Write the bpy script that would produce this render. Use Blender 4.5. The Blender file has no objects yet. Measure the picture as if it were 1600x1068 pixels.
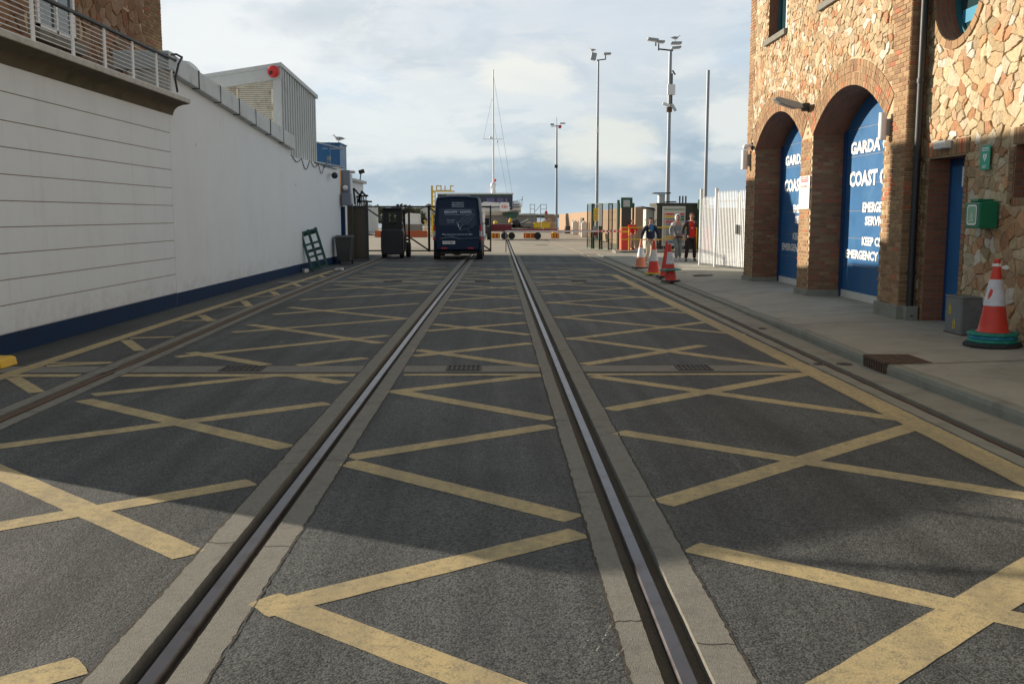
import bpy, bmesh, math, random
from mathutils import Vector, Matrix, noise as mnoise
from mathutils.geometry import tessellate_polygon
R = math.radians
random.seed(7)
scene = bpy.context.scene
C = scene.collection

# ------------------------------------------------------------------ camera
F, CH = 1550.0, 1.85
pitch = math.atan(198.0 / F)
yaw = math.atan(19.0 / math.hypot(F, 198.0))
cam_d = bpy.data.cameras.new('camera')
cam_d.sensor_width = 36.0
cam_d.lens = F / 1600.0 * 36.0
cam_d.clip_end = 6000
cam_d.clip_start = 0.05
cam = bpy.data.objects.new('camera', cam_d)
C.objects.link(cam)
cam.location = (0, 0, CH)
cam.rotation_euler = (math.pi / 2 - pitch, 0, -yaw)
scene.camera = cam
scene.view_settings.view_transform = 'Standard'
scene.view_settings.look = 'None'
scene.view_settings.exposure = 0.62
scene.view_settings.gamma = 1.0
scene.cycles.max_bounces = 6
scene.cycles.diffuse_bounces = 4

# ------------------------------------------------------------------ sun
SUN_EL = 14.3
sdir = Vector((-1.0, 0.54, 0)).normalized() * math.cos(R(SUN_EL)) + Vector((0, 0, math.sin(R(SUN_EL))))
sun_d = bpy.data.lights.new('sun', 'SUN')
sun_d.energy = 5.0
sun_d.angle = R(0.5)
sun_d.color = (1.0, 0.88, 0.71)
sun = bpy.data.objects.new('sun', sun_d)
C.objects.link(sun)
sun.rotation_euler = sdir.to_track_quat('Z', 'Y').to_euler()
sun.location = (-30, 16, 12)

# ------------------------------------------------------------------ world
world = bpy.data.worlds.new('World')
scene.world = world
world.use_nodes = True
wn = world.node_tree
wn.nodes.clear()
def N(t, typ, **kw):
    n = t.nodes.new(typ)
    for k, v in kw.items():
        if k == 'inp':
            for i, val in v.items():
                n.inputs[i].default_value = val
        else:
            setattr(n, k, v)
    return n
def L(t, a, b): t.links.new(a, b)
def M_(t, op, a, b=None, c=None, clamp=False):
    n = t.nodes.new('ShaderNodeMath'); n.operation = op; n.use_clamp = clamp
    for i, v in enumerate((a, b, c)):
        if v is None: continue
        if isinstance(v, (int, float)): n.inputs[i].default_value = v
        else: t.links.new(v, n.inputs[i])
    return n.outputs[0]
def MIX(t, f, a, b, bt='MIX'):
    n = t.nodes.new('ShaderNodeMix'); n.data_type = 'RGBA'; n.blend_type = bt
    for i, v in ((0, f), (6, a), (7, b)):
        if isinstance(v, (int, float)): n.inputs[i].default_value = v
        elif isinstance(v, tuple): n.inputs[i].default_value = (v[0], v[1], v[2], 1)
        else: t.links.new(v, n.inputs[i])
    return n.outputs[2]
def SM(t, v, a, b):
    n = t.nodes.new('ShaderNodeMapRange'); n.interpolation_type = 'SMOOTHSTEP'
    t.links.new(v, n.inputs[0]); n.inputs[1].default_value = a; n.inputs[2].default_value = b
    return n.outputs[0]

sky = N(wn, 'ShaderNodeTexSky', sky_type='NISHITA', sun_disc=False)
sky.sun_elevation = R(SUN_EL)
sky.sun_rotation = math.atan2(sdir.x, sdir.y)
sky.air_density = 1.2; sky.dust_density = 1.0; sky.ozone_density = 1.5
tc = N(wn, 'ShaderNodeTexCoord')
sep = N(wn, 'ShaderNodeSeparateXYZ'); L(wn, tc.outputs['Generated'], sep.inputs[0])
x, y, z = sep.outputs
mp = N(wn, 'ShaderNodeMapping', inp={3: (1, 1, 2.3)}); L(wn, tc.outputs['Generated'], mp.inputs[0])
n1 = N(wn, 'ShaderNodeTexNoise', inp={'Scale': 3.1, 'Detail': 9.0, 'Roughness': 0.52, 'Distortion': 0.25}); L(wn, mp.outputs[0], n1.inputs[0])
n2 = N(wn, 'ShaderNodeTexNoise', inp={'Scale': 11.0, 'Detail': 10.0, 'Roughness': 0.58, 'Distortion': 0.2}); L(wn, mp.outputs[0], n2.inputs[0])
yy = M_(wn, 'MAXIMUM', y, 0.05)
u = M_(wn, 'DIVIDE', x, yy)
v = M_(wn, 'DIVIDE', z, yy)
d1 = M_(wn, 'MULTIPLY', M_(wn, 'SUBTRACT', n2.outputs[0], 0.5), 3.6)
def blob(pxx, pyy, rx, ry, soft=0.55):
    u0, v0 = (pxx - 781) / F, (336 - pyy) / F
    a = M_(wn, 'DIVIDE', M_(wn, 'SUBTRACT', u, u0), rx / F)
    b = M_(wn, 'DIVIDE', M_(wn, 'SUBTRACT', v, v0), ry / F)
    l = M_(wn, 'SQRT', M_(wn, 'ADD', M_(wn, 'MULTIPLY', a, a), M_(wn, 'MULTIPLY', b, b)))
    l = M_(wn, 'ADD', l, d1)
    front = M_(wn, 'GREATER_THAN', y, 0.05)
    return M_(wn, 'MULTIPLY', M_(wn, 'SUBTRACT', 1.0, SM(wn, l, 1.0 - soft, 1.0 + soft * 0.6)), front)
blue = MIX(wn, 0.72, sky.outputs[0], (4.0, 5.3, 6.9))
elev = SM(wn, z, 0.02, 0.22)
grey = MIX(wn, elev, (4.0, 4.7, 5.1), (5.6, 5.9, 6.05))
col = MIX(wn, SM(wn, n1.outputs[0], 0.33, 0.52), blue, grey)
bright = SM(wn, n2.outputs[0], 0.46, 0.66)
col = MIX(wn, M_(wn, 'MULTIPLY', bright, 0.45), col, (6.4, 6.6, 6.6))
darkc = M_(wn, 'SUBTRACT', 1.0, SM(wn, n2.outputs[0], 0.34, 0.48))
col = MIX(wn, M_(wn, 'MULTIPLY', darkc, 0.45), col, (4.0, 4.6, 5.1))
mp3 = N(wn, 'ShaderNodeMapping', inp={3: (1, 1, 3.4), 1: (3.1, 1.7, 0.4)}); L(wn, tc.outputs['Generated'], mp3.inputs[0])
n3 = N(wn, 'ShaderNodeTexNoise', inp={'Scale': 5.5, 'Detail': 12.0, 'Roughness': 0.62, 'Distortion': 0.5}); L(wn, mp3.outputs[0], n3.inputs[0])
col = MIX(wn, M_(wn, 'MULTIPLY', SM(wn, n3.outputs[0], 0.52, 0.60), 0.55), col, (6.5, 6.65, 6.5))
col = MIX(wn, M_(wn, 'MULTIPLY', M_(wn, 'SUBTRACT', 1.0, SM(wn, n3.outputs[0], 0.42, 0.52)), 0.55), col, (3.7, 4.5, 5.15))
for (a, b, rx, ry, c, amt, so) in (
        (860, 30, 420, 130, (4.9, 5.5, 6.1), 0.5, 1.0),
        (340, 60, 330, 150, (6.9, 7.1, 7.1), 0.85, 1.0),
        (500, 38, 75, 26, (4.3, 4.8, 5.3), 0.75, 0.8),
        (880, 40, 240, 40, (5.2, 5.7, 6.2), 0.5, 0.9),
        (620, 205, 190, 40, (6.1, 6.5, 6.5), 0.7, 0.9),
        (820, 128, 75, 36, (6.6, 6.7, 6.3), 0.95, 0.45),
        (870, 165, 100, 45, (5.6, 6.0, 6.2), 0.5, 0.9),
        (1010, 300, 420, 44, (2.6, 3.45, 4.2), 0.85, 0.9),
        (1085, 235, 75, 45, (2.6, 3.5, 4.3), 0.8, 0.7),
        (700, 300, 160, 60, (3.3, 4.2, 4.9), 0.7, 0.9),
        (955, 235, 90, 38, (6.0, 6.2, 5.8), 0.9, 0.5),
        (1140, 190, 80, 48, (5.9, 6.2, 6.1), 0.95, 0.45),
        (1125, 245, 40, 14, (5.0, 5.5, 5.7), 0.8, 0.5),
        (745, 240, 60, 10, (6.0, 6.3, 6.3), 0.8, 0.6)):
    col = MIX(wn, M_(wn, 'MULTIPLY', blob(a, b, rx, ry, so), amt), col, c)
hz = M_(wn, 'SUBTRACT', 1.0, SM(wn, z, -0.005, 0.035))
col = MIX(wn, M_(wn, 'MULTIPLY', hz, 0.6), col, (4.6, 5.4, 5.8))
dim = M_(wn, 'SUBTRACT', 0.88, M_(wn, 'MULTIPLY', SM(wn, z, 0.24, 0.5), 0.46))
dimc = N(wn, 'ShaderNodeCombineColor'); [L(wn, dim, dimc.inputs[i]) for i in range(3)]
col = MIX(wn, 1.0, col, dimc.outputs[0], 'MULTIPLY')
bg = N(wn, 'ShaderNodeBackground', inp={'Strength': 0.1}); L(wn, col, bg.inputs[0])
wo = N(wn, 'ShaderNodeOutputWorld'); L(wn, bg.outputs[0], wo.inputs[0])

# ------------------------------------------------------------------ materials
MATS = {}
def mat(name, color, rough=0.7, metal=0.0, streak=None, var=0.12, scale=6.0, bump=0.0, bscale=60.0, spec=0.5, dirt=None, dscale=1.5, damt=0.5, attr=False, coat=0.0):
    if name in MATS: return MATS[name]
    m = bpy.data.materials.new(name); m.use_nodes = True; t = m.node_tree
    b = t.nodes['Principled BSDF']
    b.inputs['Roughness'].default_value = rough; b.inputs['Metallic'].default_value = metal
    b.inputs['Specular IOR Level'].default_value = spec
    b.inputs['Coat Weight'].default_value = coat
    tc = N(t, 'ShaderNodeTexCoord')
    if attr:
        at = N(t, 'ShaderNodeVertexColor', layer_name='Col'); base = at.outputs[0]
    else:
        base = (color[0], color[1], color[2])
    if var:
        n = N(t, 'ShaderNodeTexNoise', inp={'Scale': scale, 'Detail': 6.0, 'Roughness': 0.6}); L(t, tc.outputs['Object'], n.inputs[0])
        f = M_(t, 'MULTIPLY_ADD', n.outputs[0], 2 * var * 1.6, 1 - var * 1.6)
        cc = N(t, 'ShaderNodeCombineColor'); [L(t, f, cc.inputs[i]) for i in range(3)]
        c = MIX(t, 1.0, base, cc.outputs[0], 'MULTIPLY')
        rr = M_(t, 'MULTIPLY_ADD', n.outputs[0], 0.25, rough - 0.12, clamp=True); L(t, rr, b.inputs['Roughness'])
    else:
        c = base
    if dirt:
        n = N(t, 'ShaderNodeTexNoise', inp={'Scale': dscale, 'Detail': 8.0, 'Roughness': 0.65}); L(t, tc.outputs['Object'], n.inputs[0])
        c = MIX(t, M_(t, 'MULTIPLY', SM(t, n.outputs[0], 0.48, 0.72), damt), c, dirt)
    if streak:
        mpg = N(t, 'ShaderNodeMapping', inp={3: (3.5, 3.5, 0.22)}); L(t, tc.outputs['Object'], mpg.inputs[0])
        n = N(t, 'ShaderNodeTexNoise', inp={'Scale': 1.6, 'Detail': 8.0, 'Roughness': 0.7}); L(t, mpg.outputs[0], n.inputs[0])
        c = MIX(t, M_(t, 'MULTIPLY', SM(t, n.outputs[0], 0.5, 0.75), 0.4), c, streak)
        sz = N(t, 'ShaderNodeSeparateXYZ'); L(t, N(t, 'ShaderNodeNewGeometry').outputs['Position'], sz.inputs[0])
        n9 = N(t, 'ShaderNodeTexNoise', inp={'Scale': 5.0, 'Detail': 9.0, 'Roughness': 0.75}); L(t, tc.outputs['Object'], n9.inputs[0])
        foot = M_(t, 'MULTIPLY', M_(t, 'SUBTRACT', 1.0, SM(t, M_(t, 'ADD', sz.outputs[2], M_(t, 'MULTIPLY', n9.outputs[0], -0.5)), -0.05, 0.55)), SM(t, n9.outputs[0], 0.35, 0.7))
        c = MIX(t, M_(t, 'MULTIPLY', foot, 0.35), c, (0.36, 0.34, 0.29))
        spk = M_(t, 'GREATER_THAN', N(t, 'ShaderNodeTexNoise', inp={'Scale': 9.0, 'Detail': 3.0}).outputs[0], 0.74)
        c = MIX(t, M_(t, 'MULTIPLY', spk, 0.35), c, (0.3, 0.28, 0.24))
    if isinstance(c, tuple): b.inputs['Base Color'].default_value = (*c, 1)
    else: L(t, c, b.inputs['Base Color'])
    if bump:
        n = N(t, 'ShaderNodeTexNoise', inp={'Scale': bscale, 'Detail': 5.0, 'Roughness': 0.6}); L(t, tc.outputs['Object'], n.inputs[0])
        bp = N(t, 'ShaderNodeBump', inp={'Strength': 1.0, 'Distance': bump}); L(t, n.outputs[0], bp.inputs['Height']); L(t, bp.outputs[0], b.inputs['Normal'])
    MATS[name] = m
    return m

def asphalt():
    m = bpy.data.materials.new('asphalt'); m.use_nodes = True; t = m.node_tree; b = t.nodes['Principled BSDF']
    tc = N(t, 'ShaderNodeTexCoord'); o = tc.outputs['Object']
    vo = N(t, 'ShaderNodeTexVoronoi', inp={'Scale': 95.0, 'Randomness': 1.0}); L(t, o, vo.inputs[0])
    sp = N(t, 'ShaderNodeSeparateColor'); L(t, vo.outputs['Color'], sp.inputs[0])
    c = MIX(t, sp.outputs[0], (0.022, 0.023, 0.024), (0.165, 0.165, 0.155))
    n = N(t, 'ShaderNodeTexNoise', inp={'Scale': 0.9, 'Detail': 8.0, 'Roughness': 0.6}); L(t, o, n.inputs[0])
    c = MIX(t, M_(t, 'MULTIPLY', SM(t, n.outputs[0], 0.35, 0.7), 0.3), c, (0.085, 0.088, 0.09))
    n3 = N(t, 'ShaderNodeTexNoise', inp={'Scale': 3.5, 'Detail': 9.0, 'Roughness': 0.7}); L(t, o, n3.inputs[0])
    c = MIX(t, M_(t, 'MULTIPLY', SM(t, n3.outputs[0], 0.58, 0.74), 0.35), c, (0.15, 0.145, 0.13))
    c = MIX(t, M_(t, 'MULTIPLY', M_(t, 'SUBTRACT', 1.0, SM(t, n3.outputs[0], 0.30, 0.42)), 0.5), c, (0.035, 0.036, 0.038))
    mp = N(t, 'ShaderNodeMapping', inp={3: (3.2, 0.16, 1)}); L(t, o, mp.inputs[0])
    nt = N(t, 'ShaderNodeTexNoise', inp={'Scale': 1.0, 'Detail': 6.0, 'Roughness': 0.6}); L(t, mp.outputs[0], nt.inputs[0])
    trk = M_(t, 'MULTIPLY_ADD', SM(t, nt.outputs[0], 0.35, 0.65), 0.42, 0.70)
    nl = N(t, 'ShaderNodeTexNoise', inp={'Scale': 0.35, 'Detail': 9.0, 'Roughness': 0.65, 'Distortion': 0.6}); L(t, o, nl.inputs[0])
    trk = M_(t, 'MULTIPLY', trk, M_(t, 'MULTIPLY_ADD', SM(t, nl.outputs[0], 0.38, 0.62), 0.3, 0.82))
    tk = N(t, 'ShaderNodeCombineColor'); L(t, M_(t, 'MULTIPLY', trk, 0.80), tk.inputs[0]); L(t, M_(t, 'MULTIPLY', trk, 0.82), tk.inputs[1]); L(t, M_(t, 'MULTIPLY', trk, 0.83), tk.inputs[2])
    c = MIX(t, 1.0, c, tk.outputs[0], 'MULTIPLY')
    nd = N(t, 'ShaderNodeTexNoise', inp={'Scale': 1.6, 'Detail': 10.0, 'Roughness': 0.75, 'Distortion': 1.2}); L(t, o, nd.inputs[0])
    c = MIX(t, M_(t, 'MULTIPLY', SM(t, nd.outputs[0], 0.62, 0.72), 0.45), c, (0.17, 0.16, 0.14))
    c = MIX(t, M_(t, 'MULTIPLY', M_(t, 'SUBTRACT', 1.0, SM(t, nd.outputs[0], 0.30, 0.37)), 0.6), c, (0.022, 0.022, 0.023))
    L(t, c, b.inputs['Base Color'])
    b.inputs['Roughness'].default_value = 0.75
    b.inputs['Specular IOR Level'].default_value = 0.35
    h = M_(t, 'SUBTRACT', 1.0, SM(t, vo.outputs['Distance'], 0.1, 0.75))
    n4 = N(t, 'ShaderNodeTexNoise', inp={'Scale': 220.0, 'Detail': 3.0}); L(t, o, n4.inputs[0])
    h = M_(t, 'ADD', M_(t, 'MULTIPLY', h, M_(t, 'MULTIPLY_ADD', sp.outputs[1], 0.7, 0.3)), M_(t, 'MULTIPLY', n4.outputs[0], 0.4))
    bp = N(t, 'ShaderNodeBump', inp={'Strength': 0.5, 'Distance': 0.0035}); L(t, h, bp.inputs['Height']); L(t, bp.outputs[0], b.inputs['Normal'])
    return m
def paint_mark():
    m = bpy.data.materials.new('road_paint'); m.use_nodes = True; t = m.node_tree; b = t.nodes['Principled BSDF']
    tc = N(t, 'ShaderNodeTexCoord'); o = tc.outputs['Object']
    n = N(t, 'ShaderNodeTexNoise', inp={'Scale': 2.0, 'Detail': 9.0, 'Roughness': 0.65}); L(t, o, n.inputs[0])
    c = MIX(t, SM(t, n.outputs[0], 0.3, 0.7), (0.53, 0.41, 0.205), (0.45, 0.36, 0.20))
    vo = N(t, 'ShaderNodeTexVoronoi', inp={'Scale': 75.0}); L(t, o, vo.inputs[0])
    n2 = N(t, 'ShaderNodeTexNoise', inp={'Scale': 14.0, 'Detail': 9.0, 'Roughness': 0.75}); L(t, o, n2.inputs[0])
    wear = M_(t, 'MULTIPLY', SM(t, n2.outputs[0], 0.42, 0.62), SM(t, vo.outputs['Distance'], 0.25, 0.6))
    c = MIX(t, M_(t, 'MULTIPLY', wear, 0.6), c, (0.16, 0.145, 0.11))
    c = MIX(t, M_(t, 'MULTIPLY', SM(t, n2.outputs[0], 0.64, 0.74), 0.35), c, (0.24, 0.20, 0.14))
    n5 = N(t, 'ShaderNodeTexNoise', inp={'Scale': 5.0, 'Detail': 9.0, 'Roughness': 0.8, 'Distortion': 2.0}); L(t, o, n5.inputs[0])
    crack = M_(t, 'SUBTRACT', 1.0, SM(t, M_(t, 'ABSOLUTE', M_(t, 'SUBTRACT', n5.outputs[0], 0.5)), 0.0, 0.012))
    c = MIX(t, M_(t, 'MULTIPLY', crack, 0.45), c, (0.2, 0.15, 0.08))
    mp = N(t, 'ShaderNodeMapping', inp={3: (3.2, 0.16, 1)}); L(t, o, mp.inputs[0])
    nt = N(t, 'ShaderNodeTexNoise', inp={'Scale': 1.0, 'Detail': 6.0, 'Roughness': 0.6}); L(t, mp.outputs[0], nt.inputs[0])
    c = MIX(t, M_(t, 'MULTIPLY', M_(t, 'SUBTRACT', 1.0, SM(t, nt.outputs[0], 0.34, 0.6)), 0.5), c, (0.24, 0.20, 0.13))
    L(t, c, b.inputs['Base Color']); b.inputs['Roughness'].default_value = 0.8; b.inputs['Specular IOR Level'].default_value = 0.25
    bp = N(t, 'ShaderNodeBump', inp={'Strength': 0.3, 'Distance': 0.002}); L(t, M_(t, 'SUBTRACT', 1.0, vo.outputs['Distance']), bp.inputs['Height']); L(t, bp.outputs[0], b.inputs['Normal'])
    return m
MATS['asphalt'] = asphalt(); MATS['road_paint'] = paint_mark()
def brick_tex():
    m = bpy.data.materials.new('brick_reveal'); m.use_nodes = True; t = m.node_tree; b = t.nodes['Principled BSDF']
    tc = N(t, 'ShaderNodeTexCoord'); o = tc.outputs['UV']
    br = N(t, 'ShaderNodeTexBrick', inp={'Color1': (0.30, 0.11, 0.06, 1), 'Color2': (0.20, 0.085, 0.05, 1), 'Mortar': (0.2, 0.17, 0.13, 1), 'Scale': 1.0, 'Mortar Size': 0.006, 'Brick Width': 0.225, 'Row Height': 0.075}); L(t, o, br.inputs[0])
    L(t, br.outputs[0], b.inputs['Base Color']); b.inputs['Roughness'].default_value = 0.9
    bp = N(t, 'ShaderNodeBump', inp={'Strength': 0.8, 'Distance': 0.01}); bp.invert = True; L(t, br.outputs['Fac'], bp.inputs['Height']); L(t, bp.outputs[0], b.inputs['Normal'])
    return m
MATS['brick_reveal'] = brick_tex()

mat('concrete', (0.20, 0.19, 0.162), 0.9, var=0.3, scale=35, bump=0.004, bscale=160, dirt=(0.13, 0.12, 0.10), dscale=5.0, damt=0.7)
mat('pavement', (0.33, 0.31, 0.26), 0.9, var=0.14, scale=2.2, bump=0.003, bscale=120, dirt=(0.16, 0.15, 0.12), dscale=1.2, damt=0.5)
mat('kerb', (0.24, 0.24, 0.20), 0.9, var=0.2, scale=8, bump=0.006, bscale=40, dirt=(0.13, 0.12, 0.09), dscale=4, damt=0.6)
mat('gutter', (0.25, 0.235, 0.19), 0.9, var=0.18, scale=3, bump=0.004, bscale=60, dirt=(0.13, 0.11, 0.08), dscale=2.0, damt=0.6)
mat('quay', (0.33, 0.29, 0.23), 0.9, var=0.18, scale=0.35, bump=0.003, bscale=30, dirt=(0.2, 0.17, 0.13), dscale=0.5, damt=0.6)
mat('grime', (0.05, 0.04, 0.03), 0.95, var=0.3, scale=20, bump=0.01, bscale=50)
mat('soil', (0.10, 0.075, 0.05), 0.95, var=0.3, scale=20, bump=0.01, bscale=50, dirt=(0.05, 0.06, 0.02), dscale=5, damt=0.5)
mat('rail_steel', (0.15, 0.14, 0.15), 0.36, metal=0.9, var=0.25, scale=5, dirt=(0.09, 0.055, 0.045), dscale=4, damt=0.7)
mat('rust', (0.10, 0.06, 0.04), 0.85, var=0.3, scale=20, bump=0.003, bscale=70)
mat('cast_iron', (0.10, 0.09, 0.08), 0.75, metal=0.3, var=0.3, scale=30, bump=0.003, bscale=80)
mat('white_wall', (0.76, 0.82, 0.87), 0.7, var=0.03, scale=1.2, bump=0.002, bscale=25, streak=(0.62, 0.66, 0.68), dirt=(0.64, 0.69, 0.72), dscale=1.1, damt=0.3)
mat('white_render', (0.76, 0.82, 0.87), 0.75, var=0.03, scale=1.0, bump=0.003, bscale=15, streak=(0.64, 0.68, 0.70), dirt=(0.66, 0.71, 0.74), dscale=0.8, damt=0.25)
mat('joint_dirt', (0.22, 0.17, 0.11), 0.9, var=0.2)
mat('plinth_blue', (0.006, 0.028, 0.085), 0.7, var=0.2, scale=4, spec=0.2, dirt=(0.02, 0.025, 0.035), dscale=3)
mat('cornice', (0.115, 0.095, 0.06), 0.9, var=0.25, scale=5, bump=0.006, bscale=20, dirt=(0.045, 0.05, 0.022), dscale=1.6, damt=0.85)
mat('slab_edge', (0.5, 0.5, 0.46), 0.8, var=0.15, scale=8, dirt=(0.22, 0.22, 0.17), dscale=3)
mat('metal_grey', (0.30, 0.32, 0.33), 0.5, metal=0.3, var=0.08, scale=6)
mat('metal_light', (0.48, 0.51, 0.52), 0.5, metal=0.2, var=0.08, scale=4, dirt=(0.35, 0.33, 0.28), dscale=3)
mat('coping', (0.48, 0.51, 0.51), 0.5, metal=0.3, var=0.1, scale=2, dirt=(0.26, 0.27, 0.25), dscale=2)
mat('dark_metal', (0.035, 0.037, 0.04), 0.5, metal=0.3, var=0.15)
mat('galv', (0.25, 0.27, 0.30), 0.5, metal=0.4, var=0.1, scale=12)
mat('cream_louvre', (0.68, 0.65, 0.55), 0.7, var=0.15, scale=5, dirt=(0.28, 0.15, 0.07), dscale=4, damt=0.7)
mat('corrug', (0.48, 0.51, 0.51), 0.55, metal=0.15, var=0.1, scale=1.5, dirt=(0.24, 0.24, 0.22), dscale=1.0)
mat('red_plastic', (0.6, 0.03, 0.03), 0.4, var=0.08)
mat('blue_panel', (0.01, 0.10, 0.26), 0.45, var=0.08, scale=2)
mat('brick', (0.4, 0.2, 0.1), 0.88, var=0.14, scale=30, bump=0.004, bscale=90, attr=True)
mat('stone', (0.5, 0.4, 0.25), 0.88, var=0.24, scale=16, bump=0.016, bscale=26, attr=True, dirt=(0.30, 0.19, 0.09), dscale=9, damt=0.45)
mat('mortar', (0.32, 0.25, 0.165), 0.95, var=0.15, scale=12, bump=0.006, bscale=60)
mat('mortar_cream', (0.50, 0.40, 0.26), 0.95, var=0.15, scale=12, bump=0.01, bscale=40)
mat('door_blue', (0.014, 0.115, 0.29), 0.45, var=0.15, scale=2, spec=0.5, dirt=(0.05, 0.16, 0.30), dscale=2.5, damt=0.5)
mat('door_navy', (0.006, 0.045, 0.15), 0.5, var=0.1)
mat('white_paint', (0.75, 0.75, 0.75), 0.5, var=0.04)
mat('old_white', (0.62, 0.62, 0.58), 0.6, var=0.12, scale=5)
mat('black', (0.015, 0.015, 0.017), 0.5, var=0.1)
mat('rubber', (0.025, 0.025, 0.026), 0.8, var=0.2, scale=20)
mat('win_glass', (0.02, 0.05, 0.055), 0.08, var=0.0, spec=0.8)
mat('teal_frame', (0.02, 0.13, 0.16), 0.5, var=0.1)
mat('green_box', (0.005, 0.16, 0.075), 0.4, var=0.06)
mat('sign_green', (0.0, 0.36, 0.22), 0.5, var=0.04)
mat('pale_green', (0.22, 0.42, 0.27), 0.5, var=0.04)
mat('white_sign', (0.82, 0.82, 0.8), 0.5, var=0.03)
mat('red_sign', (0.7, 0.05, 0.07), 0.5, var=0.05)
mat('yellow_sign', (0.8, 0.55, 0.02), 0.5, var=0.05)
mat('yellow_paint', (0.75, 0.46, 0.02), 0.5, var=0.1)
mat('cone_red', (0.62, 0.045, 0.025), 0.5, var=0.14, scale=8)
mat('cone_faded', (0.62, 0.20, 0.11), 0.6, var=0.14, scale=8)
mat('cone_sleeve', (0.62, 0.63, 0.68), 0.5, var=0.12, scale=14, dirt=(0.4, 0.38, 0.36), dscale=8)
mat('base_green', (0.01, 0.20, 0.15), 0.6, var=0.15)
mat('base_blue', (0.02, 0.22, 0.36), 0.6, var=0.15)
mat('base_yellow', (0.5, 0.42, 0.03), 0.6, var=0.15)
mat('cabinet_grey', (0.16, 0.17, 0.17), 0.55, metal=0.1, var=0.12, scale=7, dirt=(0.10, 0.10, 0.09), dscale=4)
mat('van_navy', (0.007, 0.022, 0.058), 0.5, var=0.05, scale=2, spec=0.25)
mat('van_grey', (0.42, 0.44, 0.46), 0.3, metal=0.5, var=0.05)
mat('van_glass', (0.006, 0.02, 0.06), 0.22, var=0.0, spec=0.3)
mat('van_text', (0.55, 0.66, 0.78), 0.5, var=0.1)
mat('lamp_red', (0.7, 0.015, 0.02), 0.25, var=0.0)
mat('lamp_clear', (0.7, 0.7, 0.72), 0.2, var=0.0)
mat('plate', (0.7, 0.72, 0.74), 0.4, var=0.05)
mat('forklift_body', (0.018, 0.022, 0.03), 0.5, var=0.2)
mat('orange', (0.42, 0.08, 0.015), 0.55, var=0.1)
mat('hull_white', (0.75, 0.77, 0.76), 0.35, var=0.04)
mat('hull_green', (0.03, 0.10, 0.07), 0.5, var=0.15)
mat('dark_glass', (0.018, 0.02, 0.045), 0.1, var=0.0)
mat('canvas_purple', (0.13, 0.12, 0.24), 0.6, var=0.1)
mat('dark_red', (0.16, 0.02, 0.03), 0.6, var=0.15)
mat('tan_wall', (0.34, 0.23, 0.15), 0.9, var=0.15, scale=0.5, dirt=(0.3, 0.21, 0.14), dscale=0.3)
mat('grey_building', (0.22, 0.20, 0.17), 0.9, var=0.2, scale=0.4)
mat('mesh_green', (0.03, 0.10, 0.05), 0.5, var=0.1)
mat('container_dark', (0.055, 0.055, 0.045), 0.6, var=0.2, scale=2)
mat('booth_cream', (0.55, 0.56, 0.50), 0.7, var=0.08)
mat('fence_white', (0.72, 0.74, 0.76), 0.45, metal=0.1, var=0.05)
mat('skin', (0.50, 0.26, 0.18), 0.6, var=0.08)
mat('hair_dark', (0.03, 0.02, 0.015), 0.8, var=0.2)
mat('hair_brown', (0.15, 0.07, 0.035), 0.8, var=0.2)
mat('navy_cloth', (0.012, 0.018, 0.06), 0.9, var=0.15)
mat('blue_cloth', (0.02, 0.16, 0.36), 0.9, var=0.15)
mat('beige_cloth', (0.55, 0.45, 0.34), 0.9, var=0.12)
mat('grey_cloth', (0.26, 0.27, 0.27), 0.9, var=0.12)
mat('lightgrey_cloth', (0.62, 0.62, 0.66), 0.9, var=0.1)
mat('charcoal_cloth', (0.055, 0.045, 0.045), 0.9, var=0.15)
mat('dark_cloth', (0.03, 0.016, 0.018), 0.9, var=0.15)
mat('red_cloth', (0.65, 0.015, 0.01), 0.85, var=0.12)
mat('gull_white', (0.75, 0.75, 0.73), 0.8, var=0.05)
mat('gull_grey', (0.30, 0.32, 0.34), 0.8, var=0.05)
mat('pallet_green', (0.02, 0.085, 0.08), 0.7, var=0.3, scale=12, dirt=(0.12, 0.15, 0.13), dscale=7)
mat('bin_grey', (0.045, 0.05, 0.05), 0.55, var=0.1)
mat('gate_panel', (0.055, 0.05, 0.04), 0.7, var=0.2, scale=3)
mat('panel_grey', (0.17, 0.20, 0.26), 0.6, var=0.06)
mat('rust_orange', (0.35, 0.17, 0.04), 0.8, var=0.2)
mat('hill', (0.10, 0.11, 0.07), 1.0, var=0.4, scale=0.05)
mat('sea', (0.03, 0.06, 0.08), 0.12, var=0.0)
mat('bush', (0.07, 0.07, 0.035), 0.9, var=0.4, scale=2)
mat('board_cream', (0.62, 0.60, 0.52), 0.6, var=0.04)
mat('blue_bar', (0.05, 0.2, 0.4), 0.6, var=0.04)
mat('grey_bar', (0.25, 0.28, 0.33), 0.6, var=0.04)
mat('pink', (0.75, 0.25, 0.25), 0.8, var=0.1)

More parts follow.
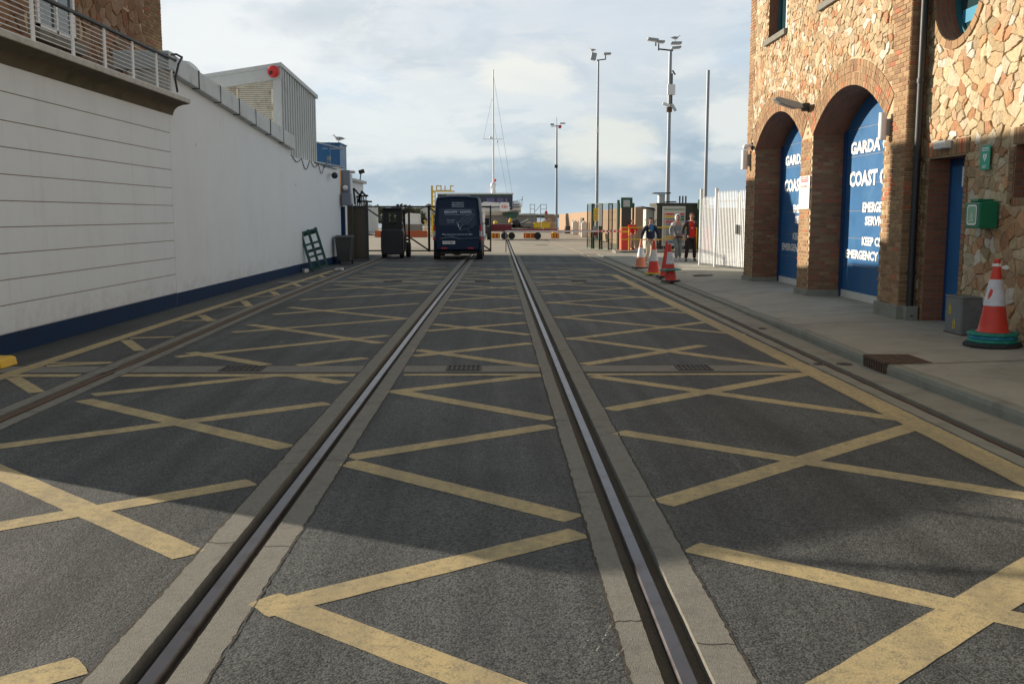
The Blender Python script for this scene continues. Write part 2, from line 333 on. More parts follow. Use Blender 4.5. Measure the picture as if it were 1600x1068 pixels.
# ------------------------------------------------------------------ mesh helpers
class MB:
    def __init__(s): s.v = []; s.f = []; s.m = []; s.c = []; s.uv = []
    def face(s, pts, mi=0, col=(1, 1, 1), uv=None):
        i = len(s.v); s.v += [tuple(p) for p in pts]; s.f.append(tuple(range(i, i + len(pts)))); s.m.append(mi); s.c.append(col); s.uv.append(uv)
    def raw(s, vs, fs, mi=0, col=(1, 1, 1)):
        i = len(s.v); s.v += [tuple(p) for p in vs]
        for f in fs: s.f.append(tuple(a + i for a in f)); s.m.append(mi); s.c.append(col); s.uv.append(None)
    def box(s, x0, x1, y0, y1, z0, z1, mi=0, col=(1, 1, 1), skip=''):
        vs = [(x0, y0, z0), (x1, y0, z0), (x1, y1, z0), (x0, y1, z0), (x0, y0, z1), (x1, y0, z1), (x1, y1, z1), (x0, y1, z1)]
        fs = {'b': (0, 3, 2, 1), 't': (4, 5, 6, 7), 's': (0, 1, 5, 4), 'e': (1, 2, 6, 5), 'n': (2, 3, 7, 6), 'w': (3, 0, 4, 7)}
        s.raw(vs, [f for k, f in fs.items() if k not in skip], mi, col)
        return s
    def obox(s, c, size, mtx=None, mi=0, col=(1, 1, 1)):
        a, b, d = size[0] / 2, size[1] / 2, size[2] / 2
        M = mtx or Matrix.Identity(3); c = Vector(c)
        vs = [c + M @ Vector(p) for p in ((-a, -b, -d), (a, -b, -d), (a, b, -d), (-a, b, -d), (-a, -b, d), (a, -b, d), (a, b, d), (-a, b, d))]
        s.raw(vs, [(0, 3, 2, 1), (4, 5, 6, 7), (0, 1, 5, 4), (1, 2, 6, 5), (2, 3, 7, 6), (3, 0, 4, 7)], mi, col)
        return s
    def bar(s, p0, p1, w, h=None, mi=0, col=(1, 1, 1)):
        p0 = Vector(p0); p1 = Vector(p1); d = p1 - p0; h = h or w
        up = Vector((0, 0, 1)) if abs(d.normalized().z) < 0.95 else Vector((0, 1, 0))
        a = d.normalized(); b = a.cross(up).normalized(); c = b.cross(a)
        M = Matrix((a, b, c)).transposed()
        return s.obox((p0 + p1) / 2, (d.length, w, h), M, mi, col)
    def cyl(s, p0, p1, r0, r1=None, n=12, mi=0, col=(1, 1, 1), cap=True):
        p0 = Vector(p0); p1 = Vector(p1); r1 = r0 if r1 is None else r1
        a = (p1 - p0).normalized(); up = Vector((0, 0, 1)) if abs(a.z) < 0.9 else Vector((1, 0, 0))
        b = a.cross(up).normalized(); c = a.cross(b)
        vs = []
        for p, r in ((p0, r0), (p1, r1)):
            for k in range(n):
                t = 2 * math.pi * k / n; vs.append(p + b * (r * math.cos(t)) + c * (r * math.sin(t)))
        fs = [(k, k + n, (k + 1) % n + n, (k + 1) % n) for k in range(n)]
        if cap: fs += [tuple(range(n)), tuple(range(2 * n - 1, n - 1, -1))]
        s.raw(vs, fs, mi, col); return s
    def tube(s, pts, r, n=8, mi=0):
        for a, b in zip(pts[:-1], pts[1:]):
            if (Vector(a) - Vector(b)).length > 1e-5: s.cyl(a, b, r, r, n, mi)
        return s
    def lathe(s, prof, c=(0, 0, 0), n=24, mi=0, ngon=None, mats=None):
        vs = []; c = Vector(c)
        for (r, z) in prof:
            for k in range(n):
                t = 2 * math.pi * (k + 0.5) / n; vs.append(c + Vector((r * math.cos(t), r * math.sin(t), z)))
        for j in range(len(prof) - 1):
            fs = [(j * n + k, j * n + (k + 1) % n, (j + 1) * n + (k + 1) % n, (j + 1) * n + k) for k in range(n)]
            i0 = len(s.v)
            if j == 0: s._base = i0; s.v += [tuple(p) for p in vs]
            for f in fs: s.f.append(tuple(a + s._base for a in f)); s.m.append(mats[j] if mats else mi); s.c.append((1, 1, 1)); s.uv.append(None)
        s.f.append(tuple(s._base + k for k in reversed(range(n)))); s.m.append(mats[0] if mats else mi); s.c.append((1, 1, 1)); s.uv.append(None)
        s.f.append(tuple(s._base + (len(prof) - 1) * n + k for k in range(n))); s.m.append(mats[-1] if mats else mi); s.c.append((1, 1, 1)); s.uv.append(None)
        return s
    def sphere(s, c, r, n=12, mi=0, sc=(1, 1, 1)):
        prof = [(max(1e-4, math.sin(math.pi * k / n)) * r, -math.cos(math.pi * k / n) * r) for k in range(n + 1)]
        st = len(s.v); s.lathe(prof, (0, 0, 0), 2 * n, mi)
        for i in range(st, len(s.v)):
            p = s.v[i]; s.v[i] = (p[0] * sc[0] + c[0], p[1] * sc[1] + c[1], p[2] * sc[2] + c[2])
        return s
    def prism(s, poly, a, b, axis='y', mi=0):
        """poly of 2D points extruded from a to b along axis"""
        def P(p, t):
            return {'x': (t, p[0], p[1]), 'y': (p[0], t, p[1]), 'z': (p[0], p[1], t)}[axis]
        n = len(poly); vs = [P(p, a) for p in poly] + [P(p, b) for p in poly]
        s.raw(vs, [tuple(range(n)), tuple(range(2 * n - 1, n - 1, -1))] + [(k, k + n, (k + 1) % n + n, (k + 1) % n) for k in range(n)], mi)
        return s
    def plate(s, outer, holes, pf, mi=0):
        """flat face with holes; pf maps (u,v) to 3D"""
        lists = [[Vector((p[0], p[1], 0)) for p in outer]] + [[Vector((p[0], p[1], 0)) for p in h] for h in holes]
        allp = [q for l in lists for q in l]
        s.raw([pf(q.x, q.y) for q in allp], [tuple(t) for t in tessellate_polygon(lists)], mi)
        return s
    def merge(s, o, M=None):
        i = len(s.v); s.v += [tuple(M @ Vector(p)) if M else p for p in o.v]
        s.f += [tuple(a + i for a in f) for f in o.f]; s.m += o.m; s.c += o.c; s.uv += o.uv
        return s
    def build(s, name, mats, parent=None, smooth=False, bevel=0.0, color=False, kind=None, origin=True, fixn=True, bseg=2):
        me = bpy.data.meshes.new(name)
        vs = s.v; off = Vector((0, 0, 0))
        if parent is not None:
            r = parent
            while r.parent: r = r.parent
            off = r.location.copy()
        elif origin and kind != 'structure':
            xs = [p[0] for p in vs]; ys = [p[1] for p in vs]; zs = [p[2] for p in vs]
            off = Vector(((min(xs) + max(xs)) / 2, (min(ys) + max(ys)) / 2, min(zs)))
        me.from_pydata([(p[0] - off.x, p[1] - off.y, p[2] - off.z) for p in vs], [], s.f)
        if not isinstance(mats, (list, tuple)): mats = [mats]
        for m in mats: me.materials.append(MATS[m] if isinstance(m, str) else m)
        me.polygons.foreach_set('material_index', s.m)
        if color:
            ca = me.color_attributes.new('Col', 'BYTE_COLOR', 'CORNER'); k = 0
            buf = []
            for p, c in zip(me.polygons, s.c): buf += [c[0], c[1], c[2], 1.0] * p.loop_total
            ca.data.foreach_set('color', buf)
        if any(q is not None for q in s.uv):
            ul = me.uv_layers.new(name='UVMap')
            for p, q in zip(me.polygons, s.uv):
                if q:
                    for li, t in zip(p.loop_indices, q): ul.data[li].uv = t
        if fixn:
            bm = bmesh.new(); bm.from_mesh(me); bmesh.ops.recalc_face_normals(bm, faces=bm.faces); bm.to_mesh(me); bm.free()
        me.update()
        o = bpy.data.objects.new(name, me); C.objects.link(o)
        if parent is not None: o.parent = parent
        else: o.location = off
        if kind: o['kind'] = kind
        if smooth:
            bm = bmesh.new(); bm.from_mesh(me); bmesh.ops.remove_doubles(bm, verts=bm.verts, dist=1e-5); bm.to_mesh(me); bm.free()
            for p in me.polygons: p.use_smooth = True
            me.set_sharp_from_angle(angle=R(38))
        if bevel:
            if not smooth:
                bm = bmesh.new(); bm.from_mesh(me); bmesh.ops.remove_doubles(bm, verts=bm.verts, dist=1e-5); bm.to_mesh(me); bm.free()
            b = o.modifiers.new('bevel', 'BEVEL'); b.width = bevel; b.segments = bseg; b.limit_method = 'ANGLE'; b.angle_limit = R(35)
        return o
def thing(name, label, cat, loc=(0, 0, 0), rz=0, group=None):
    o = bpy.data.objects.new(name, None); C.objects.link(o); o.empty_display_size = 0.3
    o.location = loc; o.rotation_euler = (0, 0, rz); o['label'] = label; o['category'] = cat
    if group: o['group'] = group
    return o
def tag(o, label, cat, group=None):
    o['label'] = label; o['category'] = cat
    if group: o['group'] = group
    return o
def dup(root, loc, rz, label):
    r = root.copy(); C.objects.link(r); r.location = loc; r.rotation_euler = (0, 0, rz); r['label'] = label
    def rec(a, b):
        for ch in list(a.children):
            c = ch.copy(); C.objects.link(c); c.parent = b; rec(ch, c)
    rec(root, r)
    return r
def struct(name, mb, m, **k): return mb.build(name, m, kind='structure', **k)

_fcache = {}
def text_mb(txt, w, h, org, ux, uy, depth=0.003, bold=0.02, mi=0):
    """letters as thin raised solids; org is the lower left corner, ux / uy unit vectors, fitted into w x h"""
    cu = bpy.data.curves.new('t', 'FONT'); cu.body = txt; cu.offset = bold; cu.extrude = 0.0; cu.size = 1.0; cu.resolution_u = 2
    ob = bpy.data.objects.new('t', cu); me = bpy.data.meshes.new_from_object(ob)
    xs = [v.co.x for v in me.vertices]; ys = [v.co.y for v in me.vertices]
    if not xs: return MB()
    x0, x1, y0, y1 = min(xs), max(xs), min(ys), max(ys)
    sx = w / (x1 - x0) if w else h / (y1 - y0); sy = h / (y1 - y0)
    if w is None: w = sx * (x1 - x0)
    ux = Vector(ux); uy = Vector(uy); n = ux.cross(uy).normalized(); org = Vector(org)
    m = MB(); P = [org + ux * ((v.co.x - x0) * sx) + uy * ((v.co.y - y0) * sy) + n * depth for v in me.vertices]
    m.raw(P, [tuple(p.vertices) for p in me.polygons], mi)
    bpy.data.objects.remove(ob); bpy.data.meshes.remove(me); bpy.data.curves.remove(cu)
    return m
def interp(tab, t):
    if t <= tab[0][0]: return tab[0][1]
    for (a, p), (b, q) in zip(tab[:-1], tab[1:]):
        if t <= b: return p + (q - p) * (t - a) / (b - a)
    return tab[-1][1]

# ================================================================== GROUND
RL = [(3, -4.42), (9, -4.57), (13, -4.67), (20, -4.87), (35, -5.03), (47, -5.1), (150, -5.3)]
R1 = [(2, -1.42), (12, -1.41), (18, -1.40), (39, -1.33), (60, -1.28), (150, -1.2)]
R2 = [(2, 0.765), (4, 0.755), (12, 0.72), (39, 0.627), (66, 0.59), (150, 0.50)]
RR = [(2, 4.08), (14, 4.09), (36, 4.17), (47, 3.95), (80, 3.30), (150, 2.0)]
KB = [(2, 4.85), (6, 4.72), (9, 4.60), (12, 4.50), (16, 4.56), (20, 4.66), (27, 4.68), (33, 4.60), (47, 4.6)]
ROAD_END = 47.0
def kerb_h(Y):
    return interp([(2, .12), (15.5, .12), (18.5, .055), (28, .05), (47, .04)], Y)
def pave_z(X, Y):
    k = kerb_h(Y); e = interp(KB, Y)
    zb = interp([(2, .175), (26, .175), (30, .13), (47, .08)], Y)
    t = max(0, min(1, (X - e) / (6.3 - e)))
    return k + (zb - k) * t
def rows(y0, y1, near=0.12):
    out = [y0]; s = near
    while out[-1] < y1:
        yy = out[-1]; out.append(yy + (near if yy < 9 else 0.25 if yy < 16 else 1.0 if yy < 50 else 10.0))
    out[-1] = y1
    return out
def strip(fa, fb, y0, y1, z, mb, jit=0.0, jk=(1, 1), za=None, zb=None, seed=0, near=0.12, side=0.0):
    ys = rows(y0, y1, near); L0 = []; R0 = []
    rnd = random.Random(seed)
    for Y in ys:
        ja = jb = 0
        if jit and Y < 20:
            def jn_(o): return jit * (.5 * mnoise.noise(Vector((Y * 1.3, seed + o, 0))) + .8 * mnoise.noise(Vector((Y * 8, seed + o, 3))) + .7 * mnoise.noise(Vector((Y * 23, seed + o, 5))) - 1.6 * max(0, mnoise.noise(Vector((Y * 4.1, seed + o, 9))) - .45) * (1 if o else -1))
            ja = jn_(0) * jk[0]; jb = jn_(9) * jk[1]
        L0.append((fa(Y) + ja, Y, z)); R0.append((fb(Y) + jb, Y, z))
    n = len(ys)
    vs = L0 + R0
    fs = [(k, n + k, n + k + 1, k + 1) for k in range(n - 1)]
    if side:
        vs += [(p[0], p[1], -side) for p in L0] + [(p[0], p[1], -side) for p in R0]
        fs += [(k, k + 1, 2 * n + k + 1, 2 * n + k) for k in range(n - 1)] + [(n + k + 1, n + k, 3 * n + k, 3 * n + k + 1) for k in range(n - 1)]
    mb.raw(vs, fs)
def fn(tab, d=0.0): return lambda Y: interp(tab, Y) + d
def cst(a): return lambda Y: a

# deep base under everything (bottom of the rail grooves) reaching to the horizon
g = MB(); g.raw([(-900, -60, -.35), (900, -60, -.35), (900, 170, -.35), (-900, 170, -.35)], [(0, 1, 2, 3)])
struct('ground', g, 'quay')
s_ = MB(); s_.raw([(-4000, 165, -1.6), (4000, 165, -1.6), (4000, 5500, -1.6), (-4000, 5500, -1.6)], [(0, 1, 2, 3)])
struct('sea', s_, 'sea')

road = MB()
Y0 = 1.0
strip(cst(-60), cst(-6.2), -40, 12.2, -0.002, road)
strip(cst(-6.3), fn(RL, -.215), Y0, ROAD_END, 0, road, side=.3)
strip(fn(RL, .20), fn(R1, -.24), Y0, ROAD_END, 0, road, side=.3)
strip(fn(R1, .22), fn(R2, -.22), Y0, ROAD_END, 0, road, side=.3)
strip(fn(R2, .25), fn(RR, -.20), Y0, ROAD_END, 0, road, side=.3)
strip(cst(-6.3), cst(12), -40, Y0, 0, road, side=.3)
strip(cst(-12), cst(-6.2), 12, 60, -0.004, road)
struct('road', road, 'asphalt')

conc = MB()
for k, (T, a0, a1, b0, b1) in enumerate(((RL, -.23, -.085, .085, .215), (R1, -.255, -.10, .085, .235), (R2, -.235, -.105, .10, .265))):
    strip(fn(T, a0), fn(T, a1), Y0, ROAD_END, .002, conc, jit=.014, seed=k * 7 + 1, side=.3, near=.04, jk=(1, .22))
    strip(fn(T, b0), fn(T, b1), Y0, ROAD_END, .002, conc, jit=.014, seed=k * 7 + 2, side=.3, near=.04, jk=(.22, 1))
struct('rail_bed', conc, 'concrete')
# cracks along and across the concrete beds
ck = MB()
for k, (T, a0, a1, b0, b1) in enumerate(((RL, -.23, -.085, .085, .215), (R1, -.255, -.10, .085, .235), (R2, -.235, -.105, .10, .265))):
    for off, sd in ((a0, 1), (b1, 2)):
        strip(fn(T, off - (.010 if off < 0 else -.002)), fn(T, off + (.004 if off < 0 else .012)), Y0, 24, .0026, ck, jit=.013, seed=k * 7 + (sd if off < 0 else 2) + (0 if off < 0 else 0), near=.04)
    rc = random.Random(k + 50); Y = 2.2 + k
    while Y < 30:
        for a, b in ((a0, a1), (b0, b1)):
            yy = Y + rc.uniform(-.15, .15); c = interp(T, yy); n_ = 5; pts = []
            for q in range(n_ + 1): pts.append((c + a + (b - a) * q / n_, yy + rc.uniform(-.012, .012)))
            for p, q in zip(pts[:-1], pts[1:]): ck.raw([(p[0], p[1], .0030), (q[0], q[1], .0030), (q[0], q[1] + .010, .0030), (p[0], p[1] + .010, .0030)], [(0, 1, 2, 3)])
        Y += rc.choice((1.8, 2.3, 2.9))
struct('bed_cracks', ck, 'grime')
bot = MB()
for T in (RL, R1, R2): strip(fn(T, -.14), fn(T, .14), Y0, 150, -.075, bot, near=.5)
strip(fn(RR, -.09), fn(RR, .09), Y0, 150, -.07, bot, near=.5)
struct('groove_floor', bot, 'grime')
sl = MB()
strip(fn(R1, .035), fn(R1, .088), Y0, 150, -.045, sl, near=.2, jit=.006)
strip(fn(R2, -.108), fn(R2, -.034), Y0, 150, -.04, sl, near=.2, jit=.006, seed=3)
strip(fn(R2, .034), fn(R2, .104), Y0, 150, -.052, sl, near=.2, jit=.006, seed=5)
struct('groove_silt', sl, 'soil')
for T, w in ((R1, .037), (R2, .037), (RL, .032), (RR, .018)):
    r = MB()
    ys = [Y0] + [y for y in range(2, 48)] + [60, 90, 150]
    prof = [(-w, -.3), (-w, -.012), (-w + .007, -.003), (w - .007, -.003), (w, -.012), (w, -.3)]
    vs = [(interp(T, Y) + p[0], Y, p[1]) for Y in ys for p in prof]; n = len(prof)
    r.raw(vs, [(j * n + k, j * n + k + 1, (j + 1) * n + k + 1, (j + 1) * n + k) for j in range(len(ys) - 1) for k in range(n - 1)])
    struct('rail', r, 'rail_steel' if T in (R1, R2) else 'rust', smooth=True)
# right side: brown strip, groove, gutter
st = MB(); strip(fn(RR, -.21), fn(RR, -.065), Y0, ROAD_END, .004, st, jit=.01, seed=30, side=.3); struct('edge_strip', st, 'gutter')
gt = MB(); strip(fn(RR, .07), fn(KB, .02), Y0, ROAD_END, .003, gt, jit=.008, seed=31, side=.3)
struct('gutter', gt, 'gutter')
# pavement with a sloping surface
pv = MB(); ys = [y * 0.5 - 2 for y in range(0, 99)]; ys[-1] = ROAD_END; xs = [0, .13, .14, .5, 1, 1.5, 1.8, 3, 6, 9]
n = len(xs)
vs = []
for Y in ys:
    e = interp(KB, Y)
    for q in xs: vs.append((e + q, Y, pave_z(e + q, Y)))
fs = [(j * n + k, j * n + k + 1, (j + 1) * n + k + 1, (j + 1) * n + k) for j in range(len(ys) - 1) for k in range(2, n - 1)]
pv.raw(vs, fs)
struct('pavement', pv, 'pavement')
kb = MB(); kk = [(0.012, -.1), (0.012, .0), (.006, .6), (.02, .93), (.04, 1.0), (.135, 1.01)]
ky = [-2 + .25 * i for i in range(197)]
vs = []
for Y in ky:
    e = interp(KB, Y) + .006 * mnoise.noise(Vector((Y * 1.7, 5, 0))); h = kerb_h(Y)
    for a, b in kk: vs.append((e + a + .004 * mnoise.noise(Vector((Y * 6, b * 3, 1))), Y, h * b + (.003 if b > .9 else 0)))
n = len(kk)
kb.raw(vs, [(j * n + k, j * n + k + 1, (j + 1) * n + k + 1, (j + 1) * n + k) for j in range(len(ky) - 1) for k in range(n - 1)])
struct('kerb', kb, 'kerb')
# joints across the pavement (thin dark gaps, pale lips)
jn = MB(); jl = MB()
for Y, x1 in ((7.6, 7), (11.35, 6.7), (15.55, 6.4), (19.3, 6.4), (23.1, 6.4), (26.9, 6.5), (31, 7), (35, 8), (39, 9)):
    e = interp(KB, Y)
    for a in range(10):
        xa = e + .02 + (x1 - e) * a / 10; xb = e + .02 + (x1 - e) * (a + 1) / 10
        for q, w, mb_ in ((0, .011, jn), (.035, .014, jl)):
            za, zb = pave_z(xa, Y) + .004, pave_z(xb, Y) + .004
            mb_.raw([(xa, Y + q, za), (xb, Y + q, zb), (xb, Y + q + w, zb), (xa, Y + q + w, za)], [(0, 1, 2, 3)])
struct('pavement_joint', jn, 'grime'); struct('pavement_joint', jl, 'kerb')
# quay beyond the road, with the rail slots left open
qy = MB()
strip(cst(-80), cst(-14), 20, 150, -.01, qy, near=5)
strip(cst(-14.1), cst(-5.0), ROAD_END, 150, .0, qy, near=5, side=.3)
strip(cst(-5.0), fn(R1, -.12), ROAD_END, 150, .0, qy, near=5, side=.3)
strip(fn(R1, .12), fn(R2, -.12), ROAD_END, 150, .0, qy, near=5, side=.3)
strip(fn(R2, .12), fn(RR, -.06), ROAD_END, 150, .0, qy, near=5, side=.3)
strip(fn(RR, .08), cst(40), ROAD_END, 150, .0, qy, near=5, side=.3)
struct('quay', qy, 'quay')
# concrete cross strips: threshold and drain channels
cs = MB()
def cross(y0, y1, z, mb, x0=-6.2, x1=3.86, skew=0.0):
    gaps = [(interp(RL, y0) - .05, interp(RL, y0) + .055), (interp(R1, y0) - .095, interp(R1, y0) + .08), (interp(R2, y0) - .1, interp(R2, y0) + .095)]
    xs = [x0] + [q for g_ in gaps for q in g_] + [x1]
    for a, b in zip(xs[::2], xs[1::2]):
        mb.raw([(a, y0 - skew * a, z), (b, y0 - skew * b, z), (b, y1 - skew * b, z), (a, y1 - skew * a, z)], [(0, 1, 2, 3)])
cross(11.68, 12.18, .0010, cs); cross(27.6, 28.2, .0010, cs); cross(38.6, 39.0, .0010, cs); cross(46.3, 48.0, .0010, cs, x1=4.6)
struct('drain_channel', cs, 'concrete')
dk = MB()
for y0, y1 in ((11.63, 11.675), (12.185, 12.215)): cross(y0, y1, .0017, dk)
struct('channel_joint', dk, 'grime')

# ---- yellow box markings
W = .195
mk = MB(); MZ = [.0022]
def band(x0, y0, x1, y1, w=W, ext=0.0):
    a = Vector((x0, y0, 0)); b = Vector((x1, y1, 0)); d = (b - a); ln = d.length; d.normalize(); nrm = Vector((-d.y, d.x, 0))
    MZ[0] += .000012; z = MZ[0]
    n = max(2, int(ln / .12)); LL = []; RR_ = []
    sd = random.random() * 50
    for i in range(n + 1):
        p = a + d * (ln * i / n)
        ww = w / 2 * (1 + .05 * mnoise.noise(Vector((i * .7, sd, 0))))
        e = .004 * mnoise.noise(Vector((i * 1.9, sd, 5)))
        LL.append(p + nrm * (ww + e)); RR_.append(p - nrm * (ww - e))
    c0 = (LL[0] + RR_[0]) / 2 - d * w * .05; c1 = (LL[-1] + RR_[-1]) / 2 + d * w * .05
    vs = [(p.x, p.y, z) for p in LL + RR_] + [(c0.x + nrm.x * w * .2, c0.y + nrm.y * w * .2, z), (c0.x - nrm.x * w * .3, c0.y - nrm.y * w * .3, z), (c1.x + nrm.x * w * .3, c1.y + nrm.y * w * .3, z), (c1.x - nrm.x * w * .2, c1.y - nrm.y * w * .2, z)]
    m = n + 1
    fs = [(k, m + k, m + k + 1, k + 1) for k in range(n)] + [(2 * m, 2 * m + 1, m, 0), (n, m + n, 2 * m + 3, 2 * m + 2)]
    mk.raw(vs, fs)
meas = [(1.05, 6.23, 3.676, 8.578), (1.02, 8.349, 3.62, 6.25), (1.08, 5.37, 3.62, 3.38), (0.95, 3.33, 3.65, 5.72), (1.05, 9.35, 3.60, 11.48),
        (1.08, 11.33, 3.674, 8.855), (1.05, 12.25, 2.9, 14.05), (1.05, 14.95, 3.62, 11.9), (1.02, 14.775, 3.62, 17.2), (1.02, 17.94, 3.6, 19.9), (1.02, 18.1, 3.8, 15.35),
        (1.0, 21.0, 3.6, 22.8), (1.0, 21.2, 3.6, 18.75),
        (-1.13, 4.50, .46, 5.63), (-1.15, 4.64, .40, 3.38), (-1.15, 7.32, .45, 5.91), (-1.15, 7.48, .44, 8.60), (-1.14, 10.40, .46, 8.91), (-1.12, 10.34, .46, 11.42),
        (-1.14, 13.02, .44, 14.32), (-1.16, 13.62, .45, 12.08), (-1.18, 15.90, .44, 17.1), (-1.14, 16.9, .45, 15.36), (-1.17, 18.71, .42, 20.0), (-1.12, 20.0, .42, 18.7),
        (-4.20, 9.90, -1.72, 7.81), (-4.22, 7.74, -1.72, 9.70), (-3.95, 7.36, -1.71, 5.28), (-4.2, 4.87, -1.74, 6.77), (-4.2, 1.95, -1.74, 3.93), (-3.2, 3.9, -1.74, 2.6),
        (-4.25, 15.75, -1.74, 17.78), (-4.24, 16.84, -1.74, 14.36), (-4.25, 12.98, -1.74, 15.29), (-4.25, 18.62, -1.73, 20.9), (-4.25, 20.05, -1.68, 17.78), (-4.22, 10.2, -2.6, 11.45), (-4.2, 13.4, -2.9, 12.25),
        (-2.5, 12.2, -1.76, 12.85), (-2.45, 11.45, -1.75, 10.9)]
for q in meas: band(*q, w=.25 if q[1] == 3.33 else W)
def lane(x0, x1, y0, y1):
    for f, sl_, off in ((1, .83, 22.6), (-1, -.93, 22.5)):
        k = 0
        while True:
            c = off + 2.9 * k; k += 1
            ya, yb = c + sl_ * x0, c + sl_ * x1
            if min(ya, yb) > y1 - .5: break
            if max(ya, yb) < y0: continue
            # clip
            def cl(xa, ya_, xb, yb_):
                if yb_ > y1: t = (y1 - ya_) / (yb_ - ya_); return xa + (xb - xa) * t, y1
                return xb, yb_
            A = (x0, ya); B = (x1, yb)
            B2 = cl(*A, *B); A2 = cl(*B, *A)
            band(A2[0], A2[1], B2[0], B2[1])
lane(1.0, 3.6, 22.2, 27.4); lane(-1.15, .42, 22.2, 27.4); lane(-4.4, -1.7, 21.5, 27.4)
lane(1.0, 3.5, 28.6, 35.5); lane(-1.1, .42, 28.6, 35.5); lane(-4.5, -1.65, 28.6, 35.5)
# zigzags between the left rail and the left border
for y_, dy_ in ((12.2, .25), (15.0, .15), (17.45, .25), (20.0, .3), (22.6, .3), (25.2, .3), (29.0, .3), (31.5, .3)):
    band(-5.60, y_, interp(RL, y_) - .27, y_ + dy_, .14)
for ya, yb in ((11.3, 10.35), (14.75, 13.6), (18.5, 17.4), (21.6, 20.35), (24.3, 23.1), (27.0, 25.9), (30.8, 29.7), (8.6, 7.7)):
    band(-5.58, ya, interp(RL, yb) - .27, yb, .16)
# borders
def border(tab, y0, y1, w):
    Y = y0
    while Y < y1 - .01:
        e = min(y1, Y + 2.0); band(interp(tab, Y), Y - .03, interp(tab, e), e + .03, w); Y = e
border([(3, 3.72), (9, 3.72), (14, 3.70), (31, 3.55)], 2.5, 11.4, .26); border([(3, 3.72), (9, 3.72), (14, 3.70), (31, 3.55)], 11.4, 31, .25)
border([(9, -5.72), (14, -5.76), (20, -5.78), (31, -5.62)], 8.5, 33.5, .19)
for y0 in (11.45,):
    band(-5.7, y0, interp(RL, y0) - .27, y0); band(interp(RL, y0) + .25, y0, -1.7, y0 - .02); band(-1.12, y0, .47, y0, .13); band(1.02, y0, 3.68, y0 + .02, .13)
band(-5.7, 12.42, interp(RL, 12) - .27, 12.5, .1)
struct('road_markings', mk, 'road_paint')
# pale scuffs and tar seams on the asphalt
sc = MB()
def scuff(x0, y0, x1, y1, w):
    sc.raw([(x0, y0, .0012), (x0 + w, y0, .0085), (x1 + w * .6, y1, .0012), (x1, y1, .0012)], [(0, 1, 2, 3)])
MATS['scuff'] = None; del MATS['scuff']
mat('scuff', (0.5, 0.5, 0.46), 0.9, var=0.4, scale=60)
scn = MATS['scuff'].node_tree; pb = scn.nodes['Principled BSDF']
tcn = N(scn, 'ShaderNodeTexCoord'); nn = N(scn, 'ShaderNodeTexNoise', inp={'Scale': 45.0, 'Detail': 6.0, 'Roughness': 0.8}); L(scn, tcn.outputs['Object'], nn.inputs[0])
L(scn, M_(scn, 'MULTIPLY', SM(scn, nn.outputs[0], 0.5, 0.66), 0.7), pb.inputs['Alpha'])
for q in ((.40, 4.02, .60, 4.62, .012), (.33, 4.0, .52, 4.55, .008), (.44, 3.9, .63, 4.3, .02), (.36, 4.3, .5, 4.66, .01), (1.75, 7.0, 1.78, 7.7, .05), (1.95, 7.0, 1.96, 7.5, .04), (-2.9, 7.1, -2.6, 7.4, .12), (1.5, 5.6, 1.9, 6.3, .02)):
    scuff(*q)
struct('scuff_marks', sc, 'scuff')

# ---- drain grates
def grate(loc, w, d, label, nbar=7):
    t = thing('drain_grate', label, 'drain grate', loc, 0, 'cast iron grates in the drain channels')
    X, Y, Z = loc
    p = MB(); p.raw([(X - w / 2, Y - d / 2, Z + .001), (X + w / 2, Y - d / 2, Z + .001), (X + w / 2, Y + d / 2, Z + .001), (X - w / 2, Y + d / 2, Z + .001)], [(0, 1, 2, 3)]); p.build('painted_pit', 'black', t, fixn=False)  # flat black sheet stands in for the shaded hole below the bars
    f = MB(); b = .022
    f.box(X - w / 2, X + w / 2, Y - d / 2, Y - d / 2 + b, Z, Z + .012); f.box(X - w / 2, X + w / 2, Y + d / 2 - b, Y + d / 2, Z, Z + .012)
    for k in range(nbar + 1):
        xx = X - w / 2 + (w - b) * k / nbar; f.box(xx, xx + b, Y - d / 2 + b, Y + d / 2 - b, Z, Z + .010)
    for q in (.33, .66): f.box(X - w / 2, X + w / 2, Y - d / 2 + d * q - .006, Y - d / 2 + d * q + .006, Z, Z + .0085)
    f.build('bars', 'cast_iron', t)
    return t
grate((-3.12, 11.93, .0025), .5, .36, 'dark iron grate in the near concrete drain strip, left of the left track rail')
grate((-.44, 11.93, .0025), .42, .36, 'dark iron grate in the near concrete drain strip between the two middle rails')
grate((2.36, 11.93, .0025), .42, .36, 'dark iron grate in the near concrete drain strip, right of the right middle rail')
grate((-3.0, 27.9, .0025), .5, .4, 'small far drain grate across the road, left of the van track', 6)
grate((-.5, 27.9, .0025), .42, .4, 'small far drain grate between the middle rails', 6)
grate((2.22, 27.9, .0025), .42, .4, 'small far drain grate right of the middle rails', 6)
# manholes / iron caps
def cap(loc, r, label, sq=False):
    X, Y = loc[0], loc[1]; Z = loc[2]
    p = MB(); p.cyl((X, Y, Z), (X, Y, Z + .008), r, r, 20)
    for k in range(5): p.box(X - r * .6, X + r * .6, Y - r * .6 + k * r * .3, Y - r * .6 + k * r * .3 + r * .08, Z + .004, Z + .0105)
    tag(p.build('manhole_cover', 'cast_iron'), label, 'manhole cover')
cap((4.30, 12.2, .005), .1, 'small round iron cap in the gutter beside the kerb drain')
cap((3.98, 12.2, .006), .07, 'small rusty cap between yellow border and edge groove')
cap((5.98, 28.5, pave_z(5.98, 28.5)), .42, 'wide round manhole cover in the pavement near the arches')
cap((4.3, 16.1, .005), .07, 'tiny iron cap in the gutter farther up the kerb')
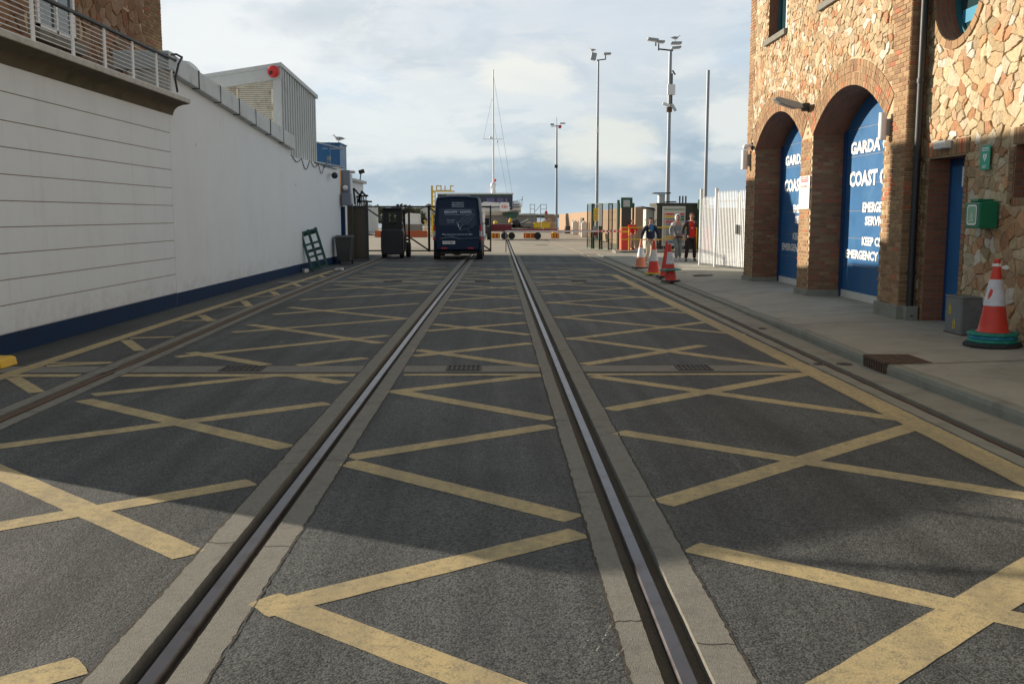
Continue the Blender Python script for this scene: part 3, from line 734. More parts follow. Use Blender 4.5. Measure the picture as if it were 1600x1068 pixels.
# kerb inlet
t = thing('kerb_inlet', 'rusty brown kerb drain with ribbed top set into the pavement edge', 'kerb drain', (4.75, 11.8, .0))
k_ = MB(); e = interp(KB, 11.7)
k_.box(e - .01, e + .55, 11.42, 11.44, .02, .142); k_.box(e - .01, e + .55, 12.1, 12.12, .02, .142); k_.box(e + .53, e + .55, 11.44, 12.1, .1, .142)
for i in range(9): k_.box(e - .01, e + .53, 11.455 + i * .072, 11.50 + i * .072, .118, .140)
for i in range(4): k_.box(e + .02 + i * .14, e + .05 + i * .14, 11.44, 12.1, .125, .146)
k_.build('ribbed_top', 'rust', t)
k2 = MB()
for i in range(9): k2.box(e - .016, e + .004, 11.455 + i * .075, 11.485 + i * .075, .0, .12)
k2.box(e - .016, e + .004, 11.42, 12.12, .115, .135); k2.build('front_bars', 'rust', t)
k3 = MB(); k3.box(e + .0075, e + .5, 11.445, 12.095, .004, .132); k3.build('painted_pit', 'black', t)  # solid black block stands in for the shade inside the inlet

# ================================================================== RIGHT BUILDING
XF, XD, XS = 6.45, 7.13, 6.75          # brick front, door plane, stone wing plane
YN, YFAR, YEND = 15.95, 26.2, 6.0
ZT = 9.0
AR, AH, ASP = 2.92, 1.92, 3.50          # arch radius, half width, springing height
AC = (18.76, 23.40)                     # arch centres along the wall
ACZ = ASP - math.sqrt(AR * AR - AH * AH)
def arch_pts(cy, zb, n=22, R_=AR, h=AH):
    a = math.asin(h / R_)
    pts = [(cy - h, zb)]
    for k in range(n + 1):
        t = -a + 2 * a * k / n; pts.append((cy + R_ * math.sin(t), ACZ + R_ * math.cos(t)))
    pts.append((cy + h, zb)); return pts
W1 = [(22.92, 6.0), (22.92, 7.6), (24.45, 7.6), (24.45, 6.0)]
W0 = [(18.95, 6.02), (18.95, 7.6), (20.4, 7.6), (20.4, 6.02)]
DOOR = [(14.5, .16), (14.5, 2.72), (15.74, 2.72), (15.74, .16)]
W2 = [(11.7, 2.07), (11.7, 2.76), (13.10, 2.76), (13.10, 2.07)]
RC, RZ, RR0 = 15.02, 5.2, .79
ROUND = [(RC + RR0 * math.cos(2 * math.pi * k / 40), RZ + RR0 * math.sin(2 * math.pi * k / 40)) for k in range(40)]
T_ = thing('stone_building', 'tall rubble stone and brick building with two arched garage bays on the right', 'building', (6.6, 16, 0.15))
core = MB()
core.plate([(YN, .1), (YN, ZT), (YFAR, ZT), (YFAR, .1)], [], lambda a, b: (0, a, b)) if False else None
outer = [(YN, .05)] + arch_pts(AC[0], .05) + arch_pts(AC[1], .05) + [(YFAR, .05), (YFAR, ZT), (YN, ZT)]
core.plate(outer, [W1, W0], lambda a, b: (XF, a, b))
core.raw([(XF, YFAR, .05), (15, YFAR, .05), (15, YFAR, ZT), (XF, YFAR, ZT)], [(0, 1, 2, 3)])
core.raw([(XF, YN, .05), (XS, YN, .05), (XS, YN, ZT), (XF, YN, ZT)], [(0, 1, 2, 3)])
core.build('brick_wall_core', 'mortar_cream', T_)
c2 = MB()
c2.plate([(YEND, .05), (YEND, ZT), (YN, ZT), (YN, .05)], [DOOR, W2, ROUND], lambda a, b: (XS, a, b))
c2.raw([(XS, YEND, .05), (15, YEND, .05), (15, YEND, ZT), (XS, YEND, ZT)], [(0, 1, 2, 3)])
c2.build('stone_wall_core', 'mortar_cream', T_)
rf = MB(); rf.prism([(XF - .5, ZT), (XF - .5, ZT + .15), (11, ZT + 2.4), (15.5, ZT + .15), (15.5, ZT)], YEND - .3, YFAR + .4, 'y'); rf.build('roof', 'dark_metal', T_)

def brick_col(r, dark=1.0):
    t = r.random()
    if t < .52: c = (.31, .19, .098)
    elif t < .75: c = (.26, .145, .078)
    elif t < .94: c = (.36, .235, .125)
    else: c = (.40, .14, .07)
    k = r.uniform(.82, 1.12) * dark
    return tuple(min(1, q * k) for q in c)
def brick_box(mb, P, u0, u1, v0, v1, d, col, ch=.004):
    """P(u,v,d)->3D; slightly chamfered brick face"""
    a = [P(u0, v0, -.01), P(u1, v0, -.01), P(u1, v1, -.01), P(u0, v1, -.01)]
    b = [P(u0, v0, d - ch), P(u1, v0, d - ch), P(u1, v1, d - ch), P(u0, v1, d - ch)]
    c = [P(u0 + ch, v0 + ch, d), P(u1 - ch, v0 + ch, d), P(u1 - ch, v1 - ch, d), P(u0 + ch, v1 - ch, d)]
    mb.raw(a + b + c, [(0, 1, 5, 4), (1, 2, 6, 5), (2, 3, 7, 6), (3, 0, 4, 7), (4, 5, 9, 8), (5, 6, 10, 9), (6, 7, 11, 10), (7, 4, 8, 11), (8, 9, 10, 11)], 0, col)
def brickwork(mb, P, u0, u1, v0, v1, ok, seed, d=.012, dark=1.0):
    r = random.Random(seed); row = 0; v = v0; H, Lb, mo = .065, .215, .010
    while v < v1 - .02:
        u = u0 - (Lb + mo) / 2 * (row % 2)
        while u < u1:
            a, b = max(u, u0), min(u + Lb, u1)
            if b - a > .03:
                top = min(v + H, v1)
                if ok((a + b) / 2, (v + top) / 2):
                    # clip the ends that poke over the edge of the allowed zone
                    if not ok(a + .002, v + H / 2):
                        while a < b and not ok(a + .002, v + H / 2): a += .015
                    if not ok(b - .002, v + H / 2):
                        while b > a and not ok(b - .002, v + H / 2): b -= .015
                    if b - a > .03: brick_box(mb, P, a, b, v, top, d + r.uniform(-.003, .004), brick_col(r, dark))
            u += Lb + mo
        v += H + mo; row += 1
RO = AR + .46
def in_open(Y, z):
    for cy in AC:
        if abs(Y - cy) < AH and (z < ASP or math.hypot(Y - cy, z - ACZ) < AR): return True
    for w in (W1, W0):
        if w[0][0] < Y < w[2][0] and w[0][1] < z < w[1][1]: return True
    return False
def in_ring(Y, z):
    for cy in AC:
        if z >= ASP - .05 and AR <= math.hypot(Y - cy, z - ACZ) <= RO and abs(Y - cy) < AH + .33: return True
    return False
def quoin(Y, z):
    s_ = .12 if int(z / .45) % 2 else 0
    if Y < YN + .68 + s_ * (1 if z > 4.6 else 3): return True
    if Y > YFAR - .5 - s_: return True
    for w in (W1, W0):
        if w[0][0] - .12 - s_ * .5 < Y < w[2][0] + .12 + s_ * .5 and w[0][1] - .05 < z < w[1][1] + .2: return True
    return False
def is_brick(Y, z):
    if in_open(Y, z) or in_ring(Y, z): return False
    if quoin(Y, z): return True
    if z < ASP: return True
    if z < 4.12 and AC[0] < Y < AC[1]: return True
    return False
bk = MB()
PF = lambda u_, v_, d: (XF - d, u_, v_)
brickwork(bk, PF, YN, YFAR, .14, 7.7, is_brick, 3)
# ring voussoirs
rr = random.Random(5)
for cy in AC:
    for ri, (r0, r1) in enumerate(((AR, AR + .225), (AR + .235, RO))):
        a = math.asin(AH / AR) + .02
        n = int(2 * a * r0 / .077)
        for k in range(n):
            t0 = -a + 2 * a * k / n + .0014; t1 = -a + 2 * a * (k + 1) / n - .0014
            sp = [(r0, r1)] if (k + ri) % 2 else [(r0, (r0 + r1) / 2 - .005), ((r0 + r1) / 2 + .005, r1)]
            for q0, q1 in sp:
                col = brick_col(rr); d = .016 + rr.uniform(-.003, .004)
                f = lambda t, q, dd: (XF - dd, cy + q * math.sin(t), ACZ + q * math.cos(t))
                p = [f(t0, q0, -.01), f(t1, q0, -.01), f(t1, q1, -.01), f(t0, q1, -.01)]; p2 = [f(t0, q0, d), f(t1, q0, d), f(t1, q1, d), f(t0, q1, d)]
                if abs(p2[0][1] - cy) < AH + .32 and YN <= min(q[1] for q in p2): bk.raw(p + p2, [(0, 1, 5, 4), (1, 2, 6, 5), (2, 3, 7, 6), (3, 0, 4, 7), (4, 5, 6, 7)], 0, col)
# return face of the near pier
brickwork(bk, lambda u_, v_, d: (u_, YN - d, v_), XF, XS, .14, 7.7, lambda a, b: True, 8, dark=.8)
bk.build('brickwork', 'brick', T_, color=True)
# jambs and soffits of the two bays
jb = MB()
for cy in AC:
    for s in (-1, 1):
        yj = cy + s * AH
        jb = MB(); brickwork(jb, (lambda u_, v_, d, s=s, yj=yj: (u_, yj - s * (d - .012), v_)), XF + .0, XD, .16, ASP, lambda a, b: True, int(cy * 10) + s, dark=.75)  # jamb bricks toned darker, the recess shade put into their colour
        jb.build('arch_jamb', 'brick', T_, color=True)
for cy in AC:
    sf = MB()
    pts = arch_pts(cy, .1)
    for i in range(1, len(pts) - 2):
        (a, b), (c, d) = pts[i], pts[i + 1]; q = i * .19
        sf.face([(XF, a, b), (XF, c, d), (XD, c, d), (XD, a, b)], uv=[(q, 0), (q + .19, 0), (q + .19, .68), (q, .68)])
    for (a, b), (c, d) in ((pts[0], pts[1]), (pts[-2], pts[-1])):
        sf.face([(XF, a, b), (XF, c, d), (XD, c, d), (XD, a, b)], uv=[(0, b), (0, d), (.68, d), (.68, b)])
    sf.build('arch_soffit', 'brick_reveal', T_, fixn=False)
for w in (W1, W0):
    sf = MB()
    for i in range(4):
        (a, b), (c, d) = w[i], w[(i + 1) % 4]
        sf.face([(XF, a, b), (XF, c, d), (XF + .3, c, d), (XF + .3, a, b)], uv=[(0, 0), (1.5, 0), (1.5, .3), (0, .3)])
    sf.build('reveal', 'brick_reveal', T_, fixn=False)
for w in (DOOR, W2):
    sf = MB()
    for i in range(4):
        (a, b), (c, d) = w[i], w[(i + 1) % 4]; dp = .35
        vert = abs(a - c) < 1e-6; ln = abs(d - b) if vert else abs(c - a)
        uv = [(0, 0), (0, ln), (dp, ln), (dp, 0)] if vert else [(0, 0), (ln, 0), (ln, dp), (0, dp)]
        sf.face([(XS, a, b), (XS, c, d), (XS + dp, c, d), (XS + dp, a, b)], uv=uv)
    sf.build('reveal', 'brick_reveal', T_, fixn=False)
sf = MB()
for k in range(40):
    (a, b), (c, d) = ROUND[k], ROUND[(k + 1) % 40]; q = k * .12
    sf.face([(XS, a, b), (XS, c, d), (XS + .4, c, d), (XS + .4, a, b)], uv=[(q, 0), (q + .12, 0), (q + .12, .4), (q, .4)])
sf.build('reveal', 'brick_reveal', T_, fixn=False)

# ---- rubble stonework: every stone is a raised irregular face
PAL = [(.52, .39, .22), (.56, .43, .25), (.48, .33, .17), (.50, .36, .19), (.60, .50, .34), (.54, .29, .13), (.44, .21, .09), (.55, .42, .26), (.62, .56, .46), (.40, .29, .15), (.58, .46, .27), (.54, .36, .20), (.50, .31, .17)]
def clip_poly(poly, nx, ny, c):
    out = []
    for i in range(len(poly)):
        a, b = poly[i], poly[(i + 1) % len(poly)]
        da, db = a[0] * nx + a[1] * ny - c, b[0] * nx + b[1] * ny - c
        if da <= 0: out.append(a)
        if (da < 0 < db) or (db < 0 < da):
            t = da / (da - db); out.append((a[0] + (b[0] - a[0]) * t, a[1] + (b[1] - a[1]) * t))
    return out
def rubble(mb, P, u0, u1, v0, v1, su, sv, keep, push, seed, bounds, dmax=.035):
    r = random.Random(seed)
    nu, nv = int((u1 - u0) / su) + 4, int((v1 - v0) / sv) + 4
    pts = {}
    for i in range(-1, nu):
        for j in range(-1, nv):
            if r.random() < .27: continue          # missing seeds give bigger stones
            pts[i, j] = ((i + .5 + r.uniform(-.42, .42) + (.5 if j % 2 else 0)) * su, (j + .5 + r.uniform(-.38, .38)) * sv)
    for (i, j), p in pts.items():
        poly = [(p[0] - su * 2, p[1] - sv * 2), (p[0] + su * 2, p[1] - sv * 2), (p[0] + su * 2, p[1] + sv * 2), (p[0] - su * 2, p[1] + sv * 2)]
        k = su / sv
        for di in range(-2, 3):
            for dj in range(-2, 3):
                q = pts.get((i + di, j + dj))
                if q is None or (di == 0 and dj == 0): continue
                # bisector in anisotropic metric
                nx, ny = (q[0] - p[0]), (q[1] - p[1]) * k * k * .6
                mx, my = (p[0] + q[0]) / 2, (p[1] + q[1]) / 2
                poly = clip_poly(poly, nx, ny, nx * mx + ny * my)
                if len(poly) < 3: break
            if len(poly) < 3: break
        if len(poly) < 3: continue
        cx = sum(a for a, b in poly) / len(poly) + u0; cy = sum(b for a, b in poly) / len(poly) + v0
        if not keep(cx, cy): continue
        poly = [(a + u0, b + v0) for a, b in poly]
        for nx, ny, c in bounds(cx, cy): poly = clip_poly(poly, nx, ny, c)
        if len(poly) < 3: continue
        poly = [push(a, b) for a, b in poly]
        # drop tiny edges
        pl = [poly[0]]
        for q in poly[1:]:
            if math.hypot(q[0] - pl[-1][0], q[1] - pl[-1][1]) > .02: pl.append(q)
        if len(pl) < 3: continue
        # roughen: add a jittered midpoint to long edges
        pl2 = []
        for a, b in zip(pl, pl[1:] + pl[:1]):
            pl2.append(a); ln = math.hypot(a[0] - b[0], a[1] - b[1])
            nq = int(ln / .045)
            for q in range(1, nq + 1): f_ = q / (nq + 1); pl2.append((a[0] + (b[0] - a[0]) * f_, a[1] + (b[1] - a[1]) * f_))
        # organic outline: bend everything with a smooth random field
        wp = []
        for a, b in pl2:
            w1 = mnoise.noise(Vector((a * 9, b * 9, seed))) * .022 + mnoise.noise(Vector((a * 28, b * 28, seed + 5))) * .011
            w2 = mnoise.noise(Vector((a * 9, b * 9, seed + 20))) * .022 + mnoise.noise(Vector((a * 28, b * 28, seed + 25))) * .011
            wp.append((a + w1, b + w2))
        pl2 = wp
        cx = sum(a for a, b in pl2) / len(pl2); cy = sum(b for a, b in pl2) / len(pl2)
        rad = sum(math.hypot(a - cx, b - cy) for a, b in pl2) / len(pl2)
        if rad < .02: continue
        g0 = 1 - min(.3, .0035 / rad); g1 = 1 - min(.4, .009 / rad); g2 = 1 - min(.6, .020 / rad)
        d = r.uniform(.010, dmax); tx, ty = r.uniform(-.12, .12), r.uniform(-.13, .13)
        col = list(r.choice(PAL)); kk_ = r.uniform(.8, 1.12); gg_ = sum(col) / 3; col = [min(.72, (c * .88 + gg_ * .12) * kk_ * .95) for c in col]
        rings = []
        for gsc, dd in ((g0, -.01), (g0, d * .45), (g1, d * .85), (g2, d)):
            rings.append([P(cx + (a - cx) * gsc, cy + (b - cy) * gsc, max(-.01, dd + (((a - cx) * tx + (b - cy) * ty) * gsc + r.uniform(-.005, .005) if dd > 0 else 0))) for a, b in pl2])
        n = len(pl2); vs = [q for g_ in rings for q in g_] + [P(cx + r.uniform(-.2, .2) * rad, cy + r.uniform(-.2, .2) * rad, d + r.uniform(0, .010))]
        fs = []
        for m in range(3): fs += [(m * n + a, m * n + (a + 1) % n, (m + 1) * n + (a + 1) % n, (m + 1) * n + a) for a in range(n)]
        fs += [(3 * n + a, 3 * n + (a + 1) % n, 4 * n) for a in range(n)]
        mb.raw(vs, fs, 0, tuple(col))
def keep_f(Y, z): return ASP - .1 < z < 7.5 and not is_brick(Y, z) and not in_open(Y, z) and not in_ring(Y, z)
def push_f(Y, z):
    for cy in AC:
        dd = math.hypot(Y - cy, z - ACZ)
        if z > ASP - .2 and dd < RO + .012 and dd > 0.1: Y = cy + (Y - cy) * (RO + .012) / dd; z = ACZ + (z - ACZ) * (RO + .012) / dd
    for w in (W1, W0):
        a, b, c, d = w[0][0] - .13, w[2][0] + .13, w[0][1] - .08, w[1][1]
        if a < Y < b and c < z < d:
            m = min((Y - a, 0), (b - Y, 1), (z - c, 2))
            if m[1] == 0: Y = a
            elif m[1] == 1: Y = b
            else: z = c
    return Y, z
def bnd_f(Y, z):
    s_ = .12 if int(z / .45) % 2 else 0
    return [(-1, 0, -(YN + .69 + s_ * (1 if z > 4.6 else 3))), (1, 0, YFAR - .51 - s_)]
so = MB()
rubble(so, PF, YN, YFAR, 3.3, 7.7, .165, .105, keep_f, push_f, 11, bnd_f, dmax=.024)
def keep_s(Y, z):
    if not (YEND + 3.5 < Y < YN and z < 6.9): return False
    if 14.38 < Y < 15.86 and z < 2.97: return False
    if 11.5 < Y < 13.24 and 1.97 < z < 2.99: return False
    return math.hypot(Y - RC, z - RZ) > RR0 + .13
def push_s(Y, z):
    dd = math.hypot(Y - RC, z - RZ)
    if dd < RR0 + .125: Y = RC + (Y - RC) * (RR0 + .125) / dd; z = RZ + (z - RZ) * (RR0 + .125) / dd
    for a, b, c, d in ((14.38, 15.86, -1, 2.97), (11.5, 13.24, 1.97, 2.99)):
        if a < Y < b and c < z < d:
            m = min((Y - a, 0), (b - Y, 1), (d - z, 2), (z - c, 3))
            if m[1] == 0: Y = a
            elif m[1] == 1: Y = b
            elif m[1] == 2: z = d
            else: z = c
    return Y, max(z, .1)
rubble(so, lambda u_, v_, d: (XS - d, u_, v_), YEND + 4.5, YN, .1, 6.9, .18, .12, keep_s, push_s, 23, lambda a, b: [(1, 0, YN)], dmax=.032)
so.build('rubble_stones', 'stone', T_, color=True)
# brick trims on the stone wing
tr = MB(); PS = lambda u_, v_, d: (XS - d, u_, v_); r5 = random.Random(9)
for v0 in [0.15 + .075 * i for i in range(34)]:
    for a, b in ((14.385, 14.495), (15.745, 15.855)): brick_box(tr, PS, a, b, v0, v0 + .066, .022 + r5.uniform(-.003, .003), brick_col(r5, .9))
for i in range(19): brick_box(tr, PS, 14.385 + i * .0775, 14.385 + i * .0775 + .068, 2.74, 2.965, .024 + r5.uniform(-.003, .003), brick_col(r5))
tr.build('brick_trim', 'brick', T_, color=True); tr = MB()
for v0 in [2.0 + .075 * i for i in range(10)]: brick_box(tr, PS, 13.105, 13.235, v0, v0 + .066, .022, brick_col(r5, .85))
for i in range(20): brick_box(tr, PS, 11.6 + i * .0775, 11.6 + i * .0775 + .068, 2.77, 2.985, .024, brick_col(r5))
for i in range(20): brick_box(tr, PS, 11.6 + i * .0775, 11.6 + i * .0775 + .068, 1.975, 2.065, .022, brick_col(r5, .8))
tr.build('brick_trim', 'brick', T_, color=True); tr = MB()
for k in range(26):
    t0, t1 = 2 * math.pi * k / 26 + .007, 2 * math.pi * (k + 1) / 26 - .007; col = brick_col(r5)
    f = lambda t, q, dd: (XS - dd, RC + q * math.cos(t), RZ + q * math.sin(t))
    p = [f(t0, RR0, -.01), f((t0 + t1) / 2, RR0, -.01), f(t1, RR0, -.01), f(t1, RR0 + .12, -.01), f((t0 + t1) / 2, RR0 + .12, -.01), f(t0, RR0 + .12, -.01)]
    p2 = [f(t0, RR0, .028), f((t0 + t1) / 2, RR0, .028), f(t1, RR0, .028), f(t1, RR0 + .12, .028), f((t0 + t1) / 2, RR0 + .12, .028), f(t0, RR0 + .12, .028)]
    tr.raw(p + p2, [(i, (i + 1) % 6, 6 + (i + 1) % 6, 6 + i) for i in range(6)] + [(6, 7, 8, 9, 10, 11)], 0, col)
tr.build('brick_trim', 'brick', T_, color=True)
# plinth blocks
for a, b, zt in ((YN - .05, AC[0] - AH + .05, .40), (AC[0] + AH - .05, AC[1] - AH + .05, .30), (AC[1] + AH - .05, YFAR + .05, .28)):
    p = MB(); p.box(XF - .05, XD - .02 if zt < .5 else XS, a, b, .02, zt); p.build('plinth_block', 'kerb', T_, bevel=.012)
# sills
for w in (W1, W0):
    s3 = MB(); s3.box(XF - .09, XF + .3, w[0][0] - .1, w[2][0] + .1, w[0][1] - .13, w[0][1]); s3.build('window_sill', 'concrete', T_, bevel=.01)
def window(name, label, pts, depth, X):
    g_ = MB(); g_.raw([(X + depth, a, b) for a, b in pts], [tuple(range(len(pts)))]); o = g_.build(name, 'win_glass', T_, fixn=False)
    f = MB(); cy = sum(p[0] for p in pts) / len(pts); cz = sum(p[1] for p in pts) / len(pts)
    n = len(pts); inn = []
    for a, b in pts:
        l = math.hypot(a - cy, b - cz); q = (l - .085) / l; inn.append((cy + (a - cy) * q, cz + (b - cz) * q))
    for x in (X + depth - .06,):
        vs = [(x, a, b) for a, b in pts] + [(x, a, b) for a, b in inn] + [(x + .055, a, b) for a, b in inn]
        f.raw(vs, [(i, (i + 1) % n, n + (i + 1) % n, n + i) for i in range(n)] + [(n + i, n + (i + 1) % n, 2 * n + (i + 1) % n, 2 * n + i) for i in range(n)])
    f.build('window_frame', 'teal_frame', o, fixn=False)
    return o
window('window', '', W1, .28, XF); window('window', '', W0, .28, XF); window('window', '', ROUND, .36, XS); window('window', '', W2, .33, XS)
fr = MB(); fr.box(XF + .2, XF + .235, 22.92, 22.99, 6.0, 7.6); fr.box(XF + .2, XF + .235, 23.65, 23.72, 6.0, 7.6); fr.build('window_mullion', 'white_paint', T_)
rb = MB(); rb.box(XS + .345, XS + .355, RC - .6, RC + .6, 4.75, 4.95); rb.build('window_decal', 'base_blue', T_)

# garage doors
ROWS = [('GARDA CÓSTA', 3.20, 3.36, 3.05), ('COAST GUARD', 3.20, 2.72, 2.41), ('EMERGENCY', 1.60, 2.10, 1.90), ('SERVICES', 1.28, 1.83, 1.65), ('KEEP CLEAR', 1.52, 1.43, 1.26), ('EMERGENCY CALL OUT', 3.28, 1.16, .98)]
for cy in AC:
    pts = arch_pts(cy, .17)
    d = MB(); d.raw([(XD, a, b) for a, b in pts], [tuple(range(len(pts)))])
    dr = d.build('garage_door', 'door_blue', T_, fixn=False)
    lines = MB(); lt = MB()
    for z_ in (.86, 1.40, 1.94, 2.48, 3.02, 3.56):
        w_ = AH if z_ < ASP else math.sqrt(max(0, AR * AR - (z_ - ACZ) ** 2))
        lines.box(XD - .004, XD + .01, cy - w_, cy + w_, z_ - .006, z_ + .006); lt.box(XD - .006, XD + .01, cy - w_, cy + w_, z_ - .011, z_ - .0065)
    lines.build('panel_joint', 'door_navy', dr); lt.build('panel_lip', 'metal_light', dr)
    bt = MB(); bt.box(XD - .02, XD + .01, cy - AH, cy + AH, .17, .32); bt.build('bottom_rail', 'old_white', dr)
    for a_, b_ in ((cy + AH - .10, cy + AH), (cy - AH, cy - AH + .1)):
        sd_ = MB(); sd_.box(XD - .05, XD - .0, a_, b_, .17, ASP + .05); sd_.build('door_track', 'door_navy', dr)
    for txt, w_, zt, zb in ROWS:
        tx = MB(); tx.merge(text_mb(txt, w_, zt - zb, (XD - .008, cy + w_ / 2, zb), (0, -1, 0), (0, 0, 1), depth=.004, bold=.045)); tx.build('door_lettering', 'white_paint', dr, fixn=False)
# unseen black slabs added behind the openings so that no light leaks
bkp = MB(); bkp.box(XD + .4, XD + .45, YN - .2, YFAR - .05, .0, ZT); bkp.box(XS + .8, XS + .85, YEND + .05, YN - .25, .0, ZT); bkp.build('light_block_slab', 'black', T_)
# blue side door in the stone wing
d = MB(); d.box(XS + .33, XS + .38, 14.5, 15.74, .16, 2.72)
sd = d.build('side_door', 'door_navy', T_)
d = MB(); d.box(XS + .318, XS + .329, 14.62, 15.62, .22, 2.60); d.build('door_leaf', 'door_blue', sd)
d = MB(); d.box(XS + .305, XS + .316, 15.05, 15.25, 2.28, 2.58); d.build('door_notice', 'white_sign', sd)
# downpipe
dp = MB(); dp.tube([(6.60, YN - .1, .32), (6.60, YN - .1, 7.6)], .055, 12); dp.tube([(6.60, YN - .1, .36), (6.60, YN - .16, .22)], .055, 12)
for z_ in (.9, 2.7, 3.9, 5.2): dp.cyl((6.60, YN - .1, z_), (6.60, YN - .1, z_ + .07), .068, .068, 12)
dp.build('downpipe', 'black', T_, smooth=True)
dp = MB(); dp.box(6.50, 6.70, YN - .2, YN - .04, .14, .4); dp.build('pipe_base', 'kerb', T_, bevel=.01)

# ---- things on the wall
t = thing('wall_light', 'white cylinder wall light on the near brick pier', 'wall light', (XF - .1, 16.62, 3.1), 0, 'white cylinder wall lights')
m = MB(); m.cyl((XF - .13, 16.62, 3.08), (XF - .13, 16.62, 3.52), .065, .065, 18); m.build('tube', 'white_paint', t, smooth=True)
m = MB(); m.box(XF - .08, XF - .012, 16.58, 16.66, 3.15, 3.42); m.build('bracket', 'metal_grey', t, bevel=.004)
t = thing('wall_light', 'white cylinder wall light on the far corner of the brick front', 'wall light', (XF - .1, 25.9, 3.05), 0, 'white cylinder wall lights')
m = MB(); m.cyl((XF - .15, 25.85, 3.02), (XF - .15, 25.85, 3.5), .085, .085, 18); m.build('tube', 'white_paint', t, smooth=True)
m = MB(); m.box(XF - .08, XF - .012, 25.8, 25.9, 3.1, 3.4); m.build('bracket', 'metal_grey', t, bevel=.004)
t = thing('security_camera', 'small pale camera above the far corner wall light', 'camera', (XF - .1, 25.6, 3.55))
m = MB(); m.cyl((XF - .02, 25.6, 3.62), (XF - .2, 25.55, 3.58), .045, .045, 12); m.sphere((XF - .22, 25.5, 3.56), .07, 8); m.build('body', 'white_paint', t, smooth=True)
m = MB(); m.box(XF - .06, XF - .012, 25.56, 25.66, 3.5, 3.68); m.build('mount', 'dark_metal', t)
t = thing('flood_lamp', 'grey street style lamp head on a short arm between the two arches', 'lamp', (XF - .02, 21.05, 4.12))
m = MB(); m.prism([(XF - .12, 4.06), (XF - .2, 4.17), (XF - .66, 4.29), (XF - .74, 4.25), (XF - .62, 4.15), (XF - .3, 4.05)], 20.98, 21.2, 'y')
m.build('lamp_head', 'metal_grey', t, bevel=.015)
m = MB(); m.raw([(XF - .62, 21.0, 4.146), (XF - .62, 21.18, 4.146), (XF - .32, 21.18, 4.047), (XF - .32, 21.0, 4.047)], [(0, 1, 2, 3)]); m.build('lens', 'lamp_clear', t, fixn=False)
m = MB(); m.box(XF - .14, XF - .015, 20.98, 21.16, 4.0, 4.16); m.build('bracket', 'dark_metal', t, bevel=.008)
t = thing('notice_sign', 'white notice with red heading fixed on the middle brick pier', 'sign', (XF - .03, 21.07, 1.98))
m = MB(); m.box(XF - .034, XF - .024, 20.72, 21.42, 1.98, 2.66); m.build('board', 'white_sign', t)
m = MB()
m.box(XF - .0365, XF - .035, 20.78, 21.36, 2.585, 2.605)
m.merge(text_mb('DANGER', .5, .05, (XF - .037, 21.32, 2.53), (0, -1, 0), (0, 0, 1)))
m.merge(text_mb('KEEP CLEAR', .52, .035, (XF - .037, 21.33, 2.615), (0, -1, 0), (0, 0, 1)))
for a, b, c, d in ((20.80, 21.34, 2.485, 2.495), (20.80, 21.34, 2.40, 2.41), (21.325, 21.34, 2.40, 2.49), (20.80, 20.815, 2.40, 2.49)): m.box(XF - .0365, XF - .035, a, b, c, d)
m.merge(text_mb('NO ENTRY', .42, .045, (XF - .037, 21.28, 2.425), (0, -1, 0), (0, 0, 1))); m.build('red_print', 'red_sign', t, fixn=False)
t = thing('emergency_light', 'small cream box lamp over the dark side doorway', 'lamp', (XS - .04, 15.2, 2.86))
m = MB(); m.box(XS - .13, XS - .026, 14.93, 15.34, 2.84, 2.96); m.build('cover', 'old_white', t, bevel=.012)
m = MB(); m.box(XS - .028, XS - .0, 14.91, 15.36, 2.83, 2.97); m.build('back_plate', 'metal_grey', t)
# AED sign
t = thing('defibrillator_sign', 'green sign with a white heart above the green cabinet', 'sign', (XS - .06, 13.8, 2.47))
y1, y0_, zb, zt = 13.93, 13.66, 2.47, 2.80
m = MB(); m.box(XS - .068, XS - .060, y0_, y1, zb, zt); m.build('board', 'sign_green', t)
m = MB(); X_ = XS - .0695
for z_ in (2.765, 2.745, 2.725): m.box(X_, X_ + .001, y0_ + .04, y1 - .04, z_, z_ + .009)
hp = [(0, -.07), (.055, .0), (.05, .035), (.025, .045), (0, .025), (-.025, .045), (-.05, .035), (-.055, 0)]
m.raw([(X_, (y0_ + y1) / 2 - a, 2.645 + b) for a, b in hp], [tuple(range(8))])
m.merge(text_mb('AED', .12, .045, (X_, (y0_ + y1) / 2 + .06, 2.49), (0, -1, 0), (0, 0, 1))); m.build('white_print', 'white_sign', t, fixn=False)
m = MB(); X2 = X_ - .001
m.raw([(X2, 13.795 - a, 2.645 + b) for a, b in ((.008, .035), (-.014, -.004), (-.002, -.004), (-.010, -.04), (.014, .008), (.002, .008))], [(0, 1, 2, 3, 4, 5)]); m.build('bolt_symbol', 'sign_green', t, fixn=False)
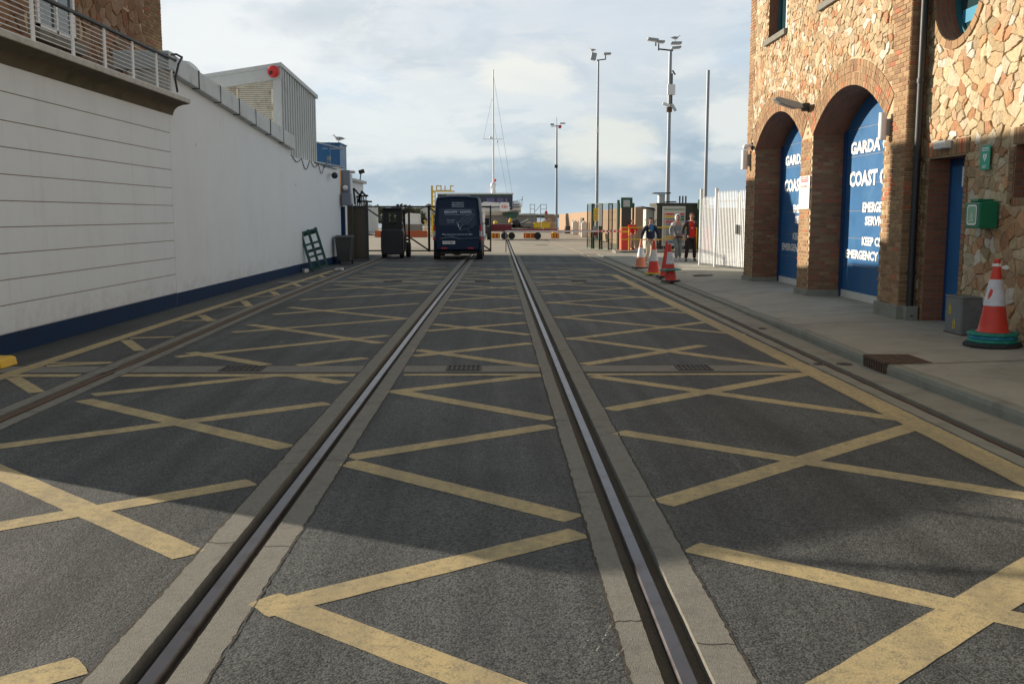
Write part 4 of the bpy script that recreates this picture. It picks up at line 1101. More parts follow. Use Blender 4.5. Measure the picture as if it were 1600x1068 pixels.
# AED cabinet
t = thing('defibrillator_cabinet', 'green defibrillator cabinet with a white framed cross panel mounted on the rubble wall', 'cabinet', (XS - .14, 13.6, 1.65))
cx0, cx1, cy0, cy1, cz0, cz1 = XS - .30, XS - .04, 13.38, 13.80, 1.67, 2.04
m = MB(); m.prism([(cx1, cz0), (cx0, cz0), (cx0, cz1 - .02), (cx1, cz1)], cy0, cy1, 'y'); m.build('body', 'green_box', t, bevel=.015)
m = MB(); m.box(cx0 + .02, cx1 - .02, cy0 + .1, cy1 - .1, cz1 - .012, cz1 + .028); m.build('top_ridge', 'green_box', t, bevel=.008)
m = MB(); X_ = cx0 - .002; a0, a1, b0, b1 = cy0 + .07, cy1 - .07, cz0 + .045, cz1 - .05
def rrect(a0, a1, b0, b1, r, n=5):
    o = []
    for cx_, cy_, s0 in ((a1 - r, b1 - r, 0), (a0 + r, b1 - r, 90), (a0 + r, b0 + r, 180), (a1 - r, b0 + r, 270)):
        for k in range(n + 1): t_ = R(s0 + 90 * k / n); o.append((cx_ + r * math.cos(t_), cy_ + r * math.sin(t_)))
    return o
m.plate(rrect(a0, a1, b0, b1, .05), [rrect(a0 + .022, a1 - .022, b0 + .022, b1 - .022, .035)], lambda a, b: (X_ - .001, a, b)); m.build('white_frame', 'white_sign', t, fixn=False)
m = MB(); q = rrect(a0 + .02, a1 - .02, b0 + .02, b1 - .02, .035); m.raw([(X_, a, b) for a, b in q], [tuple(range(len(q)))]); m.build('label_panel', 'pale_green', t, fixn=False)
m = MB(); yc, zc = (a0 + a1) / 2, 1.84
m.box(X_ - .003, X_ - .0015, yc - .012, yc + .012, zc - .04, zc + .04); m.box(X_ - .003, X_ - .0016, yc - .036, yc + .036, zc - .012, zc + .012)
m.merge(text_mb('DEFIB', .13, .022, (X_ - .002, yc + .065, 1.765), (0, -1, 0), (0, 0, 1))); m.build('cross_print', 'white_sign', t, fixn=False)
# grey electrical cabinet, free standing by the door
t = thing('electrical_cabinet', 'low grey metal cabinet with two yellow warning labels beside the doorway', 'cabinet', (6.56, 14.0, .172))
e0, e1, f0, f1 = 6.45, 6.72, 13.70, 14.23
zb_ = .172
m = MB(); m.box(e0, e1, f0, f1, zb_ + .012, .70); m.build('body', 'cabinet_grey', t, bevel=.006)
m = MB(); m.box(e0 - .012, e1, f0 - .008, f1 + .008, .695, .715); m.build('lid', 'cabinet_grey', t, bevel=.004)
m = MB(); m.box(e0 - .006, e0 + .01, f0 + .03, f1 - .03, zb_ + .05, .66); m.build('door_panel', 'cabinet_grey', t, bevel=.004)
m = MB(); m.box(e0 - .01, e1, f0 - .006, f1 + .006, zb_ - .01, zb_ + .02); m.build('skirt', 'rust', t)
X_ = e0 - .0085
for yc, zc in ((14.07, .54), (13.93, .34)):
    m = MB(); m.raw([(X_, yc + .035, zc), (X_, yc - .035, zc), (X_, yc, zc + .07)], [(0, 1, 2)]); m.box(X_ - .0005, X_ + .001, yc - .035, yc + .035, zc - .085, zc - .008)
    lb_ = m.build('warning_label', 'yellow_sign', t, fixn=False)
    m = MB(); m.box(X_ - .002, X_ - .001, yc - .004, yc + .004, zc - .075, zc + .045)
    for k in range(3): m.box(X_ - .002, X_ - .001, yc - .026, yc + .026, zc - .075 + k * .02, zc - .067 + k * .02)
    m.build('print_lines', 'black', lb_)

# ================================================================== CONES
def cone(loc, label, h=1.0, rb_=.19, base='black', bw=.27, tilt=(0, 0), body='cone_red', sleeve=True, bandz=(.36, .72), name='traffic_cone', rz=0.0, build_base=True, grp='red and white traffic cones on the pavement'):
    t = thing(name, label, 'traffic cone', loc, 0, grp)
    X, Y, Z = loc; rt_ = .03
    def rad(q): return rb_ + (rt_ - rb_) * q
    if build_base:
        m = MB(); m.cyl((X, Y, Z), (X, Y, Z + .045), bw * 1.02, bw, 8); m.build('base', base, t, bevel=.008)
    zb_ = Z + .04
    m = MB(); prof = [(rb_ + .02, 0), (rb_, .02)] + [(rad(q), h * q) for q in (.1, .3, .5, .7, .9, .96)] + [(rt_ + .012, h * .965), (rt_ + .012, h * .985), (rt_ - .004, h)]
    m.lathe(prof, (X, Y, zb_), 28); m.build('cone_body', body, t, smooth=True)
    if sleeve:
        a, b = bandz; m = MB(); m.lathe([(rad(a) + .004, h * a), (rad(a) + .007, h * a + .005), (rad(b) + .005, h * b), (rad(b), h * b + .002)], (X, Y, zb_), 28); m.build('reflective_sleeve', 'cone_sleeve', t, smooth=True)
    t.rotation_euler = (tilt[0], tilt[1], rz)
    return t
Xc, Yc = 6.35, 12.62; Zc = pave_z(Xc, Yc)
t = cone((Xc, Yc, Zc + .15), 'tall red and white cone with torn tape at its tip, beside the grey cabinet', h=.93, rb_=.185, build_base=False)
# torn sleeve patch and a strip of tape on the tip
m = MB()
m2 = [(.30, .44), (.52, .50), (.60, .57), (.40, .60), (.28, .52)]
def on_cone(a, q, off=.009): rr_ = .185 + (.03 - .185) * q + off; return (Xc + rr_ * math.cos(a), Yc + rr_ * math.sin(a), Zc + .19 + .93 * q)
m.raw([on_cone(-2.75 + (a - .3) * 1.6, b) for a, b in m2], [(0, 1, 2, 3, 4)]); m.build('torn_patch', 'cone_red', t, fixn=False)
m = MB(); random.seed(3)
for k in range(7):
    a = k * .9; p = on_cone(a, .9, .008); p2 = on_cone(a + .9, .9, .008)
    m.raw([p, p2, (p2[0], p2[1], p2[2] + .035 + .01 * random.random()), (p[0], p[1], p[2] + .03)], [(0, 1, 2, 3)])
a = on_cone(-.6, .9, .01); m.raw([a, (a[0] + .05, a[1] - .03, a[2] + .02), (a[0] + .09, a[1] - .03, a[2] - .015), (a[0] + .06, a[1] - .02, a[2] - .04), (a[0] + .01, a[1], a[2] - .03)], [(0, 1, 2, 3, 4)])
m.build('tape_strip', 'white_sign', t, fixn=False)
for k, (mm, r_, z_, h_, lab) in enumerate((('rubber', .355, 0, .055, 'black rubber base at the bottom of the stack under the near cone'), ('base_green', .315, .055, .05, 'green base between the black and the blue ones under the near cone'), ('base_blue', .30, .105, .04, 'blue base between two green ones under the near cone'), ('base_green', .315, .145, .042, 'green base at the top of the stack under the near cone'))):
    m = MB(); m.lathe([(r_ * .98, z_), (r_, z_ + h_ * .3), (r_ * .985, z_ + h_ * .75), (r_ * .93, z_ + h_)], (Xc, Yc, Zc + .001), 10)
    o = m.build('cone_base', mm, bevel=.006); tag(o, lab, 'cone base', 'cone bases stacked under the near cone'); o.rotation_euler = (0, 0, .2 * k)
gp = lambda x, y: (x, y, pave_z(x, y) + .002)
cone(gp(4.80, 33.8), 'faded orange based white topped cone farthest from the camera', h=.93, body='cone_faded', base='black', bw=.30)
cone(gp(4.73, 30.5), 'bright red cone with a yellow base, second farthest', h=.98, base='base_yellow', bw=.28)
cone(gp(4.80, 28.8), 'plain red cone without a white sleeve, leaning by the green ringed cone', h=.99, rb_=.15, sleeve=False, tilt=(0, R(2)))
t = cone(gp(4.66, 27.0), 'red cone stack with a green ring and white sleeve, nearest of the far cones', h=.98, rb_=.165, bandz=(.45, .78), tilt=(0, R(-3)))
m = MB(); X, Y, Z = t.location; m.lathe([(.17, .30), (.30, .31), (.30, .335), (.15, .36)], (X, Y, Z), 10); m.build('green_ring', 'base_green', t)

# ================================================================== LEFT BUILDING
LX = -6.60
lx = lambda Y: interp([(0, -6.62), (20.3, -6.62), (32.6, -6.52), (40, -6.30), (45, -6.2)], Y)
t = thing('quayside_building', 'long low white building with blue plinth and horizontal panel joints on the left', 'building', (-7.5, 25, 0))
m = MB(); jn_ = MB()
ys0, ys1 = 12.6, 20.3
zj = [.28, .655, .99, 1.34, 1.69, 2.04, 2.39, 2.75, 3.10, 3.48, 3.86]
for a, b in zip(zj[:-1], zj[1:]): m.box(LX - .35, LX, ys0, ys1, a + .006, b - .006)
m.box(LX - .35, LX - .02, ys0 + .01, ys1, .2, 3.9); m.build('siding_wall', 'white_wall', t, bevel=.004)
for z_ in zj[1:-1]: jn_.box(LX - .3, LX - .004, ys0 + .02, ys1, z_ - .0062, z_ + .0058)
jn_.build('panel_joints', 'joint_dirt', t)
m = MB(); m.box(-11, LX - .36, 15.0, 31, .0, 4.0); m.box(-11, LX - .36, 31, 40, .0, 3.4); m.build('inner_block', 'white_render', t)
m = MB()
for a, b in ((12.58, 20.3), (20.32, 32.55), (32.57, 39.8)):
    m.raw([(lx(a) + .025, a, -.02), (lx(b) + .025, b, -.02), (lx(b) + .025, b, .27), (lx(a) + .025, a, .27), (lx(a) - .3, a, -.02), (lx(b) - .3, b, -.02), (lx(b) - .3, b, .27), (lx(a) - .3, a, .27)], [(0, 1, 2, 3), (3, 2, 6, 7), (1, 5, 6, 2), (0, 3, 7, 4)])
m.build('plinth', 'plinth_blue', t)
# rendered wall, slightly proud, with its sloping top
def wallpiece(name, a, b, za, zb, mt, off=.02, th=.4, z0=.02):
    m = MB(); xa, xb = lx(a) + off, lx(b) + off
    m.raw([(xa, a, z0), (xb, b, z0), (xb, b, zb), (xa, a, za), (xa - th, a, z0), (xb - th, b, z0), (xb - th, b, zb), (xa - th, a, za)],
          [(0, 1, 2, 3), (3, 2, 6, 7), (7, 6, 5, 4), (0, 3, 7, 4), (1, 5, 6, 2)])
    return m.build(name, mt, t)
for a, b in ((20.31, 26.1), (26.105, 31.4)):
    wallpiece('rendered_wall', a, b, interp([(20.3, 4.72), (31.4, 3.95)], a), interp([(20.3, 4.72), (31.4, 3.95)], b), 'white_render')
wallpiece('rendered_wall', 31.42, 35.9, 3.66, 3.68, 'white_render', off=.0); wallpiece('rendered_wall', 35.92, 39.8, 3.68, 3.62, 'white_render', off=-.01)
for k in range(7):
    a = 20.25 + k * 1.6; b = a + 1.605
    za = interp([(20.3, 5.0), (31.4, 4.27)], a); zb = interp([(20.3, 5.0), (31.4, 4.27)], b)
    hh = interp([(20, .36), (31.4, .42)], a); off = .17 + (k % 2) * .003
    m = MB(); xa, xb = lx(a) + off, lx(b) + off
    m.raw([(xa, a, za - hh), (xb, b, zb - hh), (xb, b, zb), (xa, a, za), (xa - .62, a, za - hh), (xb - .62, b, zb - hh), (xb - .62, b, zb + .06), (xa - .62, a, za + .06)],
          [(0, 1, 2, 3), (3, 2, 6, 7), (7, 6, 5, 4), (0, 3, 7, 4), (1, 5, 6, 2), (0, 4, 5, 1)])
    m.build('coping', 'coping', t, bevel=.008)
    m = MB(); m.raw([(xa + .012, a - .018, za - hh - .008), (xa + .012, a + .018, za - hh - .008), (xa + .012, a + .018, za + .008), (xa + .012, a - .018, za + .008), (xa - .3, a - .018, za - hh - .008), (xa - .3, a + .018, za - hh - .008), (xa - .3, a + .018, za + .03), (xa - .3, a - .018, za + .03)], [(0, 1, 2, 3), (3, 2, 6, 7), (0, 3, 7, 4), (1, 5, 6, 2), (0, 4, 5, 1)]); m.build('coping_joint', 'dark_metal', t)
m = MB(); m.box(lx(20) - .62, lx(20) + .1, 19.95, 20.3, 4.16, 4.66); m.build('parapet_end', 'slab_edge', t)
m = MB(); m.box(lx(20) - .9, lx(20) + .2, 19.9, 20.245, 4.66, 5.02); m.build('coping_end', 'coping', t, bevel=.02)
# cove cornice
prof = [(LX - .1, 3.84), (LX + .012, 3.84), (LX + .02, 3.88), (LX + .05, 3.95), (LX + .12, 4.01), (LX + .22, 4.045), (LX + .34, 4.06), (LX + .35, 4.07), (LX - .1, 4.07)]
m = MB(); m.prism(prof, ys0 - .3, 20.5, 'y'); m.build('cornice', 'cornice', t, smooth=True)
m = MB(); m.box(LX - .34, LX + .37, ys0 - .3, 20.52, 4.072, 4.16); m.build('terrace_edge', 'slab_edge', t, bevel=.01)
m = MB(); m.box(-8.05, LX - .36, 15.0, 24, 4.02, 4.10); m.build('terrace_floor', 'concrete', t)
# stair wall and sloping handrail beyond the left edge of the picture
t2 = thing('stair_wall', 'white sloping stair wall at the near end of the quayside building', 'wall', (-6.7, 10.5, 0))
m = MB(); m.prism([(8.83, 0), (8.83, 2.08), (9.8, 2.38), (11.8, 2.90), (12.58, 3.10), (12.58, 0)], LX - .25, LX, 'x'); m.build('wall', 'white_wall', t2)
m = MB(); m.bar((LX - .1, 9.55, 2.35), (LX - .1, 11.2, 3.75), .07); m.bar((LX - .1, 11.15, 3.75), (LX - .1, 11.15, 2.7), .05); m.build('handrail', 'galv', t2)
# balcony railing
t = thing('terrace_railing', 'white steel terrace railing with thin horizontal bars above the cornice', 'railing', (LX + .1, 16, 4.16))
ry = [11.7, 12.95, 14.2, 15.5, 16.73, 17.98, 19.2, 20.05]; RXX = LX + .16
for yv in ry:
    m = MB(); m.box(RXX - .012, RXX + .012, yv - .045, yv + .045, 4.16, 4.86); m.build('post', 'white_paint', t, bevel=.003)
m = MB()
for k in range(9): m.cyl((RXX + .0, 11.5, 4.24 + k * .07), (RXX + .0, 20.15, 4.24 + k * .07), .008, .008, 6)
m.build('bars', 'white_paint', t)
m = MB(); m.box(RXX - .04, RXX + .04, 11.5, 20.3, 4.86, 4.91); m.build('handrail', 'dark_metal', t, bevel=.012)
m = MB(); m.tube([(RXX - .03, 19.4, 4.9), (RXX - .02, 19.9, 4.93), (RXX + .05, 20.25, 5.0), (RXX + .08, 20.5, 4.98), (RXX + .1, 20.2, 4.8), (RXX + .07, 20.05, 4.5), (RXX + .09, 20.1, 4.25)], .022, 8)
tag(m.build('cable', 'black', smooth=True), 'thick black cable looping over the end of the terrace railing', 'cable')
# the stone tower behind the terrace
TX = -8.0
t = thing('stone_tower', 'dark rubble stone building with brick corner rising behind the terrace railing', 'building', (-9.5, 19, 0))
m = MB(); m.box(-11, TX - .002, 14.6, 24.3, 4.0, 7.1); m.build('wall', 'mortar_cream', t)
def keep_t(Y, z):
    if Y > 23.1 - (.12 if int(z / .45) % 2 else 0): return False
    for a, b in ((17.75, 19.3),):
        if a - .28 < Y < b + .28 and z > 4.9: return False
    return z < 7.05
so = MB(); rubble(so, lambda u_, v_, d: (TX + d, u_, v_), 14.6, 24.2, 4.05, 7.1, .30, .22, keep_t, lambda a, b: (a, b), 77, lambda a, b: [(1, 0, 23.1)])
for i in range(len(so.c)): so.c[i] = (so.c[i][0] * .52, so.c[i][1] * .40, so.c[i][2] * .36)
so.build('rubble_stones', 'stone', t, color=True)
bk = MB(); PT = lambda u_, v_, d: (TX + d, u_, v_)
brickwork(bk, PT, 22.98, 24.3, 4.1, 7.1, lambda a, b: a > 23.1 - (.12 if int(b / .45) % 2 else 0), 4, dark=.75)
for a, b in ((17.75, 19.3),):
    bk.build('brick_quoin', 'brick', t, color=True); bk = MB(); brickwork(bk, PT, a - .28, a, 4.92, 7.1, lambda p, q: True, 6, dark=.7); bk.build('brick_jamb', 'brick', t, color=True); bk = MB(); brickwork(bk, PT, b, b + .28, 4.92, 7.1, lambda p, q: True, 7, dark=.7)
bk.build('brick_jamb', 'brick', t, color=True)
for a, b in ((17.75, 19.3),):
    m = MB(); m.raw([(TX + .004, a, 5.05), (TX + .004, b, 5.05), (TX + .004, b, 7.05), (TX + .004, a, 7.05)], [(0, 1, 2, 3)]); o = m.build('window', 'win_glass', t, fixn=False)
    m = MB()
    for y0_, y1_, z0, z1 in ((a, a + .09, 5.05, 7.05), (b - .09, b, 5.05, 7.05), ((a + b) / 2 - .035, (a + b) / 2 + .035, 5.05, 7.05), (a, b, 5.05, 5.13), (a, b, 6.1, 6.19)): m.box(TX + .005, TX + .05 + z0 * .0004, y0_, y1_, z0, z1)
    m.build('window_frame', 'white_paint', o)
    m = MB(); m.box(TX + .0, TX + .16, a - .2, b + .2, 4.85, 5.045); m.build('window_sill', 'concrete', t, bevel=.01)
m = MB(); m.box(-11.1, TX + .05, 14.5, 24.35, 7.1, 7.2); m.build('roof', 'dark_metal', t)

# rooftop plant box
t = thing('rooftop_plant_room', 'grey corrugated rooftop unit with rusty cream louvres above the white wall', 'rooftop unit', (-8.3, 35, 3.6))
PX0, PX1, PY0, PY1, PZ0, PZ1 = -9.9, -6.98, 32.6, 38.55, 3.6, 6.45
def ptop(Y): return interp([(32.6, 6.58), (38.6, 6.28)], Y)
m = MB(); n = 30; dy = (PY1 - PY0) / n
for k in range(n):
    a = PY0 + k * dy; x = PX1 if k % 2 else PX1 - .06
    m.raw([(x, a, PZ0), (x, a + dy, PZ0), (x, a + dy, ptop(a)), (x, a, ptop(a))], [(0, 1, 2, 3)])
    x2 = PX1 - .06 if k % 2 else PX1; m.raw([(x, a + dy, PZ0), (x2, a + dy, PZ0), (x2, a + dy, ptop(a)), (x, a + dy, ptop(a))], [(0, 1, 2, 3)])
m.build('corrugated_side', 'corrug', t, fixn=False)
m = MB(); m.box(PX1 - .27, PX1 - .0, PY0 - .03, PY0 + .05, PZ0, 6.16); m.build('corner_post', 'metal_light', t, bevel=.01)
m = MB(); m.raw([(PX0, PY0 + .1, PZ0), (PX1 - .07, PY0 + .1, PZ0), (PX1 - .07, PY0 + .1, 6.1), (PX0, PY0 + .1, 5.7)], [(0, 1, 2, 3)]); m.box(PX0, PX1 - .1, PY1 - .1, PY1, PZ0, 6.2); m.build('back_panel', 'container_dark', t, fixn=False)
m = MB(); m.prism([(PX0 - .02, 5.72), (PX0 - .02, 6.18), (PX1 - .0, 6.62), (PX1 - .0, 6.16)], PY0 - .06, PY0 + .09, 'y'); m.build('fascia', 'metal_light', t, bevel=.01)
m = MB(); m.raw([(PX1 + .03, PY0 - .1, 6.54), (PX1 + .08, PY1 + .1, 6.23), (PX1 + .08, PY1 + .1, 6.36), (PX1 + .03, PY0 - .1, 6.67), (PX0 - .1, PY0 - .1, 6.10), (PX0 - .1, PY1 + .1, 5.90), (PX0 - .1, PY1 + .1, 6.0), (PX0 - .1, PY0 - .1, 6.20)],
                [(0, 1, 2, 3), (3, 2, 6, 7), (7, 6, 5, 4), (0, 3, 7, 4), (1, 5, 6, 2), (0, 4, 5, 1)]); m.build('roof_edge', 'metal_light', t)
m = MB()
for k in range(36):
    z_ = 3.9 + k * .0635
    m.raw([(PX0, PY0 + .0, z_), (PX1 - .28, PY0 + .0, z_), (PX1 - .28, PY0 + .032, z_ + .058), (PX0, PY0 + .032, z_ + .058)], [(0, 1, 2, 3)])
m.build('louvres', 'cream_louvre', t, fixn=False)
for xm in (PX1 - .30, PX1 - 1.42, PX1 - 2.6):
    m = MB(); m.box(xm - .03, xm + .03, PY0 - .02, PY0 + .06, 3.7, 5.85); m.build('louvre_frame', 'cream_louvre', t)
t = thing('alarm_bell', 'round red alarm housing on the corner of the rooftop unit', 'alarm', (-7.5, 32.5, 6.05))
m = MB(); m.sphere((-7.17, 32.36, 6.36), .19, 12, sc=(1, .7, 1)); m.build('dome', 'red_plastic', t, smooth=True)
m = MB(); m.box(-7.26, -7.18, 32.19, 32.25, 6.25, 6.36); m.build('grille', 'black', t)
m = MB(); m.box(-7.26, -7.08, 32.40, 32.54, 6.28, 6.44); m.build('bracket', 'metal_grey', t)
t = thing('vent_duct', 'white curved vent duct on the roof behind the coping', 'duct', (-7.9, 25.5, 4.2))
m = MB(); P_ = [(-7.45, 24.0, 5.2), (-7.45, 24.3, 5.24), (-7.5, 24.8, 5.22), (-7.6, 25.4, 5.12), (-7.7, 26.2, 5.0), (-7.75, 28.0, 4.95)]
m.sphere((-7.45, 24.05, 5.2), .24, 8); m.tube(P_, .24, 16); m.cyl((-7.45, 24.05, 5.4), (-7.45, 24.05, 5.55), .012, .012, 6); m.build('duct', 'white_paint', t, smooth=True)
m = MB(); m.box(-8.1, -7.4, 27.4, 28.2, 4.4, 5.08); m.build('duct_box', 'white_paint', t, bevel=.02)
for a, b in ((24.4, 4.1), (27.8, 4.0)):
    m = MB(); m.box(-7.8, -7.7, a, a + .06, b, 5.0); m.build('leg', 'galv', t)
# cables drooping under the plant room
m = MB()
for k, (a, b) in enumerate(((31.6, 33.0), (33.0, 34.2), (34.4, 35.6), (35.6, 36.6))):
    pts = [(lx(a + (b - a) * q) + .03, a + (b - a) * q, 3.70 - .16 * math.sin(math.pi * q) * (1 + k % 2) - .02 * k) for q in [i / 8 for i in range(9)]]
    m.tube(pts, .012, 5)
m.tube([(lx(35) + .03, 35.0, 3.66), (lx(39) + .03, 38.9, 3.6)], .018, 5)
tag(m.build('wall_cables', 'dark_metal'), 'thin dark cables drooping along the top of the white wall', 'cables')
t = thing('dome_camera', 'black dome camera on the white wall near its far end', 'camera', (-6.3, 37.5, 3.2))
m = MB(); m.sphere((-6.15, 37.5, 3.31), .12, 10); m.build('dome', 'black', t, smooth=True); m = MB(); m.cyl((-6.4, 37.5, 3.36), (-6.2, 37.5, 3.36), .05); m.build('arm', 'white_paint', t)
t = thing('flood_light', 'small grey floodlight on a bracket above the dome camera', 'lamp', (-6.3, 36.6, 3.6))
m = MB(); m.obox((-6.2, 36.6, 3.88), (.12, .2, .16), Matrix.Rotation(.2, 3, 'Y')); m.build('lamp_head', 'metal_grey', t, bevel=.02); m = MB(); m.bar((-6.36, 36.6, 3.55), (-6.22, 36.6, 3.85), .05); m.build('arm', 'galv', t)
# end pier of the building
t = thing('end_panel', 'blue grey wall panel with an orange rusty edge closing the end of the white wall', 'wall', (-6.2, 40, 0))
m = MB(); m.box(-6.28, -5.98, 40.0, 40.3, 2.3, 3.62); m.build('upper_panel', 'panel_grey', t)
m = MB(); m.box(-6.37, -6.285, 39.9, 40.2, 2.2, 3.60); m.build('rusty_edge', 'rust_orange', t)
m = MB(); m.box(-6.36, -6.2, 39.9, 40.2, 0, 2.19); m.build('lower_post', 'plinth_blue', t)
m = MB(); m.box(-6.15, -5.95, 40.4, 40.6, 0, 2.3); m.build('brown_post', 'gate_panel', t)
m = MB(); m.sphere((-6.14, 39.95, 2.92), .11, 8); m.build('wall_lamp', 'lamp_clear', t, smooth=True)
t = thing('junction_box', 'blue grey metal box on the end of the wall', 'box', (-6.1, 39.9, 2.2))
m = MB(); m.box(-6.24, -5.9, 39.6, 39.95, 2.22, 2.70); m.build('body', 'panel_grey', t, bevel=.02); m = MB(); m.box(-6.21, -5.93, 39.585, 39.6, 2.25, 2.67); m.build('door', 'panel_grey', t, bevel=.01)
# blue roof box with ladder
t = thing('blue_roof_box', 'bright blue square roof structure behind the corrugated unit', 'rooftop unit', (-8, 46, 3))
m = MB(); m.box(-9.0, -7.12, 45.0, 46.9, 3.0, 5.0); m.build('box', 'blue_panel', t, bevel=.02)
m = MB(); m.box(-9.05, -7.08, 44.95, 46.95, 5.0, 5.05); m.build('rim', 'blue_panel', t)
t = thing('roof_rail', 'blue roof guard rail beside the blue roof box', 'railing', (-7.9, 42, 3.6))
for x_, y_ in ((-7.75, 41.0), (-7.35, 43.5)):
    m = MB(); m.bar((x_, y_, 3.5), (x_, y_, 4.95), .1); m.build('post', 'blue_panel', t)
m = MB()
for z_ in (4.75, 3.95): m.bar((-7.75, 41.0, z_ + .1), (-6.9, 44.6, z_), .05); m.bar((-6.9, 44.6, z_), (-7.8, 44.4, z_), .05)
m.build('rails', 'galv', t)
m = MB(); m.box(-7.2, -6.5, 40.5, 43.8, 3.3, 3.75); m.build('roof_kerb', 'slab_edge', t)
# white building beyond
t = thing('white_store_building', 'small flat roofed white building beyond the end of the wall', 'building', (-7, 44, 0))
m = MB(); m.box(-9, -6.18, 41.0, 42.2, 0, 3.55); m.box(-9, -6.42, 42.2, 47.3, 0, 3.30); m.build('wall', 'white_render', t)
m = MB(); m.box(-9, -5.95, 40.95, 41.5, 3.55, 3.64); m.box(-9, -6.28, 42.2, 47.45, 3.30, 3.42); m.build('roof_edge', 'slab_edge', t)
t = thing('flood_light', 'small floodlight on the roof edge of the white building beyond', 'lamp', (-6.5, 46.6, 3.42))
m = MB(); m.obox((-6.42, 46.8, 3.85), (.26, .2, .18), Matrix.Rotation(-.3, 3, 'Y')); m.build('lamp_head', 'dark_metal', t, bevel=.02); m = MB(); m.bar((-6.5, 46.8, 3.4), (-6.45, 46.8, 3.8), .05); m.build('arm', 'galv', t)
# gull builder
def gull(loc, rz, label, s=1.0):
    t = thing('gull', label, 'gull', loc, 0, 'gulls perched on high points')
    X, Y, Z = loc
    m = MB(); m.sphere((X, Y, Z + .17 * s), .085 * s, 10, sc=(1.0, 2.1, .95)) if False else None
    m = MB(); prof = [(-.24, .02, .02), (-.15, .06, .05), (-.02, .085, .08), (.10, .075, .075), (.16, .05, .06), (.20, .045, .05), (.235, .045, .045), (.27, .02, .02)]
    zc = [.16, .17, .17, .19, .24, .30, .32, .32]
    vs = []; n = 10
    for (a, rx, rz_), z_ in zip(prof, zc):
        for k in range(n): q = 2 * math.pi * k / n; vs.append((a * s, rx * s * math.cos(q), (z_ + rz_ * math.sin(q)) * s))
    m.raw([(X + v[0], Y + v[1], Z + v[2]) for v in vs], [(j * n + k, j * n + (k + 1) % n, (j + 1) * n + (k + 1) % n, (j + 1) * n + k) for j in range(7) for k in range(n)] + [tuple(range(n)), tuple(range(8 * n - 1, 7 * n - 1, -1))])
    m.build('body', 'gull_white', t, smooth=True)
    for sd_ in (-1, 1):
        m = MB(); m.raw([(X + .12 * s, Y + sd_ * .082 * s, Z + .23 * s), (X + .02 * s, Y + sd_ * .095 * s, Z + .12 * s), (X - .32 * s, Y + sd_ * .02 * s, Z + .17 * s), (X - .1 * s, Y + sd_ * .06 * s, Z + .25 * s), (X + .0 * s, Y + sd_ * .11 * s, Z + .19 * s)], [(0, 1, 4), (1, 2, 4), (2, 3, 4), (3, 0, 4)]); m.build('wing', 'gull_grey', t)
        m = MB(); m.cyl((X + .0, Y + sd_ * .03 * s, Z), (X + .0, Y + sd_ * .03 * s, Z + .12 * s), .008 * s); m.build('leg', 'orange', t)
    m = MB(); m.cyl((X + .26 * s, Y, Z + .32 * s), (X + .33 * s, Y, Z + .31 * s), .014 * s, .004 * s, 6); m.build('beak', 'yellow_paint', t)
    t.rotation_euler = (0, 0, rz); return t
gull((-7.2, 45.2, 5.05), math.pi * .9, 'gull standing on the blue roof box', 1.05)
# wheelie bin
t = thing('wheelie_bin', 'dark grey wheelie bin at the end of the white wall', 'bin', (-5.95, 38.0, 0))
m = MB(); bx, by = -5.93, 38.1
m.raw([(bx - .24, by - .28, .1), (bx + .24, by - .28, .1), (bx + .24, by + .26, .1), (bx - .24, by + .26, .1), (bx - .31, by - .36, .98), (bx + .31, by - .36, .98), (bx + .31, by + .36, .98), (bx - .31, by + .36, .98)], [(0, 1, 5, 4), (1, 2, 6, 5), (2, 3, 7, 6), (3, 0, 4, 7), (3, 2, 1, 0), (4, 5, 6, 7)]); m.build('body', 'bin_grey', t, bevel=.03)
m = MB(); m.prism([(by - .4, .985), (by - .4, 1.03), (by + .1, 1.09), (by + .38, 1.06), (by + .38, .985)], bx - .34, bx + .34, 'x'); m.build('lid', 'bin_grey', t, bevel=.02)
for s_ in (-1, 1):
    m = MB(); m.cyl((bx + s_ * .22, by + .28, .1), (bx + s_ * .28, by + .28, .1), .1, .1, 16); m.build('wheel', 'rubber', t)
m = MB(); m.cyl((bx - .28, by + .42, .98), (bx + .28, by + .42, .98), .02); m.build('handle', 'bin_grey', t)
# green crate / pallet leaning on the wall
t = thing('leaning_pallet', 'weathered green wooden pallet frame leaning against the white wall', 'pallet', (0, 0, 0))
m = MB()
for x_ in (-.30, 0, .30): m.box(x_ - .045, x_ + .045, -.07, .07, 0, 1.5)
m.build('bearers', 'pallet_green', t)
for k in range(4):
    m = MB(); m.box(-.345, .345, -.095, -.072, .02 + k * .46, .10 + k * .46); m.build('slat', 'pallet_green', t, bevel=.004)
m = MB()
for k in range(3): m.box(-.345, .345, .072, .092, .05 + k * .62, .16 + k * .62)
m.build('back_slats', 'pallet_green', t)
t.location = (-5.98, 33.1, .08); t.scale = (.85, .9, .9); t.rotation_euler = (R(0), R(-16), R(18))
